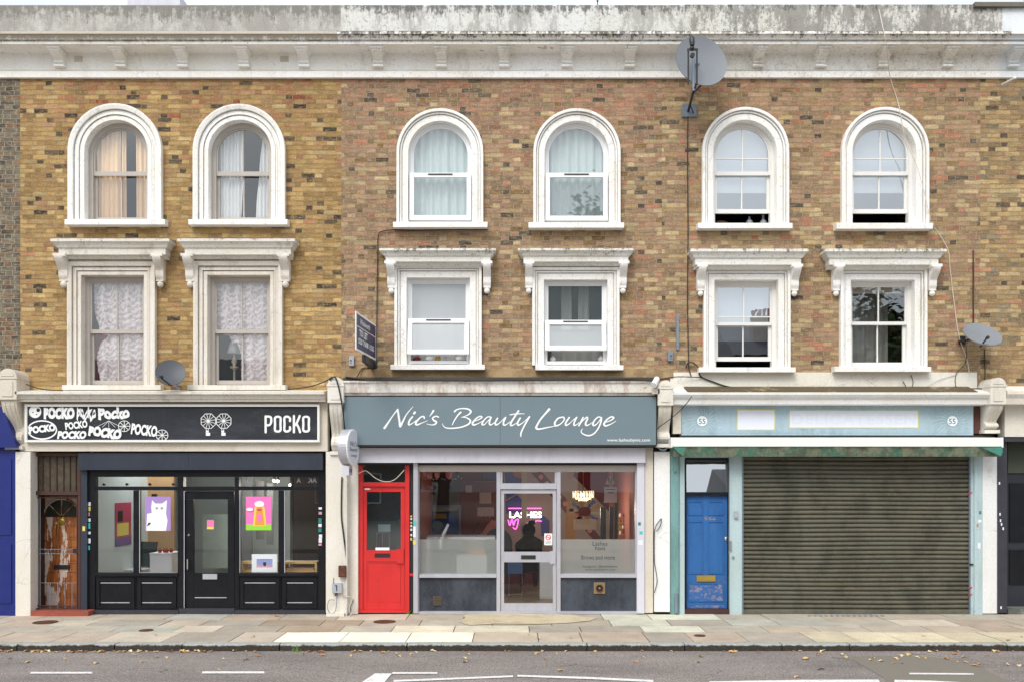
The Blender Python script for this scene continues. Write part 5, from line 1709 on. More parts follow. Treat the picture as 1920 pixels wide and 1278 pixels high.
# fascia sign with the shop name
sg = thing('shop_sign', (X(323, -.22), -.2, Z(828, -.22)), 'black shop sign in a white frame lettered POCKO with small white drawings', 'sign')
ys_ = -0.20
mb = MB(); mb.pb(50, 594, 761, 824, ys_, -0.165); mb.build('board', M['chalk'], sg)
mb = MB(); frame_rect(mb, 46, 599, 757, 828, 4.2, -0.235, -0.162); mb.build('frame', M['white_frame'], sg)
mb = MB()
def block_letters(mb, px0, px1, py0, py1, y, sw):
    """tall condensed rounded capitals P O C K O drawn as thick strokes"""
    n = 5; gap = 3.4
    cw = (px1 - px0 - gap * 4) / 5
    x_ = px0
    S = D / F
    def pt(u, v): return (X(x_ + u * cw, y), Z(py0 + v * (py1 - py0), y), sw)
    i = sw / 2 / (cw * S); j = sw / 2 / ((py1 - py0) * S)
    for ch in 'POCKO':
        if ch == 'P':
            stroke(mb, [pt(i, 1 - j * .2), pt(i, .5), pt(i, j * .6)], y, n=3)
            stroke(mb, [pt(i, j), pt(.6, j), pt(1 - i, .14), pt(1 - i, .42), pt(.6, .56), pt(i, .56)], y - .001, n=5)
        elif ch == 'O':
            stroke(mb, [pt(.5, j), pt(1 - i, .14), pt(1 - i, .5), pt(1 - i, .86), pt(.5, 1 - j), pt(i, .86), pt(i, .5), pt(i, .14), pt(.5, j)], y, n=5)
        elif ch == 'C':
            stroke(mb, [pt(1 - i, .33), pt(1 - i, .16), pt(.5, j), pt(i, .14), pt(i, .5), pt(i, .86), pt(.5, 1 - j), pt(1 - i, .84), pt(1 - i, .67)], y, n=5)
        elif ch == 'K':
            stroke(mb, [pt(i, 1 - j * .2), pt(i, .5), pt(i, j * .2)], y, n=3)
            stroke(mb, [pt(1 - i * .6, j * .3), pt(.5, .45), pt(i * 1.2, .6)], y - .001, n=3)
            stroke(mb, [pt(.48, .46), pt(.8, .75), pt(1 - i * .3, 1 - j * .3)], y - .002, n=3)
        x_ += cw + gap
block_letters(mb, 496, 581, 778, 810, ys_ - .006, 0.036)
mb.build('lettering', M['white_paint'], sg)
# twin wheel drawing with two boots
mb = MB()
for cx in (391, 420):
    c_ = (X(cx, ys_), Z(788.5, ys_)); r_ = 0.126
    pts = [(c_[0] + r_ * math.cos(PI / 8 + k * PI / 4), c_[1] + r_ * math.sin(PI / 8 + k * PI / 4)) for k in range(9)]
    for k in range(8):
        stroke(mb, [pts[k] + (.010,), pts[k + 1] + (.010,)], ys_ - .006 - .0004 * k - (cx > 400) * .004, n=1)
    for k in range(12):
        a = k * PI / 6 + .2
        stroke(mb, [(c_[0], c_[1], .008), (c_[0] + r_ * .93 * math.cos(a), c_[1] + r_ * .93 * math.sin(a), .008)], ys_ - .012 - .0004 * k, n=1)
    mb.disc(c_[0], c_[1], 0.022, ys_ - .019)
    bx = X(cx - 2, ys_)
    mb.box(bx - .022, bx + .022, ys_ - .012, ys_ - .006, Z(810, ys_), Z(806, ys_))
    mb.box(bx - .022, bx + .045, ys_ - .012, ys_ - .006, Z(816, ys_), Z(810.3, ys_))
    for q in (-.016, .016):
        mb.box(bx + q - .004, bx + q + .004, ys_ - .010, ys_ - .006, Z(805.8, ys_), Z(803, ys_))
mb.build('emblem', M['white_paint'], sg)
# cluster of hand drawn names
mb = MB()
kk = [0]
def hand(body, px0, px1, py0, py1, rot=0, bold=.05, shear=0, jit=0.0, halo=True):
    kk[0] += 1
    y = ys_ - .004 - .0022 * kk[0]
    ptext(mb, body, px0, px1, py0, py1, y, bold=bold, rot=rot, shear=shear, jit=jit)
hand('POCKO', 82, 140, 763, 785, bold=.085, jit=.03)
hand('PocKo', 144, 180, 763, 786, bold=.05, jit=.2, rot=-.05)
hand('Pocko', 184, 243, 763, 785, bold=.06, rot=.04, jit=.06)
hand('POCKO', 54, 104, 796, 810, rot=.12, bold=.07)
hand('POCKO', 122, 164, 789, 803, rot=.12, bold=.05)
hand('POCKO', 108, 162, 807, 822, bold=.07, shear=.15)
hand('POCKO', 166, 228, 801, 820, rot=-.14, bold=.08, jit=.05)
hand('POCKO', 246, 295, 795, 816, rot=-.12, bold=.05)
mb.build('hand_drawn_names', M['white_paint'], sg)
mb = MB()
def ring(cx, cy, rx, ry, w, y, a0=0, a1=2 * PI):
    stroke(mb, [(X(cx + rx * math.cos(a0 + (a1 - a0) * k / 20), y), Z(cy + ry * math.sin(a0 + (a1 - a0) * k / 20), y), w) for k in range(21)], y, n=2)
ring(79, 805, 27, 17, 0.022, ys_ - .003)
mb.disc(X(66, ys_), Z(771, ys_), 0.10, ys_ - .0035)
for q, (cx, cy) in enumerate(((233, 798), (304, 815))):
    ring(cx, cy, 11, 10, 0.010, ys_ - .020 - .004 * q)
    for k in range(8):
        a = k * PI / 4
        y = ys_ - .026 - .0004 * k - .004 * q
        stroke(mb, [(X(cx, y), Z(cy, y), .01), (X(cx + 10 * math.cos(a), y), Z(cy + 9 * math.sin(a), y), .01)], y, n=1)
for k in range(5):
    y = ys_ - .0005 - .0004 * k
    stroke(mb, [(X(204, y), Z(788, y), .006), (X(180 + 12 * k, y), Z(800, y), .006)], y - .001, n=1)
mb.build('small_drawings', M['white_paint'], sg)
mb = MB()
mb.disc(X(72, ys_), Z(768, ys_), 0.03, ys_ - .0055)
for (a, c) in ((62, 772), (69, 776)):
    mb.disc(X(a, ys_), Z(c, ys_), 0.010, ys_ - .0055)
mb.build('small_drawings', blk_, sg)

# ================================================================ shop level, house two
mb = MB()                                    # brown rendered band under the windows
mb.prism([(0.0, Z(690, 0)), (-0.03, Z(691, 0)), (-0.04, Z(708, -.04)), (0.0, Z(708, -.04))], 'x', X(641), X(1262))
mb.build('render_band', M['render_brown'], b2)
mb = MB()
mb.prism([(0, Z(741, -.3)), (-.30, Z(741, -.3)), (-.30, Z(736, -.3)), (-.34, Z(735, -.34)), (-.35, Z(718, -.35)), (-.38, Z(716, -.38)), (-.38, Z(713, -.38)), (0, Z(713, -.38) + .05)], 'x', X(642, -.3), X(1228, -.3))
mb.build('shop_cornice', stucco('rust_stained_paint', (0.77, 0.75, 0.71, 1), srgb(150, 120, 96), 0.35, 121, speck=0.8, peel=srgb(176, 140, 116), peelamt=0.2), b2)
mb = MB()
mb.prism([(-.37, Z(713, -.38)), (-.36, Z(707, -.36)), (-.04, Z(707, -.36) + .04), (-.04, Z(713, -.38) + .02)], 'x', X(645, -.3), X(1226, -.3))
mb.build('gutter_ledge', M['cable'], b2)
mb = MB(); mb.pb(650.5, 671, 846, 1150, -0.06, 0.06); mb.build('pilaster', M['offwhite'], b2)
mb = MB(); mb.pb(1209, 1224.5, 838, 1148, -0.05, 0.06); mb.build('pilaster', M['cream'], b2)
mb = MB(); mb.pb(1227, 1256, 846, 1146, -0.10, 0.06); mb.build('pilaster', stucco('white_pilaster', (0.80, 0.80, 0.79, 1), (0.5, 0.46, 0.38, 1), 0.15, 125, speck=.3), b2)
console(b2, 1248, 28, 712, 759, 838, M['offwhite'])
mb = MB(); mb.pb(648, 1232, 744, 838, -0.10, 0.05); mb.build('fascia', M['cable'], b2)
# sign
sg2 = thing('shop_sign', (X(940, -.3), -.3, Z(834, -.3)), 'slate grey shop sign reading Nic\'s Beauty Lounge in white brush script', 'sign')
ys2 = -0.31
mb = MB(); mb.pb(645, 937.6, 743, 833, ys2, ys2 + .03); mb.pb(938.1, 1230, 743, 833, ys2, ys2 + .03); mb.build('board', M['sign_grey'], sg2)
mb = MB(); mb.pb(644, 1231, 833.3, 836, ys2 + .002, -.105); mb.pb(644, 1231, 740.5, 742.6, ys2 + .002, -.105); mb.pb(1230.3, 1232.3, 742.7, 833.2, ys2, -.105); mb.build('edge_trim', M['rubber'], sg2)
mb = MB()
yl2 = ys2 - .004
S2 = (D + yl2) / F
def s1(pts, o=0):
    stroke(mb, [(X(700 + a / 8, yl2), Z(745 + c / 8, yl2), w / 8 * S2) for a, c, w in pts], yl2 - o * .0012, n=7)
def s2(pts, o=0):
    stroke(mb, [(X(930 + a / 6.194, yl2), Z(745 + c / 6.194, yl2), w / 6.194 * S2) for a, c, w in pts], yl2 - o * .0012, n=7)
s1([(165, 452, 36), (200, 405, 30), (290, 270, 18), (362, 178, 24)])
s1([(366, 172, 26), (378, 260, 32), (392, 350, 30), (402, 425, 36)], 1)
s1([(405, 428, 36), (440, 360, 28), (500, 245, 18), (595, 132, 9)], 2)
s1([(588, 280, 24), (545, 335, 26), (528, 390, 26), (548, 402, 20), (600, 370, 12), (640, 340, 9)])
s1([(608, 236, 32), (624, 216, 36)])
s1([(765, 305, 26), (755, 278, 22), (710, 290, 22), (655, 345, 28), (635, 385, 30), (662, 402, 26), (730, 375, 14), (815, 340, 8)], 1)
s1([(902, 192, 32), (875, 235, 20), (843, 275, 9)])
s1([(978, 288, 22), (940, 274, 20), (890, 300, 22), (905, 335, 26), (945, 360, 28), (925, 395, 22), (870, 404, 14), (800, 388, 8)])
s1([(1218, 205, 28), (1250, 178, 20), (1320, 160, 18), (1410, 165, 24), (1462, 200, 30), (1440, 240, 22), (1380, 272, 14), (1318, 290, 8)])
s1([(1325, 288, 9), (1400, 298, 18), (1455, 340, 28), (1430, 390, 26), (1340, 432, 22), (1230, 452, 22), (1130, 455, 20), (1065, 435, 14), (1035, 385, 7)], 1)
s1([(1312, 215, 28), (1260, 270, 22), (1215, 340, 18), (1185, 405, 14)], 2)
s1([(1505, 352, 12), (1580, 325, 16), (1630, 290, 20), (1600, 275, 20), (1540, 310, 22), (1490, 375, 28), (1505, 405, 26), (1570, 385, 14), (1650, 338, 9)])
s1([(1762, 288, 22), (1715, 285, 18), (1660, 335, 22), (1630, 390, 26), (1660, 402, 18), (1715, 350, 12), (1768, 292, 14)], 1)
s1([(1768, 292, 22), (1745, 345, 26), (1745, 395, 26), (1775, 400, 18), (1850, 340, 9)], 2)
s2([(18, 235, 18), (-8, 285, 20), (-2, 312, 20), (30, 300, 13), (70, 262, 9), (112, 225, 15)])
s2([(112, 225, 18), (88, 280, 20), (90, 312, 20), (115, 312, 13), (165, 275, 7)], 1)
s2([(262, 150, 22), (222, 210, 20), (175, 285, 21), (172, 318, 20), (200, 315, 13), (245, 285, 7)])
s2([(162, 196, 13), (240, 185, 14), (330, 184, 7)], 1)
s2([(282, 232, 18), (252, 285, 21), (258, 316, 19), (300, 296, 12), (345, 258, 9), (388, 218, 14)])
s2([(388, 218, 21), (350, 285, 20), (310, 360, 18), (290, 410, 18), (288, 448, 13)], 1)
s2([(618, 132, 30), (580, 175, 22), (520, 245, 20), (475, 320, 22), (468, 352, 24), (505, 362, 20), (590, 345, 15), (690, 327, 7)])
s2([(765, 224, 16), (720, 238, 18), (682, 290, 22), (695, 322, 20), (745, 305, 14), (792, 255, 16), (785, 225, 18), (762, 224, 14)])
s2([(852, 226, 18), (812, 285, 20), (812, 318, 20), (850, 300, 12), (895, 258, 9), (938, 224, 15)], 1)
s2([(938, 224, 18), (908, 285, 20), (908, 318, 19), (932, 312, 12), (965, 285, 7)], 2)
s2([(1012, 226, 18), (990, 270, 19), (962, 322, 20)])
s2([(965, 318, 10), (1010, 262, 12), (1055, 224, 17), (1062, 245, 19), (1040, 295, 21), (1050, 320, 19), (1085, 308, 11), (1115, 285, 7)], 1)
s2([(1222, 228, 16), (1188, 222, 16), (1148, 255, 18), (1125, 305, 22), (1145, 320, 18), (1185, 285, 12), (1225, 232, 14)], 2)
s2([(1225, 232, 21), (1215, 290, 19), (1180, 365, 17), (1130, 420, 18), (1070, 438, 18), (1010, 418, 15), (988, 388, 12), (1005, 358, 7)], 3)
s2([(1268, 285, 9), (1330, 262, 14), (1368, 232, 18), (1340, 220, 18), (1290, 250, 19), (1255, 300, 23), (1272, 324, 20), (1330, 305, 12), (1392, 270, 7)])
ptext(mb, 'www.lashesbynic.com', 1138, 1219, 821, 828.5, yl2, bold=.01)
mb.build('lettering', M['white_paint'], sg2)
mb = MB(); mb.pb(669, 1210, 838.5, 866, -0.14, 0.04); mb.pb(669, 1210, 864.5, 866.6, -0.15, -0.1405); mb.build('shutter_box', M['lilac'], b2)
mb = MB(); mb.pb(669, 1210, 867, 871, -0.05, 0.10); mb.build('dark_gap_strip', M['rubber'], b2)  # solid black strip standing in for the shaded gap below the box

# red door
fr = MB()
RP = M['red_paint']
fr.pb(672, 680, 871.3, 1145, 0.0, 0.10); fr.pb(759.5, 767.5, 871.3, 1145, 0.0, 0.10); fr.pb(680.2, 759.3, 903, 911, 0.0, 0.10); fr.pb(672, 767.5, 1143, 1148, -0.02, 0.10)
rdf = fr.build('door_frame', RP, b2)
pane(b2, 680, 760, 871, 903, 0.06, M['glass_soft'], 'transom_pane')
mb = MB()
a0 = (680.6, 759)
mb.pb(680.6, 759, 911.5, 921, 0.035, 0.085); mb.pb(680.6, 687.5, 921.2, 1142, 0.035, 0.085); mb.pb(751.5, 759, 921.2, 1142, 0.035, 0.085)
mb.pb(687.7, 751.3, 1030, 1052, 0.035, 0.085); mb.pb(687.7, 751.3, 1128, 1142, 0.035, 0.085); mb.pb(687.7, 751.3, 1052.2, 1127.8, 0.050, 0.085)
frame_rect(mb, 688, 751, 1052.6, 1127.6, 2, 0.043, 0.0495)
mb.pb(744, 757, 1028, 1055, 0.005, 0.0345)
rd = mb.build('door', RP, b2, label='red half glazed front door')
pane(rd, 687, 752, 921, 1030, 0.06, glass('door_pane_dark', 0.10))
mb = MB(); mb.pb(702.5, 731.5, 1036.5, 1044, 0.028, 0.0347); mb.build('letterbox', M['rubber'], rd)
mb = MB(); mb.pb(704, 730, 1025.5, 1030.5, 0.028, 0.0347); mb.pb(684, 694, 914.5, 917, 0.03, 0.0347); mb.build('door_plate', M['white_paint'], rd)
mb = MB(); mb.box(X(672), X(780), 0.7, 0.75, 0.0, 3.2); mb.build('hall_back', plain('hall_paint', srgb(86, 104, 108), .8, var=.3, scale=2), b2)
mb = MB(); mb.pb(709, 732, 982, 996, 0.64, 0.65); tag(mb.build('notice', P('pale_notice', 190, 222, 230)), 'pale blue notice seen through the red door glass', 'notice')
hc = thing('letter_cage', (X(720, .5), .5, 1.0), 'thin wire letter cage behind the red door glass', 'letter cage')
mb = MB()
for px in (706, 717, 730):
    mb.tube([(X(px, .5), .5, Z(1030, .5)), (X(px, .5), .5, Z(998, .5))], .005, 5)
mb.tube([(X(706, .5), .5, Z(998, .5)), (X(730, .5), .5, Z(998, .5))], .005, 5)
mb.build('wire', M['silver'], hc)
mb = MB(); mb.pb(768, 774.5, 871, 1145, 0.03, 0.12); mb.build('side_panel', M['rubber'], b2)
mb = MB(); mb.pb(767.7, 775, 1074, 1079, 0.01, 0.0295); mb.build('side_rail', RP, b2)

# silver shopfront
SV = M['silver']
mb = MB(); mb.pb(775, 783.3, 867, 1149, -0.06, 0.08); mb.build('post', SV, b2)
mb = MB(); mb.pb(1194.5, 1208.5, 867, 1149, -0.08, 0.08); mb.build('post', M['lilac'], b2)
mb = MB(); mb.pb(783.6, 1194.2, 871.3, 881.5, 0.0, 0.12); mb.pb(783.6, 1194.2, 881.7, 883.5, 0.01, 0.12); mb.build('head_rail', plain('taupe_metal', srgb(176, 166, 160), .45), b2)
mb = MB()
mb.pb(783.6, 786, 883.7, 1145, 0.02, 0.10)
mb.pb(931, 938, 883.7, 1145, 0.0, 0.10); mb.pb(1044, 1051, 883.7, 1145, 0.0, 0.10)
mb.pb(938.2, 1043.8, 905, 916, 0.0, 0.10)
mb.pb(938.2, 942, 883.7, 904.8, 0.02, 0.10); mb.pb(1040, 1043.8, 883.7, 904.8, 0.02, 0.10)
mb.pb(786.2, 930.8, 1075.5, 1082, -0.02, 0.10); mb.pb(1051.2, 1194.2, 1075.5, 1082, -0.02, 0.10)
mb.pb(1191, 1194.2, 883.7, 1075.3, 0.02, 0.10)
mb.pb(783.6, 1194.2, 1145.2, 1150, -0.03, 0.12)
mb.build('shopfront', SV, b2)
for a, c in ((786.3, 930.7), (1051.3, 1194.1)):
    mb = MB(); mb.pb(a, c, 1082.2, 1145, 0.03, 0.10); st = mb.build('stallriser', M['grey_stall'], b2)
    q0, q1, q2, q3 = (812, 828, 1117, 1134) if a < 900 else (1113.5, 1134.5, 1091, 1112)
    mb = MB()
    mb.pb(q0, q1, q2, q3, 0.012, 0.0295)
    cx, cz = X((q0 + q1) / 2, 0), Z((q2 + q3) / 2, 0)
    for k in range(4):
        mb.pb(q0 + 2, q1 - 2, q2 + 2.5 + k * (q3 - q2 - 4) / 4, q2 + 3.6 + k * (q3 - q2 - 4) / 4, 0.006, 0.0115)
    if a > 900:
        mb.lathe([(0.065, 0), (0.065, 0.02), (0.045, 0.02), (0.045, 0.01), (0.02, 0.012), (0.02, 0.024)], (cx, 0.0115, cz), (0, -1, 0), 18)
    mb.build('air_vent', M['vent_clay'] if a > 900 else M['vent_dark'], st)
    if a > 900:
        mb = MB(); mb.lathe([(0.06, 0), (0.06, 0.006), (0.04, 0.006), (0.04, 0.0)], (cx, -0.009, cz), (0, -1, 0), 18); mb.build('vent_ring', M['brown_paint'], st)
FR = frosted('etched_film', srgb(228, 234, 230), 0.10, 0.42)
for a, c in ((786, 931), (1051, 1191)):
    pane(b2, a, c, 883.5, 1075.5, 0.07, GS)
    pane(b2, a, c, 1010, 1075.5, 0.078, FR, 'etched_film')
pane(b2, 942, 1040, 883.5, 905, 0.07, GS)
mb = MB()
tx = P('film_lettering', 74, 82, 84)
ptext(mb, 'Lashes', 1111, 1139, 1014, 1022, 0.064)
ptext(mb, 'Nails', 1116, 1135, 1023.5, 1030, 0.064)
ptext(mb, 'Brows and more', 1090, 1153, 1040, 1048, 0.064)
ptext(mb, 'Instagram: @lashesbynic', 1093, 1158, 1058.5, 1064, 0.064)
ptext(mb, 'www.lashesbynic.com', 1097, 1154, 1065, 1069.5, 0.064)
mb.build('window_lettering', tx, b2)
# glazed door
mb = MB()
mb.pb(939, 1043, 917, 924, 0.03, 0.09); mb.pb(939, 945, 924.2, 1144, 0.03, 0.09); mb.pb(1036.5, 1043, 924.2, 1144, 0.03, 0.09)
mb.pb(945.2, 1036.3, 1033.5, 1053, 0.03, 0.09); mb.pb(945.2, 1036.3, 1130, 1144, 0.03, 0.09)
mb.pb(1031, 1041.5, 1032, 1056, 0.005, 0.0295)
sd_ = mb.build('door', SV, b2, label='silver framed glazed shop door with a no smoking notice')
pane(sd_, 945, 1037, 924, 1033.5, 0.06, GS); pane(sd_, 945, 1037, 1053, 1130, 0.06, GS)
mb = MB(); mb.pb(977, 1004.5, 1040, 1047.5, 0.022, 0.0295); mb.build('letterbox', M['rubber'], sd_)
poster(1020.5, 1035.5, 999, 1021, 0.05, wht, 'small white notice with a red ring and bar on the silver door', [
    ([(0.5 + .34 * math.cos(k * PI / 10), 0.34 + .24 * math.sin(k * PI / 10)) for k in range(20)], P('red_ring', 210, 40, 50)),
    ([(0.5 + .24 * math.cos(k * PI / 10), 0.34 + .17 * math.sin(k * PI / 10)) for k in range(20)], wht),
    ([(0.25, 0.3), (0.3, 0.24), (0.76, 0.38), (0.7, 0.45)], P('red_bar', 210, 40, 50)),
    ([(0.15, 0.68), (0.85, 0.68), (0.85, 0.72), (0.15, 0.72)], letter_grey), ([(0.15, 0.8), (0.85, 0.8), (0.85, 0.83), (0.15, 0.83)], letter_grey)], 'notice')

# beauty salon interior
mar = plain('maroon_wall', srgb(116, 32, 42), 0.8, var=0.15)
pinkw = plain('salmon_wall', srgb(172, 106, 98), 0.8, var=0.1)
lx0, lx1 = X(776, 0), X(1200, 0)
mb = MB(); mb.box(lx0, lx1, 3.8, 3.86, 0.05, 3.3); mb.build('interior_wall', mar, b2)
mb = MB(); mb.box(lx0 - .05, lx0, 0.13, 3.86, 0.05, 3.3); mb.box(lx1, lx1 + .05, 0.13, 3.86, 0.05, 3.3); mb.build('interior_wall', pinkw, b2)
mb = MB(); mb.box(lx0, lx1, 0.13, 3.86, 0.0, 0.05); mb.build('interior_floor', plain('pale_laminate', srgb(150, 132, 110), .4), b2)
mb = MB(); mb.box(lx0, lx1, 0.13, 3.86, 2.75, 2.8); mb.build('interior_ceiling', M['dark_room'], b2)
# mural on the back wall: rays, a stripe of dots, bands
mu = thing('wall_mural', (X(1040, 3.7), 3.74, 0.9), 'painted wall mural of rays and a diagonal dotted band behind the silver door', 'mural')
def mur(pts, m, k): 
    mm = MB(); y = 3.74 - k * .004
    mm.plate([(X(a, y), Z(c, y)) for a, c in pts], y, .003); mm.build('painted_shape', m, mu)
beige_ = P('mural_beige', 196, 178, 160); blu2 = P('mural_blue', 70, 80, 150); oran = P('mural_orange', 190, 96, 50); must = P('mural_mustard', 186, 130, 60); burg = P('mural_burgundy', 110, 26, 36)
mur([(944, 876), (1060, 876), (1144, 960), (1144, 1050), (944, 1050)], P('mural_grey', 172, 150, 140), 0)
mur([(946, 880), (976, 880), (985, 915), (950, 935)], blu2, 1)
mur([(958, 880), (985, 880), (984, 898), (965, 892)], oran, 2)
mur([(948, 940), (970, 926), (985, 945), (982, 960), (950, 962)], blu2, 3)
mur([(996, 885), (1018, 885), (1070, 945), (1064, 965)], burg, 1)
mur([(1006, 884), (1016, 884), (1130, 1010), (1120, 1020)], burg, 4)
for k in range(9):
    mm = MB(); y = 3.72; mm.lathe([(0.05, 0), (0.05, .004)], (X(1014 + 11.5 * k, y), y, Z(893 + 12.6 * k, y)), (0, -1, 0), 12); mm.build('painted_dot', beige_ if k % 2 else P('mural_pink', 214, 130, 130), mu)
mur([(1012, 960), (1030, 975), (1030, 1004), (1016, 1004)], blu2, 5)
mur([(1062, 935), (1078, 940), (1078, 1010), (1062, 1010)], must, 5)
cxm, cym = 1096, 958
for k in range(12):
    a0_, a1_ = k * PI / 6, (k + .55) * PI / 6
    mur([(cxm, cym)] + [(cxm + 30 * math.cos(a), cym + 26 * math.sin(a)) for a in (a0_, a1_)], (beige_, blu2, must)[k % 3], 6)
mur([(cxm + 12 * math.cos(k * PI / 8), cym + 9 * math.sin(k * PI / 8)) for k in range(16)], burg, 8)
mur([(1075, 972), (1118, 972), (1118, 992), (1075, 992)], beige_, 7)
mur([(1142, 884), (1150, 884), (1152, 1010), (1142, 1010)], oran, 2)
# hanging bunting and string of bulbs near the first pane
for k, (a, c, hh) in enumerate(((788, 799, 14), (802, 811, 15), (814, 825, 14), (835, 848, 14))):
    mb = MB(); y = 1.2
    mb.plate([(X(a, y), Z(884, y)), (X(c, y), Z(884, y)), (X(c - 1, y), Z(884 + hh * .7, y)), (X((a + c) / 2, y), Z(884 + hh, y)), (X(a + 1, y), Z(884 + hh * .7, y))], y, .01)
    tag(mb.build('pennant', P('salmon_pennant', 232, 130, 118)), 'salmon pink paper pennant hanging at the top of the salon window', 'pennant', 'paper pennants')
o = thing('pendant_heart', (X(1070, 1.5), 1.5, Z(898, 1.5)), 'pale pink paper heart hanging at the top of the salon window beside the chandelier', 'decoration')
mb = MB(); y = 1.5; mb.plate([(X(a, y), Z(c, y)) for a, c in ((1070, 898), (1063, 888), (1063, 882), (1067, 880), (1070, 883), (1073, 880), (1077, 882), (1077, 888))], y, .01); mb.build('heart', P('pale_pink', 232, 170, 160), o)
# big framed panel, doorway, papers
o = thing('arcade_cabinet', (X(832, 3.2), 3.2, 1.0), 'blue fronted display cabinet with yellow and pale patches against the maroon wall', 'cabinet')
mb = MB(); frame_rect(mb, 806, 864, 946, 1020, 4, 3.18, 3.24); mb.build('frame', P('lilac_frame', 140, 140, 176), o)
def pp(pts, m, k):
    mm = MB(); y = 3.20 - .004 * k; mm.plate([(X(a, y), Z(c, y)) for a, c in pts], y, .003); mm.build('printed_shape', m, o)
pp([(810, 950), (860, 950), (860, 1018), (810, 1018)], P('panel_blue', 30, 60, 130), 0)
pp([(810, 950), (860, 950), (858, 956), (812, 959)], P('panel_pale', 160, 170, 150), 1)
pp([(812, 962), (837, 962), (838, 971), (812, 971)], P('panel_yellow', 176, 146, 50), 1)
pp(ell(820, 984, 10, 9), P('panel_teal', 120, 150, 150), 1)
pp([(840, 962), (852, 968), (854, 996), (838, 996)], P('panel_blue_b', 40, 80, 170), 2)
mb = MB(); mb.box(X(800, 3.7), X(862, 3.7), 3.6, 3.79, .05, 2.6); tag(mb.build('cupboard', P('grey_cabinet', 70, 64, 64)), 'tall grey cabinet against the back wall behind the blue fronted display', 'cupboard')
for a, c, d, e, lb in ((873, 885, 909, 923, 'small square white card high on the maroon wall'), (899, 921, 922, 944, 'pale sheet with a ragged lower edge on the maroon wall'), (895, 926, 950, 968, 'wider pale sheet of small print on the maroon wall under the ragged one')):
    mb = MB(); y = 3.78
    q = [(a, d), (c, d), (c, e)] + [(c - (c - a) * k / 8, e - (2 if k % 2 else 0)) for k in range(1, 8)] + [(a, e)]
    mb.plate([(X(u, y), Z(v, y)) for u, v in q], y, .01)
    tag(mb.build('wall_paper_sheet', P('paper_tan', 196, 172, 160)), lb, 'paper sheet')
# desk and lamp behind the etched film
dk = thing('desk', (X(885, 1.2), 1.2, .05), 'white reception desk behind the etched lower glass', 'desk')
mb = MB(); mb.box(X(856, 1.0), X(912, 1.0), 1.0, 1.5, .05, Z(1042, 1.)); mb.build('front', wht, dk)
mb = MB(); mb.box(X(800, .95), X(928, .95), .95, 1.6, Z(1042, 1.) + .30, Z(1042, 1.) + .34); mb.box(X(800, 1), X(805, 1), 1.0, 1.5, .05, Z(1042, 1.) + .299); mb.build('top', wht, dk)
ar = thing('desk_lamp', (X(824, .8), .8, 1.1), 'white angled lamp arm rising above the etched glass', 'lamp')
mb = MB(); mb.tube([(X(829, .8), .8, Z(1006, .8)), (X(840, .8), .85, Z(982, .8))], [0.03, 0.022], 10); mb.build('arm', wht, ar, smooth=True)
mb = MB(); mb.tube([(X(826, .8), .8, 1.0), (X(826, .8), .8, Z(1008, .8))], 0.035, 10); mb.ball((X(828, .8), .8, Z(1008, .8)), .04, 2, (1.3, 1, .7)); mb.build('stem', wht, ar, smooth=True)
mb = MB(); mb.pb(875, 914, 1008.5, 1011, 0.9, 1.1); mb.pb(904, 909, 1006.5, 1008.4, 0.9, 1.0); tag(mb.build('paper_stack', wht), 'low stack of white papers showing just above the etched glass', 'papers')
mb = MB(); mb.ball((X(893, 1.3), 1.3, Z(1036, 1.3)), .17, 2, (1, .6, .8)); tag(mb.build('bag', P('apricot', 236, 176, 110), smooth=True), 'soft apricot bag blurred behind the etched glass', 'bag')
o = thing('treatment_couch', (X(905, 2.4), 2.5, .05), 'salmon pink reclining couch seen above the etched glass near the door post', 'couch')
mb = MB(); y = 2.35
mb.prism([(X(880, y), Z(1022, y)), (X(930, y), Z(1022, y)), (X(929, y), Z(978, y)), (X(921, y), Z(974, y)), (X(912, y), Z(985, y)), (X(902, y), Z(1002, y)), (X(880, y), Z(1008, y))], 'y', y, y + .5)
mb.build('cushion', P('couch_salmon', 196, 110, 100), o)
mb = MB(); mb.box(X(885, y), X(925, y), y + .05, y + .45, .05, Z(1022, y)); mb.build('base', M['black_metal'], o)
mb = MB(); mb.tube([(X(883, 2.2), 2.2, Z(1010, 2.2)), (X(896, 2.2), 2.2, Z(978, 2.2))], .02, 6); tag(mb.build('support_arm', M['black_metal']), 'thin black slanted arm beside the salmon couch', 'arm')
rb_ = random.Random(8)
for k in range(16):
    mb = MB(); px_ = 787 + k * 5.2; y = 1.25
    mb.ball((X(px_, y), y, Z(893 + 5 * math.sin(k * .9) ** 2 + rb_.uniform(-1, 1), y)), .011, 1)
    tag(mb.build('fairy_bulb', wht), 'tiny pale fairy bulb in the string under the paper pennants', 'bulb', 'string of fairy bulbs')
mb = MB(); mb.pb(889, 928, 901, 902, 3.6, 3.79); tag(mb.build('wall_shelf', P('shelf_wood', 150, 96, 80)), 'thin shelf high on the maroon wall', 'shelf')
mb = MB(); mb.pb(906, 930, 880, 899, 3.77, 3.79); tag(mb.build('wall_picture', P('violet_print', 84, 60, 110)), 'dark violet picture high on the maroon wall near the door post', 'picture')
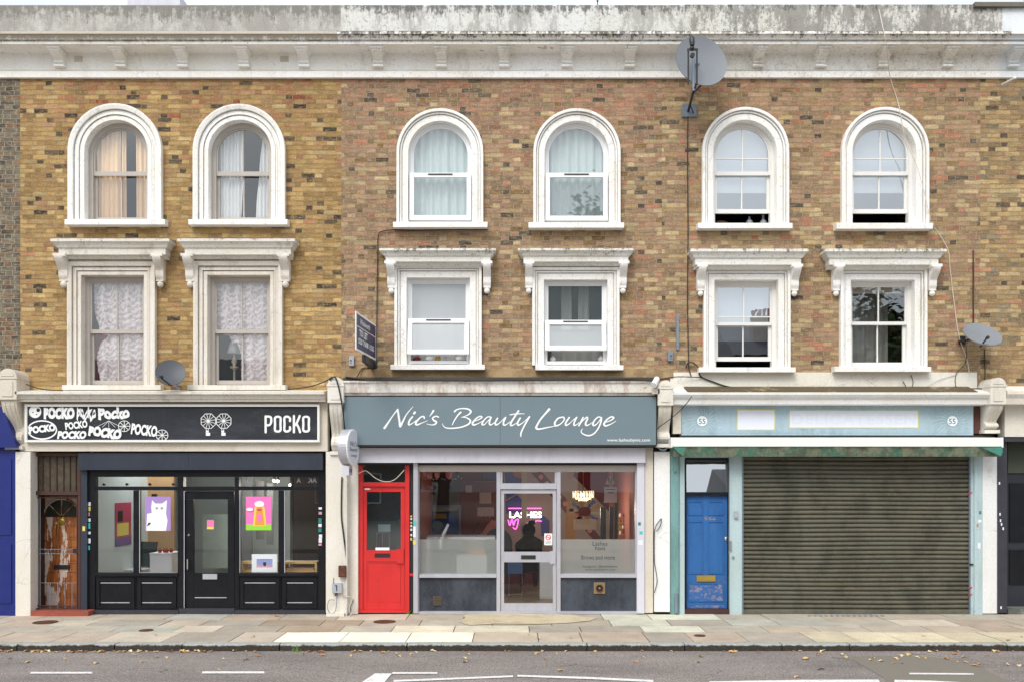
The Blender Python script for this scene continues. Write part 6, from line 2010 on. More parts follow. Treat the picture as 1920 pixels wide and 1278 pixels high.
# chandelier
yc_ = 1.9
cx = X(1093.5, yc_)
ch = thing('chandelier', (cx, yc_, Z(940, yc_)), 'lit crystal chandelier hanging in the salon window', 'chandelier')
cg = plain('crystal', (0.8, 0.76, 0.66, 1), 0.15, spec=.8)
for ring_i, (r, n, z0, z1) in enumerate(((0.19, 22, 932, 919), (0.14, 16, 935, 923), (0.08, 10, 938, 926))):
    mb = MB()
    for k in range(n):
        a = 2 * PI * k / n
        mb.tube([(cx + r * math.cos(a), yc_ + r * math.sin(a), Z(z0, yc_)), (cx + r * math.cos(a), yc_ + r * math.sin(a), Z(z1, yc_))], 0.013, 5)
    mb.lathe([(r + .01, 0), (r + .01, .012), (r - .02, .012)], (cx, yc_, Z(z1, yc_)), (0, 0, 1), 24)
    mb.build('crystal_ring', cg, ch)
for k in range(6):
    a = PI / 3 * k + .3
    mb = MB(); mb.ball((cx + .15 * math.cos(a) * 1.15, yc_ + .15 * math.sin(a) * 1.15, Z(926, yc_)), .022, 2); mb.build('bulb', emit('chandelier_bulb', (1, .86, .6, 1), 9), ch)
mb = MB(); mb.tube([(cx, yc_, Z(919, yc_)), (cx, yc_, 2.75)], .006, 6); mb.build('chain', M['silver'], ch)
pl_ = bpy.data.lights.new('chandelier_light', 'POINT'); pl_.energy = 20; pl_.color = (1, .85, .65); pl_.shadow_soft_size = .15
po = bpy.data.objects.new('chandelier_light', pl_); COL.objects.link(po); po.parent = ch; po.location = (0, -.1, -.15)
# neon
nz_ = 3.3
ne = thing('neon_sign', (X(985, nz_), nz_, Z(985, nz_)), 'pink and white neon sign reading LASHES seen through the silver door', 'neon sign')
pinkn = emit('pink_neon', (1.0, 0.12, 0.70, 1), 1.7); whn = emit('white_neon', (1, .93, .9, 1), 2.2)
mb = MB(); mb.tube([(X(953, nz_), nz_, Z(952, nz_)), (X(1015, nz_), nz_, Z(952, nz_))], .012, 6); mb.build('bar', pinkn, ne)
mb = MB(); ptext(mb, 'LASHES', 955, 1016, 958, 970, nz_, bold=.03); mb.build('lettering', whn, ne)
mb = MB()
for q in ([(953, 974), (956, 984), (960, 972), (963, 984), (966, 975), (972, 973), (968, 990), (962, 988)], [(986, 975), (990, 982), (996, 974), (1000, 982), (1006, 975), (1015, 976)]):
    stroke(mb, [(X(a, nz_), Z(c, nz_), .022) for a, c in q], nz_, n=4)
mb.build('script', pinkn, ne)
mb = MB(); mb.pb(978, 988, 884, 1030, 2.3, 2.36); mb.build('inner_post', P('tan_post', 176, 156, 140), b2)
# right pane: triangular sign, board, black screens, bottles
tsn = thing('triangular_sign', (X(1144, 1.0), 1.0, Z(908, 1.)), 'triangular warning sign with two walking figures high in the salon window', 'sign')
y = 1.0
mb = MB(); mb.plate([(X(1133, y), Z(908, y)), (X(1155, y), Z(908, y)), (X(1144, y), Z(886, y))], y, .006); mb.build('border', P('faded_red', 196, 92, 84), tsn)
mb = MB(); mb.plate([(X(1136, y), Z(906, y)), (X(1152, y), Z(906, y)), (X(1144, y), Z(890, y))], y - .002, .0015); mb.build('panel', P('faded_white', 210, 190, 180), tsn)
for dx, s in ((1141.5, 1), (1146, .85)):
    mb = MB()
    mb.plate([(X(dx + a * s, y), Z(905.5 - c * s, y)) for a, c in ((-2.2, 0), (-1.2, 0), (0, 4), (1.2, 0), (2.4, 0), (1.2, 6), (1.4, 9), (-1.2, 9), (-1, 5))], y - .004, .0015)
    mb.disc(X(dx, y), Z(905.5 - 10.3 * s, y), .012 * s, y - .004)
    mb.build('figure', blk_, tsn)
bs = thing('notice_board', (X(1145, 1.0), 1.0, Z(942, 1.)), 'faded white notice board with lines of writing below the triangular sign', 'sign')
mb = MB(); mb.pb(1133, 1157, 912, 941, 1.0, 1.006); mb.build('board', P('board_pale', 206, 178, 176), bs)
mb = MB(); mb.pb(1136, 1154, 916, 917.5, .996, .999); mb.pb(1140, 1151, 922, 923.5, .996, .999); mb.build('writing', tx, bs)
for a, c, d, lb in ((1126, 1136, 950, 'tall black folded screen nearest the chandelier'), (1143, 1150, 949, 'middle tall black folded screen under the notice board'), (1153, 1158, 936, 'narrow black folded screen beside the bottle shelf')):
    mb = MB(); mb.pb(a, c, d, 1012, 1.4, 1.46); mb.pb(a + 1, c - 1, d + 2, 1012, 1.39, 1.399); tag(mb.build('folding_screen', M['black_metal']), lb, 'screen')
shf = thing('bottle_shelf', (X(1168, 2.2), 2.2, 1.0), 'small shelf stand of bottles against the salmon wall', 'shelf')
mb = MB()
for c in (968, 979, 990, 1001, 1012):
    mb.pb(1160, 1176, c, c + 1.2, 2.0, 2.2)
mb.pb(1160, 1161, 964, 1014, 2.205, 2.23); mb.pb(1175, 1176, 964, 1014, 2.205, 2.23)
mb.build('rack', M['brass'], shf)
for i, c in enumerate((968, 979, 990, 1001)):
    for j, a in enumerate((1163, 1168, 1173)):
        mb = MB(); mb.lathe([(.02, 0), (.022, .04), (.008, .055), (.008, .075)], (X(a, 2.1), 2.1, Z(c, 2.1) + .002), (0, 0, 1), 8)
        tag(mb.build('bottle', (wht, mag, M['brass'])[(i + j) % 3]), 'tiny varnish bottle on the small shelf stand in the salon', 'bottle', 'varnish bottles')
# blue stool seen low in the door and a white cupboard
st = thing('stool', (X(965, 1.4), 1.4, .05), 'blue topped stool with a thin steel frame seen low in the silver door', 'stool')
mb = MB(); mb.box(X(952, 1.3), X(980, 1.3), 1.3, 1.65, .52, .72); mb.build('seat', P('blue_seat', 60, 90, 130), st)
for a in (954, 979):
    for yy in (1.32, 1.62):
        mb = MB(); mb.tube([(X(a, 1.3), yy, .05), (X(a, 1.3), yy, .52)], .012, 6); mb.build('leg', M['chrome'], st)
mb = MB(); mb.tube([(X(954, 1.3), 1.32, .15), (X(979, 1.3), 1.32, .15)], .01, 6); mb.build('stretcher', M['chrome'], st)
mb = MB(); mb.box(X(1012, 1.5), X(1046, 1.5), 1.5, 2.0, .05, .85); mb.box(X(1013, 1.5), X(1028, 1.5), 1.485, 1.499, .08, .83); mb.box(X(1029, 1.5), X(1045, 1.5), 1.485, 1.499, .08, .83)
tag(mb.build('cupboard', wht), 'low white cupboard seen at the edge of the silver door', 'cupboard')
# salon chair with its back to the street
o = thing('salon_chair', (X(934, 1.8), 1.8, .05), 'high backed black salon chair half hidden behind the door post', 'chair')
mb = MB(); mb.lathe([(.25, 0), (.25, .03), (.04, .05), (.04, .40)], (X(934, 1.8), 1.8, .05), (0, 0, 1), 18); mb.build('base', M['chrome'], o)
mb = MB(); mb.box(X(934, 1.8) - .27, X(934, 1.8) + .27, 1.55, 2.1, .45, .6); mb.build('seat', M['black_metal'], o)
mb = MB(); cx = X(934, 1.6)
mb.prism([(cx + .26 * math.cos(k * PI / 12), 1.02 + .30 * math.sin(k * PI / 12)) for k in range(13)] + [(cx - .24, .6), (cx + .24, .6)], 'y', 1.48, 1.58); mb.build('backrest', M['black_metal'], o)


# ---- seated person with dark hair in a bun, seen from behind through the door
def person():
    bm = bmesh.new()
    px, py = X(992, 2.2), 2.2
    J = {'pelvis': (0, 0, .50, .15), 'waist': (0, .02, .68, .17), 'chest': (0, .03, .86, .19), 'neck0': (0, .02, 1.02, .085), 'neck': (0, .02, 1.08, .052), 'head': (0, .03, 1.16, .078), 'crown': (0, .02, 1.23, .082),
         'sl': (-.15, .03, .93, .085), 'el': (-.22, .10, .72, .055), 'wl': (-.15, .30, .68, .03), 'hl': (-.12, .37, .68, .028),
         'sr': (.15, .03, .93, .085), 'er': (.22, .10, .72, .055), 'wr': (.15, .30, .68, .03), 'hr': (.12, .37, .68, .028),
         'hipl': (-.10, .05, .48, .10), 'kl': (-.13, .45, .50, .065), 'al': (-.13, .48, .12, .045), 'tl': (-.14, .60, .08, .035),
         'hipr': (.10, .05, .48, .10), 'kr': (.13, .45, .50, .065), 'ar': (.13, .48, .12, .045), 'tr': (.14, .60, .08, .035)}
    E = ['pelvis waist', 'waist chest', 'chest neck0', 'neck0 neck', 'neck head', 'head crown', 'chest sl', 'sl el', 'el wl', 'wl hl', 'chest sr', 'sr er', 'er wr', 'wr hr',
         'pelvis hipl', 'hipl kl', 'kl al', 'al tl', 'pelvis hipr', 'hipr kr', 'kr ar', 'ar tr']
    names = list(J)
    me = bpy.data.meshes.new('person')
    me.from_pydata([J[n][:3] for n in names], [tuple(names.index(k) for k in e.split()) for e in E], [])
    o = bpy.data.objects.new('person', me)
    COL.objects.link(o)
    o.modifiers.new('skin', 'SKIN')
    if not me.skin_vertices:
        o.update_tag(); bpy.context.view_layer.update()
    if not me.skin_vertices:
        bpy.context.view_layer.objects.active = o
        bpy.ops.mesh.customdata_skin_add()
    for i, n in enumerate(names):
        me.skin_vertices[0].data[i].radius = (J[n][3], J[n][3])
        me.skin_vertices[0].data[i].use_root = (n == 'pelvis')
    o.modifiers.new('sub', 'SUBSURF').render_levels = 2
    o.modifiers['sub'].levels = 2
    dg = bpy.context.evaluated_depsgraph_get()
    m2 = bpy.data.meshes.new_from_object(o.evaluated_get(dg))
    bpy.data.objects.remove(o)
    for p in m2.polygons:
        p.use_smooth = True
    m2.materials.clear(); m2.materials.append(plain('dark_top', srgb(9, 8, 10), .95, spec=0.02))
    r = bpy.data.objects.new('person', m2)
    COL.objects.link(r)
    r.location = (px, py, 0.05)
    WL[r.name] = Vector((px, py, .05))
    tag(r, 'seated person in dark clothes with hair in a bun, back to the street', 'person')
    mb = MB()
    mb2 = MB()
    mb2.lathe([(.11, .45), (.125, .7), (.15, .86), (.155, .93), (.14, .985), (.10, 1.03), (.07, 1.06), (.055, 1.10)], (px, py + .02, .05), (0, 0, 1), 24, 1.7)
    for v in mb2.bm.verts: v.co.x -= .04 * max(0, v.co.z - .9); v.co.z += .10 * (v.co.x - px) * (v.co.z > .7)
    mb2.build('jacket', plain('black_jacket', srgb(9, 9, 11), .95, spec=0.02), r, smooth=True)
    mb.ball((px, py - .01, .05 + 1.19), .135, 3, (.90, 1.0, 1.02)); mb.ball((px + .055, py - .04, .05 + 1.335), .062, 2, (1.1, 1, .85))
    mb.ball((px + .0, py - .06, .05 + 1.10), .085, 2, (1, .8, 1.2))
    mb.build('hair', plain('black_hair', srgb(7, 6, 7), .9, spec=0.04), r, smooth=True)
person()

# ================================================================ shop level, house three
mb = MB(); mb.pb(1257, 1832, 697.5, 728, -0.03, 0.03); mb.build('render_band', stucco('cream_band', (0.78, 0.75, 0.68, 1), srgb(178, 164, 136), 0.22, 131, speck=.1), b3)
mb = MB()
mb.prism([(0, Z(758, -.3)), (-.28, Z(758, -.3)), (-.30, Z(757, -.3)), (-.31, Z(747, -.31)), (-.35, Z(744, -.35)), (-.38, Z(739, -.38)), (-.38, Z(735, -.38)), (-.03, Z(735, -.38) + .10)], 'x', X(1262, -.38), X(1856, -.38))
mb.build('shop_cornice', stucco('cornice_grey_white', (0.76, 0.76, 0.75, 1), (0.5, 0.48, 0.44, 1), 0.25, 133, speck=.3), b3)
mb = MB(); mb.prism([(-.36, Z(735, -.38) + .006), (-.36, Z(735, -.38) + .014), (-.035, Z(735, -.38) + .13), (-.035, Z(735, -.38) + .104)], 'x', X(1290, -.38), X(1835, -.38))
mb.build('mossy_flashing', M['moss_tan'], b3)
console(b3, 1872, 29, 707, 757, 812, M['offwhite'])
mb = MB(); mb.pb(1826, 1862, 762, 812, -0.04, 0.02); mb.build('fascia_end', plain('red_brown_wood', srgb(96, 62, 54), .7, var=.3), b3)
mb = MB(); mb.pb(1262, 1277, 760, 812, -0.14, 0.0); mb.build('fascia_end', M['cream'], b3)
# fascia sign
yf3 = -0.12
sg3 = thing('shop_sign', (X(1551, yf3), yf3, Z(815, yf3)), 'pale blue fascia board with blanked out white patches and two roundels numbered 55', 'sign')
mb = MB(); mb.pb(1277.5, 1825, 759, 812, yf3, 0.03); mb.pb(1277.5, 1825, 812.2, 815, yf3 - .03, .03); mb.build('board', M['pale_blue'], sg3)
mb = MB(); mb.pb(1275, 1862, 815.3, 820, yf3 - .02, 0.03); mb.build('lower_rail', M['cable'], sg3)
yl_, yll = plain('yellow_tape', srgb(196, 192, 110), .6, var=.3), P('patch_white', 216, 220, 230)
for q in ((1381, 1454, 766, 806), (1479, 1723, 767, 802)):
    mb = MB(); mb.pb(*q, yf3 - .002, yf3 - .0003); mb.build('patch_edge', yl_, sg3)
    mb = MB(); mb.pb(q[0] + 2, q[1] - 2, q[2] + 2.2, q[3] - 1.6, yf3 - .004, yf3 - .0022); mb.build('blank_patch', yll, sg3)
mb = MB(); ptext(mb, 'DELICATESSEN', 1485, 1717, 775, 795, yf3 - .005, bold=.03, spacing=1.15); mb.build('faded_lettering', P('ghost_letter', 211, 216, 225), sg3)
orn = P('ornament_white', 196, 214, 220)
for cx_, dirn in ((1316.5, 1), (1785.5, -1)):
    mb = MB(); mb.lathe([(.083, 0), (.083, .002)], (X(cx_, yf3), yf3 - .006, Z(788.5, yf3)), (0, -1, 0), 28); mb.build('roundel', P('roundel_white', 232, 236, 238), sg3)
    mb = MB(); ptext(mb, '55', cx_ - 6.2, cx_ + 6.2, 784, 794, yf3 - .0095, bold=.01); mb.build('house_number', P('number_grey', 90, 120, 126), sg3)
    mb = MB()
    for k in range(22):
        a = 2 * PI * k / 22 + .1
        y = yf3 - .0004 - .0001 * k
        r0, r1 = .10, .17 + .09 * (k % 3) / 2 + (.10 if abs(math.cos(a)) > .75 else 0)
        c0, c1 = X(cx_, y), Z(788.5, y)
        vmax = .20
        zz = lambda t: max(-vmax, min(vmax, t))
        stroke(mb, [(c0 + r0 * math.cos(a), c1 + r0 * math.sin(a), .004), (c0 + (r0 + r1) / 2 * math.cos(a + .06), c1 + zz((r0 + r1) / 2 * math.sin(a + .06)), .005), (c0 + r1 * math.cos(a + .16), c1 + zz(r1 * math.sin(a + .16)), .003)], y - .001, n=3)
    for k in range(5):
        y = yf3 - .004
        stroke(mb, [(X(cx_ + dirn * (24 + 5 * k), y), Z(784 + 2 * (k % 2), y), .005), (X(cx_ + dirn * (29 + 5 * k), y), Z(789, y), .004), (X(cx_ + dirn * (33 + 5 * k), y), Z(785 + 5 * (k % 2), y), .003)], y - .001 - .0003 * k, n=4)
    mb.build('sunburst', orn, sg3)
# awning
aw = thing('awning', (X(1570, -.4), -.3, Z(854, -.4)), 'white boxed shop awning rolled in with a dirty green canvas edge over the shutter', 'awning')
mb = MB(); ya = -.42
mb.prism([(-.02, Z(836, ya)), (ya, Z(836, ya)), (ya, Z(822, ya)), (ya + .02, Z(820, ya)), (-.14, Z(820, ya) + .02), (-.02, Z(820, ya) + .02)], 'x', X(1261, ya), X(1879, ya))
mb.pb(1258, 1260.8, 819, 838, ya - .004, -.02); mb.pb(1879.2, 1881.5, 819, 838, ya - .004, -.02)
mb.build('cassette', M['awning_white'], aw)
mb = MB()
def fy_(x, z):
    s = (x - X(1262, ya)) * 1.0
    return -.40 + .012 * math.sin(s * 9) + .008 * math.sin(s * 23 + 1) + (Z(836, ya) - z) * .25
grid_sheet(mb, X(1263, ya), X(1879, ya), Z(855, ya), Z(836.2, ya), fy_, 200, 5)
vl = mb.build('valance', M['awning_cloth'], aw, smooth=True, recalc=False)
for k in (0, 1):
    mb = MB()
    xa_ = X(1262, ya) if k == 0 else X(1880, ya)
    sgn = 1 if k == 0 else -1
    wd_ = .20 if k == 0 else .34
    mb.face([(xa_ + sgn * .002, -.418, Z(837, ya)), (xa_ + sgn * wd_, -.428, Z(838, ya)), (xa_ + sgn * (.16 if k == 0 else .03), -.425, Z(854.5, ya)), (xa_ + sgn * .08 * (k == 0), -.42, Z(847, ya))])
    mb.build('torn_corner', M['teal_canvas'], aw)
# frame and door
TP = M['teal_paint']
mb = MB(); mb.pb(1257, 1273, 838, 1152, -0.08, 0.05); mb.build('post', stucco('teal_grey_paint', srgb(120, 160, 160), srgb(84, 110, 110), 0.4, 137, streak=.15), b3)
mb = MB(); mb.pb(1274, 1283.5, 850, 1152, -0.04, 0.05); mb.pb(1368.5, 1391, 852, 1152, -0.05, 0.08); mb.pb(1371, 1372, 852, 1150, -0.056, -0.0505); mb.pb(1283.7, 1368.3, 851, 857, 0.02, .1); mb.build('door_frame', TP, b3)
mb = MB(); mb.pb(1820.5, 1827, 852, 1151, -0.02, 0.08); mb.pb(1827.2, 1842, 852, 1151, -0.05, 0.08); mb.build('post', TP, b3)
mb = MB(); mb.pb(1842.3, 1869.8, 838, 1149, -0.05, 0.08); mb.build('pilaster', stucco('pilaster_white', (0.74, 0.75, 0.75, 1), (0.5, 0.48, 0.44, 1), 0.15, 139, speck=.2), b3)
mb = MB(); mb.pb(1283.8, 1287, 858, 1141, 0.03, 0.14); mb.pb(1365, 1368.2, 858, 1141, 0.03, 0.14); mb.pb(1287.2, 1364.8, 921.5, 927.5, 0.02, 0.14); mb.pb(1287.2, 1364.8, 857.5, 862, 0.04, .14); mb.build('door_lining', M['black_wood'], b3)
mb = MB(); mb.pb(1283.8, 1368.2, 1141.5, 1150, -0.02, 0.14); mb.build('threshold', M['brown_paint'], b3)
mb = MB()                                   # glass leaning back a little, so it mirrors the roofs across the street
mb.face([(X(1287, .08), .06, Z(921.5, .08)), (X(1365, .08), .06, Z(921.5, .08)), (X(1365, .08), .118, Z(862, .08)), (X(1287, .08), .118, Z(862, .08))])
mb.build('transom_pane', glass('transom_glass', 0.42), b3)
mb = MB(); mb.box(X(1284), X(1368), .5, .55, 0, 3.2); mb.build('hall_back', M['grey_room'], b3)
BD = M['blue_door']
yd3 = 0.09
mb = MB(); mb.pb(1287.3, 1364.7, 928, 1140, yd3, yd3 + .05)
def dpan(mb, a, c, d, e):
    x0, x1, z0, z1 = X(a, yd3), X(c, yd3), Z(e, yd3), Z(d, yd3)
    t = .016
    mb.box(x0, x1, yd3 - .012, yd3 - .0005, z1 - t, z1); mb.box(x0, x1, yd3 - .012, yd3 - .0005, z0, z0 + t)
    mb.box(x0, x0 + t, yd3 - .012, yd3 - .0005, z0 + t + .0005, z1 - t - .0005); mb.box(x1 - t, x1, yd3 - .012, yd3 - .0005, z0 + t + .0005, z1 - t - .0005)
for q in ((1290, 1318.5, 938, 965), (1327.5, 1357, 938, 965), (1290, 1318.5, 976, 1075), (1327.5, 1357, 976, 1075), (1290, 1357, 1092, 1127)):
    dpan(mb, *q)
bd = mb.build('door', BD, b3, label='royal blue panelled front door with a brass letterbox')
mb = MB(); mb.pb(1292, 1355, 1094, 1125, yd3 - .004, yd3 - .0006); mb.pb(1290, 1363, 1134, 1139, yd3 - .004, yd3 - .0006); mb.build('scuffed_panel', M['scuffed'], bd)
mb = MB(); mb.pb(1306.5, 1341.5, 1078, 1089, yd3 - .02, yd3 - .0007); mb.pb(1309, 1339, 1080.5, 1086.5, yd3 - .027, yd3 - .0203); mb.build('letterbox', M['brass'], bd)
mb = MB(); mb.lathe([(.025, 0), (.025, .02), (.012, .025)], (X(1361, yd3), yd3 - .001, Z(1009, yd3)), (0, -1, 0), 14); mb.pb(1359, 1364, 1005, 1013, yd3 - .012, yd3 - .0007); mb.build('lock', M['chrome'], bd)
mb = MB(); ptext(mb, '55a', 1320, 1342, 968, 974, yd3 - .002); mb.build('house_number', P('number_tan', 150, 140, 130), bd)
mb = MB(); mb.pb(1368, 1372, 1013, 1032, -.075, -.057); mb.build('entry_plate', M['chrome'], b3)
mb = MB(); mb.pb(1377, 1384, 957, 971, -.085, -.0505); mb.lathe([(.02, 0), (.02, .012)], (X(1380.5, -.09), -.0855, Z(967, -.09)), (0, -1, 0), 12); mb.build('door_entry_box', M['grey_box'], b3)
mb = MB(); mb.pb(1373, 1377, 1042, 1047, -.065, -.0565); mb.build('keyhole_plate', M['galv'], b3)
mb = MB(); mb.tube([(X(1266, -.09), -.10, Z(880, -.1)), (X(1266, -.09), -.10, Z(884, -.1))], .02, 8); mb.tube([(X(1268, -.1), -.10, Z(1112, -.1)), (X(1268, -.1), -.10, Z(1148, -.1))], .03, 10); mb.build('bollard_post', M['galv'], b3)
# roller shutter
n = 35
z0, z1 = 0.01, Z(854, 0.03)
pitch = (z1 - z0) / n
pr = []
for k in range(n):
    for u, dy in ((0.0, 0.030), (0.06, 0.008), (0.20, -0.008), (0.45, -0.014), (0.72, -0.010), (0.88, 0.030)):
        pr.append((0.03 + dy, z0 + (k + u) * pitch))
pr.append((0.05, z1))
mb = MB()
xa_, xb_ = X(1391.5, 0.02), X(1820, 0.02)
def bent(x, z):
    return .010 * math.sin(x * 2.1 + 1) * math.sin(z * 1.9) + .016 * math.exp(-((x - 5.6) ** 2 + (z - .8) ** 2) / .25) + .012 * math.exp(-((x - 4.4) ** 2 + (z - 1.2) ** 2) / .12)
NXS = 40
colsv = []
for k in range(NXS + 1):
    xx = xa_ + (xb_ - xa_) * k / NXS
    colsv.append([mb.bm.verts.new((xx, y + bent(xx, z), z + .004 * math.sin(xx * 1.7 + z * 3) * (z > .05))) for y, z in pr])
for k in range(NXS):
    for i in range(len(pr) - 1):
        mb.bm.faces.new([colsv[k][i], colsv[k + 1][i], colsv[k + 1][i + 1], colsv[k][i + 1]])
rs = mb.build('roller_shutter', M['shutter'], b3, recalc=False)
mb = MB(); mb.pb(1391.5, 1820, 1145, 1150.5, 0.0, 0.018); mb.build('bottom_rail', M['shutter'], rs)
mb = MB(); mb.pb(1391.2, 1394, 855, 1150, -0.02, 0.0185); mb.pb(1818, 1820.3, 855, 1150, -0.02, 0.0185); mb.build('guide', M['galv'], rs)
for c in (923, 1101, 1114):
    mb = MB(); mb.tube([(X(1815 + k * 1.6, -.03), -.03, Z(c + math.sin(k) * 1.2, -.03)) for k in range(6)], .008, 6)
    mb.build('red_tie', P('red_tie', 190, 40, 60), rs)
mb = MB(); mb.pb(1819, 1825, 1056, 1059, -.04, -.021); mb.build('bolt', M['black_metal'], rs)
# back wall behind the shutter
mb = MB(); mb.box(X(1385), X(1825), .4, .45, 0, 3.3); mb.build('inner_wall', M['dark_room'], b3)
mb = MB(); mb.box(X(1260), X(1840), .02, .3, Z(846, 0), 3.3); mb.build('lintel', M['dark_room'], b3)
mb = MB(); mb.box(X(645), X(1230), .15, .3, Z(872, 0), 3.3); mb.build('lintel', M['dark_room'], b2)
mb = MB(); mb.box(X(42), X(612), .15, .3, Z(848, 0), 3.3); mb.build('lintel', M['dark_room'], b1)
# threshold strip of small setts in front of the shutter
mb = MB()
for k in range(14):
    for j in range(2):
        mb.box(X(1505) + k * .09 + .04 * j, X(1505) + k * .09 + .04 * j + .05, -.30 + .11 * j, -.23 + .11 * j, -.01, .005)
mb.build('doorstep_setts', plain('blue_grey_setts', srgb(132, 136, 140), .8), b3)

# ================================================================ stickers on the posts
def sticker(px, py, w, h, col, b, y):
    mb = MB(); mb.pb(px - w / 2, px + w / 2, py - h / 2, py + h / 2, y, y + .0012)
    mb.build('sticker', col, b)
teal_s, white_s, yel_s = P('sticker_teal', 70, 190, 190), P('sticker_white', 226, 228, 236), P('sticker_yellow', 220, 200, 100)
grn_s = P('sticker_green', 40, 130, 120); pnk_s = P('sticker_pink', 200, 150, 150)
for py, h, c in ((944, 7, white_s), (953, 8, yel_s), (963, 7, pnk_s), (974, 6, white_s), (985, 11, teal_s), (998, 5, white_s), (1013, 9, white_s), (1026, 8, teal_s)):
    sticker(165 + (py % 3) * .6, py, 7, h, c, b1, -.004)
sticker(157, 990, 5, 9, yel_s, b1, -.054)
for py, h, c in ((952, 4, white_s), (961, 5, pnk_s), (975, 9, grn_s), (984, 6, white_s), (993, 7, grn_s), (1004, 6, white_s), (1012, 9, white_s), (1020, 4, pnk_s)):
    sticker(600 + (py % 3) * .5, py, 6, h, c, b1, -.024)
for py, h, c in ((967, 3, yel_s), (972, 3, white_s), (979, 3, yel_s), (985, 4, white_s), (992, 4, white_s), (1002, 4, white_s), (1010, 5, yel_s)):
    sticker(771, py, 3.5, h, c, b2, .026)
for px, py, w, h, c in ((778, 980, 5, 8, teal_s), (777, 996, 5, 20, white_s), (777, 1016, 5, 8, yel_s)):
    sticker(px, py, w, h, c, b2, -.062)
for px, py, w, h, c in ((1199, 981, 5, 6, grn_s), (1202, 998, 6, 6, teal_s), (1201, 1016, 8, 9, white_s)):
    sticker(px, py, w, h, c, b2, -.082)
for px, py, w, h, c in ((1838, 960, 4, 6, grn_s), (1837, 976, 6, 5, white_s), (1833, 984, 3, 6, P('sticker_orange', 200, 110, 50)), (1836, 1022, 5, 11, white_s)):
    sticker(px, py, w, h, c, b3, -.052)
for px, py in ((1875, 963), (1876, 975), (1878, 982), (1874, 905), (1877, 1138), (1881, 990)):
    sticker(px, py, 2.5, 5, white_s, b4, -.062)

# ================================================================ satellite dishes
def dish(label, cx, cz, y, r, n, mat, squash=1.0):
    o = thing('satellite_dish', (cx, y, cz), label, 'satellite dish')
    N = Vector(n).normalized()
    prof = [(0.0001, 0.0)] + [(r * k / 8, 0.16 * r * (k / 8) ** 2) for k in range(1, 9)] + [(r * 1.015, .16 * r + .003), (r * 1.015, .16 * r - .012), (r * .98, .16 * r - .014)] + [(r * k / 8 * .98, 0.16 * r * (k / 8) ** 2 - .014) for k in range(7, 0, -1)] + [(0.0001, -.014)]
    mb = MB(); mb.lathe(prof, (cx, y, cz), N, 40, squash)
    mb.build('reflector', mat, o, smooth=False)
    return o, N
# big one on the long bracket
bx, by, bz = X(1312, -.55), -.55, Z(119, -.55)
o, N = dish('large grey satellite dish on a long arm in front of the cornice', bx, bz, by, .42, (.22, -.95, .18), M['dish'])
for v in (0,):
    pass
mb = MB()
y_ = -.95
for px in (1291, 1307):
    mb.box(X(px, y_) - .011, X(px, y_) + .011, y_, y_ + .03, Z(158, y_), Z(92, y_))
mb.box(X(1289, y_), X(1309, y_), y_ + .001, y_ + .029, Z(94, y_), Z(91, y_))
mb.tube([(X(1306, y_), y_, Z(156, y_)), (X(1303, -.75), -.75, Z(165, -.75))], .014, 8)
mb.build('feed_frame', M['black_metal'], o)
mb = MB()
mb.lathe([(.03, 0), (.042, .05), (.042, .12), (.025, .16)], (X(1298, y_), y_, Z(86, y_)), (0, .25, 1), 12)
mb.ball((X(1298, y_), y_ + .02, Z(90, y_)), .04, 2)
mb.lathe([(.035, 0), (.035, .05)], (X(1299, y_), y_, Z(103, y_)), (0, 1, 0), 12)
mb.build('receiver', M['black_metal'], o)
mb = MB()
mb.tube([(X(1300, -.7), -.72, Z(112, -.7)), (X(1300, -.7), -.72, Z(172, -.7))], .022, 10)
mb.tube([(X(1300, -.7), -.70, Z(120, -.7)), (bx, by + .03, bz)], .02, 8)
mb.build('mast', M['galv'], o)
mb = MB()
mb.tube([(X(1300, -.7), -.72, Z(172, -.7)), (X(1291, -.06), -.05, Z(208, -.06))], .020, 8)
mb.tube([(X(1320, -.5), -.52, Z(155, -.5)), (X(1300, -.7), -.70, Z(176, -.7))], .014, 8)
mb.tube([(X(1294, -.3), -.3, Z(196, -.3)), (X(1300, -.05), -.05, Z(212, -.05))], .010, 6)
mb.build('arm', M['black_metal'], o)
mb = MB(); mb.pb(1279, 1306, 195, 219, -.05, -.001)
for a, c in ((1282, 198), (1303, 198), (1282, 216), (1303, 216)):
    mb.lathe([(.012, 0), (.012, .012)], (X(a, -.05), -.0505, Z(c, -.05)), (0, -1, 0), 8)
mb.build('wall_plate', M['galv'], o)
# small one between the lace windows
bx, by, bz = X(320, -.42), -.42, Z(700, -.42)
o, N = dish('dark grey satellite dish low between the two lace curtain windows', bx, bz, by, .225, (.30, -.86, .40), M['dish_dark'])
mb = MB(); mb.tube([(X(319, -.6), -.55, Z(722, -.6)), (X(302, -.7), -.72, Z(707, -.7))], .012, 8); mb.lathe([(.02, 0), (.025, .05)], (X(302, -.7), -.74, Z(706, -.7)), (.3, 1, 0), 10); mb.build('feed_arm', M['black_metal'], o)
mb = MB(); mb.tube([(bx, by + .02, bz), (bx, -.15, bz - .02), (bx, -.15, Z(728, -.2))], .018, 8); mb.tube([(bx, -.15, Z(722, -.15)), (bx, -.002, Z(722, -.15))], .018, 8); mb.build('mast', M['galv'], o)
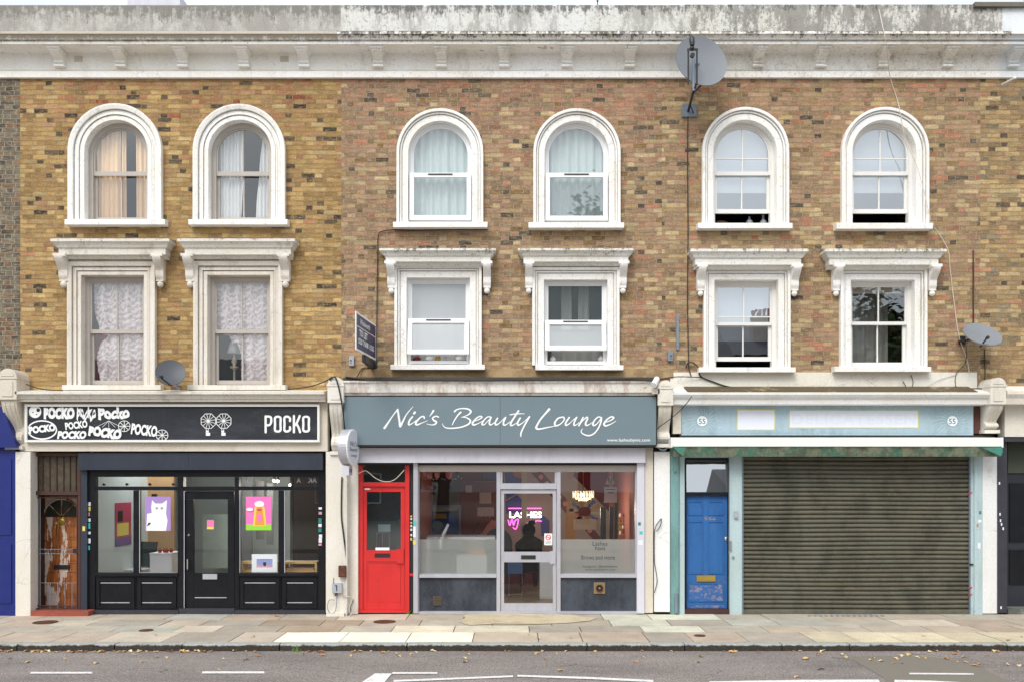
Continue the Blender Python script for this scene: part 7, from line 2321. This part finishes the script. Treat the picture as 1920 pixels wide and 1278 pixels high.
# right hand one
bx, by, bz = X(1840, -.38), -.38, Z(631, -.38)
o, N = dish('pale grey satellite dish on the brick beyond the closed sash window', bx, bz, by, .295, (.06, -.70, .72), M['dish'])
mb = MB(); mb.tube([(X(1838, -.5), -.5, Z(650, -.5)), (X(1850, -.68), -.68, Z(634, -.68))], .013, 8); mb.lathe([(.02, 0), (.028, .06)], (X(1850, -.7), -.70, Z(634, -.7)), (.6, .6, .3), 10); mb.build('feed_arm', M['black_metal'], o)
mb = MB(); mb.tube([(bx, by + .02, bz), (X(1812, -.3), -.28, Z(638, -.3)), (X(1803, -.1), -.02, Z(638, -.1))], .018, 8); mb.box(X(1798), X(1809), -.03, -.001, Z(646), Z(630)); mb.build('mast', M['black_metal'], o)

# ================================================================ letting board, round sign, camera, boxes
tl = thing('letting_board', (X(690, -.7), -.7, Z(672, -.3)), 'navy To Let board sticking out from the brick beside the tall thin cable', 'sign')
xw_, xo_ = -2.205, -2.315           # wall end and street end
yA, yB = -0.10, -1.35
zt_, zb_ = 4.685, 4.115
d_ = Vector((xo_ - xw_, yB - yA, 0)); Ln = d_.length; u_ = d_ / Ln
nrm = Vector((-u_.y, u_.x, 0))      # towards +x
if nrm.x < 0: nrm = -nrm
def slab3(mb, s0, s1, z0, z1, d0, d1):
    O = Vector((xw_, yA, 0))
    v = []
    for d in (d0, d1):
        for s, z in ((s0, z0), (s1, z0), (s1, z1), (s0, z1)):
            p = O + u_ * s + nrm * d; v.append(mb.bm.verts.new((p.x, p.y, z)))
    for q in ((0, 1, 2, 3), (4, 5, 6, 7), (0, 1, 5, 4), (1, 2, 6, 5), (2, 3, 7, 6), (3, 0, 4, 7)):
        mb.bm.faces.new([v[i] for i in q])
mb = MB(); slab3(mb, 0, Ln, zb_, zt_, -.012, .0); mb.build('frame', M['white_paint'], tl)
mb = MB(); slab3(mb, .035, Ln - .05, zb_ + .03, zt_ - .03, .0005, .004); mb.build('board', plain('navy_board', srgb(36, 38, 84), .4), tl)
mb = MB(); slab3(mb, .035, Ln - .05, zt_ - .215, zt_ - .205, .0045, .007)
fr3 = (Vector((xw_, yA, 0)) + u_ * Ln + nrm * .008, -u_, Vector((0, 0, 1)))
add_text(mb, 'Winkworth', .52, zt_ - .12, .62, .085, 0, frame=fr3, bold=.01)
add_text(mb, 'TO LET', .42, zt_ - .29, .50, .10, 0, frame=fr3, bold=.03)
add_text(mb, '020 7608 1555', .60, zt_ - .415, .98, .085, 0, frame=fr3, bold=.02)
mb.build('lettering', M['white_paint'], tl)
mb = MB(); mb.box(-2.30, -2.24, -.9, -.02, 3.99, 4.10); mb.box(-2.35, -2.20, -.03, -.001, 3.92, 4.16); mb.build('bracket', M['black_metal'], tl)

rs_ = thing('projecting_sign', (-2.58, -.45, Z(905, -.45)), 'round white projecting sign with a small light box under it beside the red door', 'sign')
cc = (-2.655, -.46, Z(838, -.46))
AXS = Vector((.985, -.172, 0)); RGT = Vector((.172, .985, 0)); C0 = Vector(cc)
mb = MB(); mb.lathe([(.285, 0), (.285, .14)], cc, AXS, 40); mb.build('drum', M['silver'], rs_, smooth=False)
mb = MB(); mb.lathe([(.285, 0), (.290, .003), (.290, .014), (.26, .02), (.26, .012)], C0 + AXS * .14, AXS, 40); mb.build('rim', M['white_paint'], rs_)
mb = MB(); mb.lathe([(.255, 0), (.255, .004)], C0 + AXS * .1535, AXS, 40); mb.build('face', P('sign_face', 214, 218, 228), rs_)
fr4 = (C0 + AXS * .160, RGT, Vector((0, 0, 1)))
mb = MB()
add_text(mb, "Nic's", 0, .06, .30, .09, 0, frame=fr4, shear=.3)
add_text(mb, 'Beauty', 0, -.04, .34, .08, 0, frame=fr4, shear=.3)
add_text(mb, 'Lounge', .02, -.13, .26, .06, 0, frame=fr4, shear=.3)
mb.build('lettering', P('sign_ink', 70, 74, 88), rs_)
mb = MB(); mb.tube([(cc[0] + .07, -.18, cc[2]), (cc[0] + .07, -.0, cc[2])], .03, 8); mb.build('bracket', M['galv'], rs_)
mb = MB(); mb.box(-2.66, -2.55, -.62, -.30, Z(890, -.45), Z(873, -.45)); mb.build('light_box', M['lilac'], rs_)
mb = MB(); add_text(mb, 'OPEN', 0, 0, .22, .06, 0, frame=(Vector((-2.548, -.46, Z(881.5, -.45))), Vector((0, 1, 0)), Vector((0, 0, 1))), bold=.03); mb.build('light_box_lettering', P('box_ink', 50, 54, 96), rs_)

cv = thing('security_camera', (X(1228, -.45), -.42, Z(716, -.45)), 'white bullet security camera on the shop cornice above the grey sign', 'camera')
mb = MB(); mb.lathe([(.03, 0), (.045, .02), (.045, .17), (.05, .18), (.05, .20), (.035, .20)], (X(1233, -.4), -.38, Z(708, -.4)), (-.35, -.55, -.50), 16); mb.build('body', M['upvc'], cv, smooth=False)
mb = MB(); mb.tube([(X(1231, -.4), -.40, Z(712, -.4)), (X(1227, -.38), -.36, Z(722, -.38)), (X(1226, -.36), -.34, Z(730, -.36))], .012, 8); mb.box(X(1222, -.36), X(1236, -.36), -.40, -.355, Z(738, -.36), Z(728, -.36)); mb.build('mount', M['cream'], cv)
for px, py, lb in ((659, 676, 'small pale grey junction box on the brick under the To Let board'), (1257, 667, 'small blue grey junction box on the brick beside the tall dish cable')):
    o = thing('junction_box', (X(px), -.02, Z(py + 8)), lb, 'junction box')
    mb = MB(); mb.pb(px - 4.5, px + 4.5, py - 9, py + 9, -.05, -.001); mb.build('cover', M['galv'] if px > 900 else M['grey_box'], o)
    mb = MB(); mb.lathe([(.012, 0), (.012, .008)], (X(px), -.051, Z(py)), (0, -1, 0), 8); mb.lathe([(.008, 0), (.008, .008)], (X(px), -.051, Z(py + 5)), (0, -1, 0), 8); mb.build('screw', M['rubber'], o)
mb = MB(); mb.pb(1268.5, 1273, 590, 655, -.03, -.001); mb.pb(1267.5, 1274, 597, 599, -.034, -.0305); mb.pb(1267.5, 1274, 646, 648, -.034, -.0305); tag(mb.build('cable_cover', M['galv']), 'short vertical grey cable cover strip on the brick above the junction box', 'cable cover')
eb = thing('meter_box', (X(642, -.2), -.2, Z(1080, -.2)), 'rusty brown meter box on the white pilaster left of the red door', 'meter box')
mb = MB(); mb.pb(634.5, 648.5, 1060, 1081, -.27, -.181); mb.build('case', M['rust'], eb)
mb = MB(); mb.pb(636, 647, 1061.5, 1079.5, -.277, -.2705); mb.build('door', M['rust'], eb)
gb = thing('telephone_box', (X(631, -.2), -.2, Z(1112, -.2)), 'grey plastic cable box with loops of wire below the rusty meter box', 'cable box')
mb = MB(); mb.pb(622.5, 640.5, 1093, 1110.5, -.25, -.181); mb.build('case', M['grey_box'], gb)
mb = MB(); mb.pb(630.5, 632, 1096, 1107, -.256, -.2505); mb.tube([(X(631, -.2), -.22, Z(1111, -.2)), (X(631, -.2), -.22, Z(1116, -.2))], .02, 8); mb.build('gland', M['rubber'], gb)

# ================================================================ cables and pipes
def cable(pts, r, mat, label, name='cable', cat='cable', group=None, n=6):
    """pts: (px, py, y)"""
    q = smooth_pts([(X(a, y), y, Z(c, y)) for a, c, y in pts], n)
    mb = MB(); mb.tube(q, r, 6)
    o = mb.build(name, mat, None, smooth=True)
    return tag(o, label, cat, group)
CB, CW = M['cable'], M['cable_white']
cable([(1290, 218, -.06), (1289, 300, -.03), (1290, 430, -.03), (1289, 560, -.03), (1291, 675, -.03), (1292, 690, -.05), (1296, 705, -.06)], .009, CB, 'long straight black cable dropping from the large dish plate')
cable([(1286, 690, -.05), (1290, 680, -.06), (1300, 680, -.07), (1310, 690, -.07), (1314, 705, -.06), (1340, 716, -.05), (1370, 725, -.06), (1420, 729, -.08), (1520, 731, -.10), (1640, 732, -.12), (1760, 731, -.10), (1830, 728, -.10), (1862, 730, -.2)], .011, CB,
      'thick black cable looping off the wall and running along the cream band')
cable([(1235, 712, -.3), (1262, 706, -.15), (1300, 706, -.08), (1318, 707, -.06)], .008, CB, 'thin black cable from the security camera to the big loop')
cable([(1297, 742, -.42), (1290, 752, -.42), (1276, 768, -.35), (1255, 786, -.42), (1238, 798, -.42), (1231, 805, -.35)], .007, CB, 'thin black cable slanting down across the console beside the grey sign')
cable([(1648, 18, -.15), (1655, 50, -.48), (1662, 85, -.47), (1668, 140, -.10), (1680, 180, -.02), (1688, 210, -.12), (1697, 260, -.12), (1722, 320, -.12), (1742, 400, -.17), (1745, 418, -.15), (1762, 440, -.06), (1778, 470, -.05), (1781, 500, -.04), (1788, 560, -.03), (1798, 630, -.03), (1812, 670, -.04), (1818, 700, -.05)], .0065, CW,
      'pale loose cable wandering down from the parapet past the arched window to the right dish')
cable([(1825, 470, -.01), (1825, 620, -.01)], .012, M['brown_paint'], 'short brown pipe running up the brick above the pale dish', 'pipe', 'pipe')
cable([(1846, 655, -.01), (1847, 700, -.02), (1846, 722, -.03)], .008, M['brown_paint'], 'thin brown cable below the pale dish beside the console')
cable([(1812, 650, -.1), (1810, 680, -.05), (1793, 700, -.05), (1792, 722, -.06), (1800, 731, -.1)], .006, CB, 'thin dark cable curling down from the pale dish onto the cream band')
cable([(1708, 702, -.05), (1712, 715, -.06), (1709, 728, -.08)], .006, CB, 'short thin cable hanging from a clip in the middle of the cream band')
cable([(1693, 714, -.06), (1700, 726, -.08)], .007, CB, 'short cable stub sticking up from the cream band')
cable([(1735, 726, -.06), (1760, 712, -.05), (1790, 703, -.04)], .003, M['galv'], 'faint wire rising across the right end of the cream band')
cable([(738, 431, -.03), (716, 434, -.03), (709, 445, -.03), (708, 480, -.03), (707, 560, -.03), (706, 650, -.03), (706, 684, -.03), (700, 688, -.04), (680, 690, -.05), (673, 700, -.1), (668, 708, -.3)], .009, CB,
      'black cable running down the brick beside the To Let board')
cable([(738, 431, -.03), (780, 432, -.03), (850, 431, -.03), (915, 431, -.03)], .009, CB, 'black cable running level under the sill of the arched window')
cable([(648, 706, -.38), (700, 711, -.40), (800, 712, -.40), (900, 712.5, -.40), (1000, 711.5, -.40), (1100, 711, -.40), (1180, 710, -.40), (1226, 713, -.40)], .013, CB, 'black cables lying along the top of the beauty shop cornice')
cable([(618, 712, -.42), (628, 706, -.44), (634, 722, -.44), (640, 750, -.43), (644, 780, -.42), (646, 805, -.3)], .012, CB, 'thick black cable draped over the console next to the grey sign')
cable([(540, 729, -.3), (580, 724, -.3), (610, 714, -.38), (622, 706, -.42)], .009, CB, 'black cable rising from the black shop cornice to the console')
cable([(0, 697, -.05), (20, 706, -.05), (45, 718, -.08), (80, 729, -.3), (118, 731, -.38)], .009, CB, 'black cable sagging across the brick at the picture edge above the sign')
cable([(641, 893, -.20), (640, 960, -.20), (644, 1000, -.20), (649, 1040, -.20), (650, 1060, -.20)], .013, M['cable'], 'black cable down the pilaster from the projecting sign')
cable([(649.5, 895, -.20), (650, 980, -.20), (650, 1100, -.20), (649.5, 1156, -.2)], .018, M['pipe_cream'], 'cream painted pipe down the pilaster beside the red door', 'pipe', 'pipe')
cable([(626, 1082, -.2), (625, 1090, -.22), (630, 1098, -.26)], .005, CB, 'short wire between the meter box and the cable box')
cable([(631, 1114, -.24), (631, 1130, -.24), (628, 1146, -.24), (618, 1148, -.24), (614, 1136, -.24), (618, 1124, -.24), (628, 1124, -.24)], .006, M['galv'], 'grey wire looped below the cable box')
for k in range(4):
    cable([(640 + k * 2, 1116, -.22), (655 + k, 1119, -.22), (664 - k, 1124, -.20), (662 - k * 2.5, 1140, -.22), (655 + k * 2, 1155, -.24)], .006, (M['cable_white'], M['galv'], M['cable'], M['cable_white'])[k],
          'loose wire in the tangle hanging at the foot of the pipe by the red door', group='tangled wires at the pilaster foot')
cable([(668, 889, -.12), (682, 882, -.1), (690, 884, -.1), (705, 896, -.1), (722, 902, -.1), (740, 898, -.1), (758, 880, -.08)], .006, M['cable_white'], 'pale cable swagged across the glass over the red door')
cable([(1226, 838, -.04), (1226, 950, -.04), (1226, 1146, -.04)], .015, M['asphalt_dark'], 'dark pipe in the joint between the cream and white pilasters', 'pipe', 'pipe')
cable([(1227, 1110, -.13), (1232, 1090, -.14), (1230, 1070, -.14), (1227, 1050, -.13), (1227, 1000, -.13), (1230, 985, -.14), (1237, 975, -.14), (1240, 972, -.14), (1238, 985, -.14), (1231, 995, -.13)], .007, CB, 'thin dark cable with a loop on the white pilaster')
mb = MB(); mb.tube([(X(1243 + 11 * math.cos(k * PI / 12), -.2), -.2, Z(834 + 8 * math.sin(k * PI / 12), -.2)) for k in range(25)], .006, 6); mb.tube([(X(1243 + 9 * math.cos(k * PI / 12), -.21), -.21, Z(835 + 9 * math.sin(k * PI / 12), -.21)) for k in range(25)], .005, 6)
tag(mb.build('cable_coil', M['galv']), 'small coil of grey cable under the console by the awning', 'cable')
mb = MB(); mb.tube([(X(1880, -.1), -.08, Z(158, -.1)), (X(1906, -.5), -.45, Z(144, -.5))], .016, 8); mb.ball((X(1906, -.5), -.45, Z(144, -.5)), .025, 2); tag(mb.build('flag_bracket', M['upvc']), 'short white rod sticking out under the cornice at the picture edge', 'bracket')
mb = MB(); mb.tube([(X(1120), -.03, Z(30)), (X(1120), -.03, Z(2))], .008, 6); mb.ball((X(1120), -.03, Z(4)), .02, 1); tag(mb.build('aerial_stub', M['black_metal']), 'tiny dark aerial stub on top of the middle parapet', 'aerial')
# clothes and things seen in house-three gap
mb = MB(); mb.ball((X(1352, .4), .4, w5['zb'] + .10), .10, 2, (1.4, .8, .8)); tag(mb.build('cushion', P('dull_brown', 90, 70, 56), smooth=True), 'dull brown cushion in the dark gap of the open arched sash', 'cushion')

# ================================================================ fallen leaves
lm = [P('leaf_gold', 206, 166, 104), P('leaf_orange', 176, 118, 70), P('leaf_tan', 206, 176, 120), P('leaf_pale', 226, 206, 160)]
protos = []
for k, m_ in enumerate(lm):
    mb = MB()
    L0 = 0.055
    pts = [(0, -L0), (.02, -.03), (.035, .0), (.02, .02), (.018, .04), (0, L0), (-.02, .035), (-.022, .015), (-.036, -.005), (-.02, -.03)]
    vs_ = [mb.bm.verts.new((a, c, .012 * abs(a) / .036 + .006 * math.sin(c * 60 + k))) for a, c in pts]
    cvv = mb.bm.verts.new((0, 0, 0.0))
    for i in range(len(pts)):
        mb.bm.faces.new([cvv, vs_[i], vs_[(i + 1) % len(pts)]])
    o = mb.build('fallen_leaf', m_, None, origin=(0, 0, 0))
    tag(o, 'small dry autumn leaf lying on the road or in the gutter', 'leaf', 'fallen leaves')
    protos.append(o)
rnd = random.Random(3)
spots = []
for k in range(250):
    x = rnd.uniform(-8.2, 8.2)
    if k < 150:
        x = rnd.choice((rnd.uniform(-8.0, -1.2), rnd.uniform(-8, -3.5), x)); y = KY - .02 - abs(rnd.gauss(0, .05)); 
    elif k < 215:
        y = KY - .1 - abs(rnd.gauss(0, .55))
    elif k < 235:
        x = rnd.uniform(4.5, 7.0); y = KY - rnd.uniform(.35, 1.0)
    else:
        y = KY + .2 + rnd.random() * .5 if k < 246 else -.1 - rnd.random() * .2
    spots.append((x, y))
for k, (x, y) in enumerate(spots):
    p = protos[k % 4]
    o = p if k < 4 else p.copy()
    if k >= 4: COL.objects.link(o)
    z = ROADZ if y < KY else 0.004
    o.location = (x, y, z + .010)
    o.rotation_euler = (rnd.uniform(-.3, .3), rnd.uniform(-.3, .3), rnd.uniform(0, 6.28))
    s = rnd.uniform(.35, 1.0)
    o.scale = (s, s, s)
mb = MB()
ap = [(868, 1152), (905, 1150.5), (960, 1150.5), (1040, 1151), (1075, 1152), (1090, 1156), (1120, 1158), (1105, 1164), (1060, 1168), (1000, 1170), (930, 1169), (880, 1172), (862, 1166), (872, 1158)]
mb.face([(X(a, CH * F / (c - 895) - D), CH * F / (c - 895) - D, .0085) for a, c in ap])
tag(mb.build('pavement_mortar_patch', stucco('mortar_apron', srgb(206, 192, 164), srgb(168, 152, 126), .35, 151, streak=1, speck=.8)), kind='structure')
# weeds in the joints
for px, py, lb in ((770, 1150, 'small green weed at the foot of the silver post'), (1106 / 2 + 2, 1206, 'tiny green weed growing at the kerb joint')):
    y = -.02 if py < 1170 else KY - .03
    z = 0 if py < 1170 else ROADZ
    mb = MB()
    for k in range(22):
        a = rnd.uniform(0, 6.28); l = rnd.uniform(.03, .09)
        bx_, by_ = X(px, y) + rnd.uniform(-.06, .06), y + rnd.uniform(-.03, .0)
        mb.face([(bx_ - .004, by_, z), (bx_ + .004, by_, z), (bx_ + l * .6 * math.cos(a), by_ + l * .4 * math.sin(a), z + l)])
    tag(mb.build('weed', P('weed_green', 92, 130, 50)), lb, 'weed')

# ================================================================ the far side of the street (mirrored in the panes)
def far_house(x0, x1, y, h, label, wallc, chim):
    o = thing('terraced_house', ((x0 + x1) / 2, y, .02), label, 'house')
    mb = MB(); mb.box(x0, x1, y - 8, y, .02, h); mb.build('wall', plain('far_brick', wallc, .9, var=.3, scale=3), o)
    mb = MB(); mb.prism([(y + .2, h), (y - 4, h + 2.2), (y - 8.2, h)], 'x', x0 - .1, x1 + .1); mb.build('roof', roofm, o)
    for cx in chim:
        mb = MB(); mb.box(cx - .7, cx + .7, y - 2.4, y - 1.6, h + .2, h + 2.2); c = mb.build('chimney', plain('far_chimney', wallc, .9), o)
        for k in range(5):
            mb = MB(); mb.lathe([(.11, 0), (.09, .1), (.12, .45)], (cx - .54 + .27 * k, y - 2, h + 2.2), (0, 0, 1), 10); mb.build('chimney_pot', P('terracotta', 160, 96, 66), c)
    n_ = int((x1 - x0) / 2.4)
    for r_ in range(int(h / 3)):
        for k in range(n_):
            cx = x0 + (k + .5) * (x1 - x0) / n_
            mb = MB(); mb.box(cx - .5, cx + .5, y + .001, y + .06, .9 + r_ * 3, 2.5 + r_ * 3); w_ = mb.build('window', M['joinery'], o)
            mb = MB(); mb.box(cx - .42, cx + .42, y + .061, y + .07, .98 + r_ * 3, 2.42 + r_ * 3); mb.build('pane', M['dark_room'], w_)
far_house(11.0, 26.0, -30, 8.2, 'plain brown brick house with a rooftop chimney stack across the street', srgb(120, 92, 70), (13, 19, 24))
far_house(-30.0, -6.0, -32, 6.6, 'long low dark brick terrace across the street facing the black shopfront', srgb(104, 84, 70), (-26, -18, -10))


def tree(x, y, h, r, label, col):
    o = thing('tree', (x, y, .02), label, 'tree')
    mb = MB()
    mb.tube([(x, y, 0), (x + .1, y, h * .25), (x, y + .1, h * .45), (x + .2, y, h * .75)], [.35, .28, .2, .06], 10)
    rr = random.Random(int(x * 10) + 5)
    for k in range(9):
        a = rr.uniform(0, 6.28); z = h * rr.uniform(.3, .6)
        mb.tube([(x, y, z), (x + r * .5 * math.cos(a), y + r * .5 * math.sin(a), z + h * .15), (x + r * .8 * math.cos(a), y + r * .8 * math.sin(a), z + h * .25)], [.12, .07, .03], 6)
    mb.build('trunk', P('bark', 84, 72, 60), o)
    mb = MB()
    cl = [(rr.gauss(0, .45), rr.gauss(0, .45), rr.gauss(0, .5)) for _ in range(34)]
    for cx, cy, cz in cl:
        for k in range(130):
            px, py, pz = x + (cx + rr.gauss(0, .16)) * r, y + (cy + rr.gauss(0, .16)) * r, h * .66 + (cz + rr.gauss(0, .13)) * h * .34
            s = rr.uniform(.12, .24)
            a, b_ = rr.uniform(0, 6.28), rr.uniform(-1, 1)
            u = Vector((math.cos(a), math.sin(a), b_ * .6)) * s; v = Vector((-math.sin(a), math.cos(a), rr.uniform(-1, 1))) * s * .7
            c = Vector((px, py, pz))
            mb.face([c - u, c + v, c + u, c - v])
    mb.build('crown', col, o, recalc=False)
leafm = plain('leaves_green', srgb(82, 100, 56), .8, var=.4, scale=2)
tree(3.4, -29, 15.0, 2.4, 'tall leafy tree across the street mirrored in the arched window', leafm)
tree(17.5, -26, 10.5, 3.6, 'broad leafy tree across the street in front of the plain brown house', leafm)
tree(-3.5, -31, 9.0, 3.0, 'round leafy tree across the street beside the long low terrace', leafm)
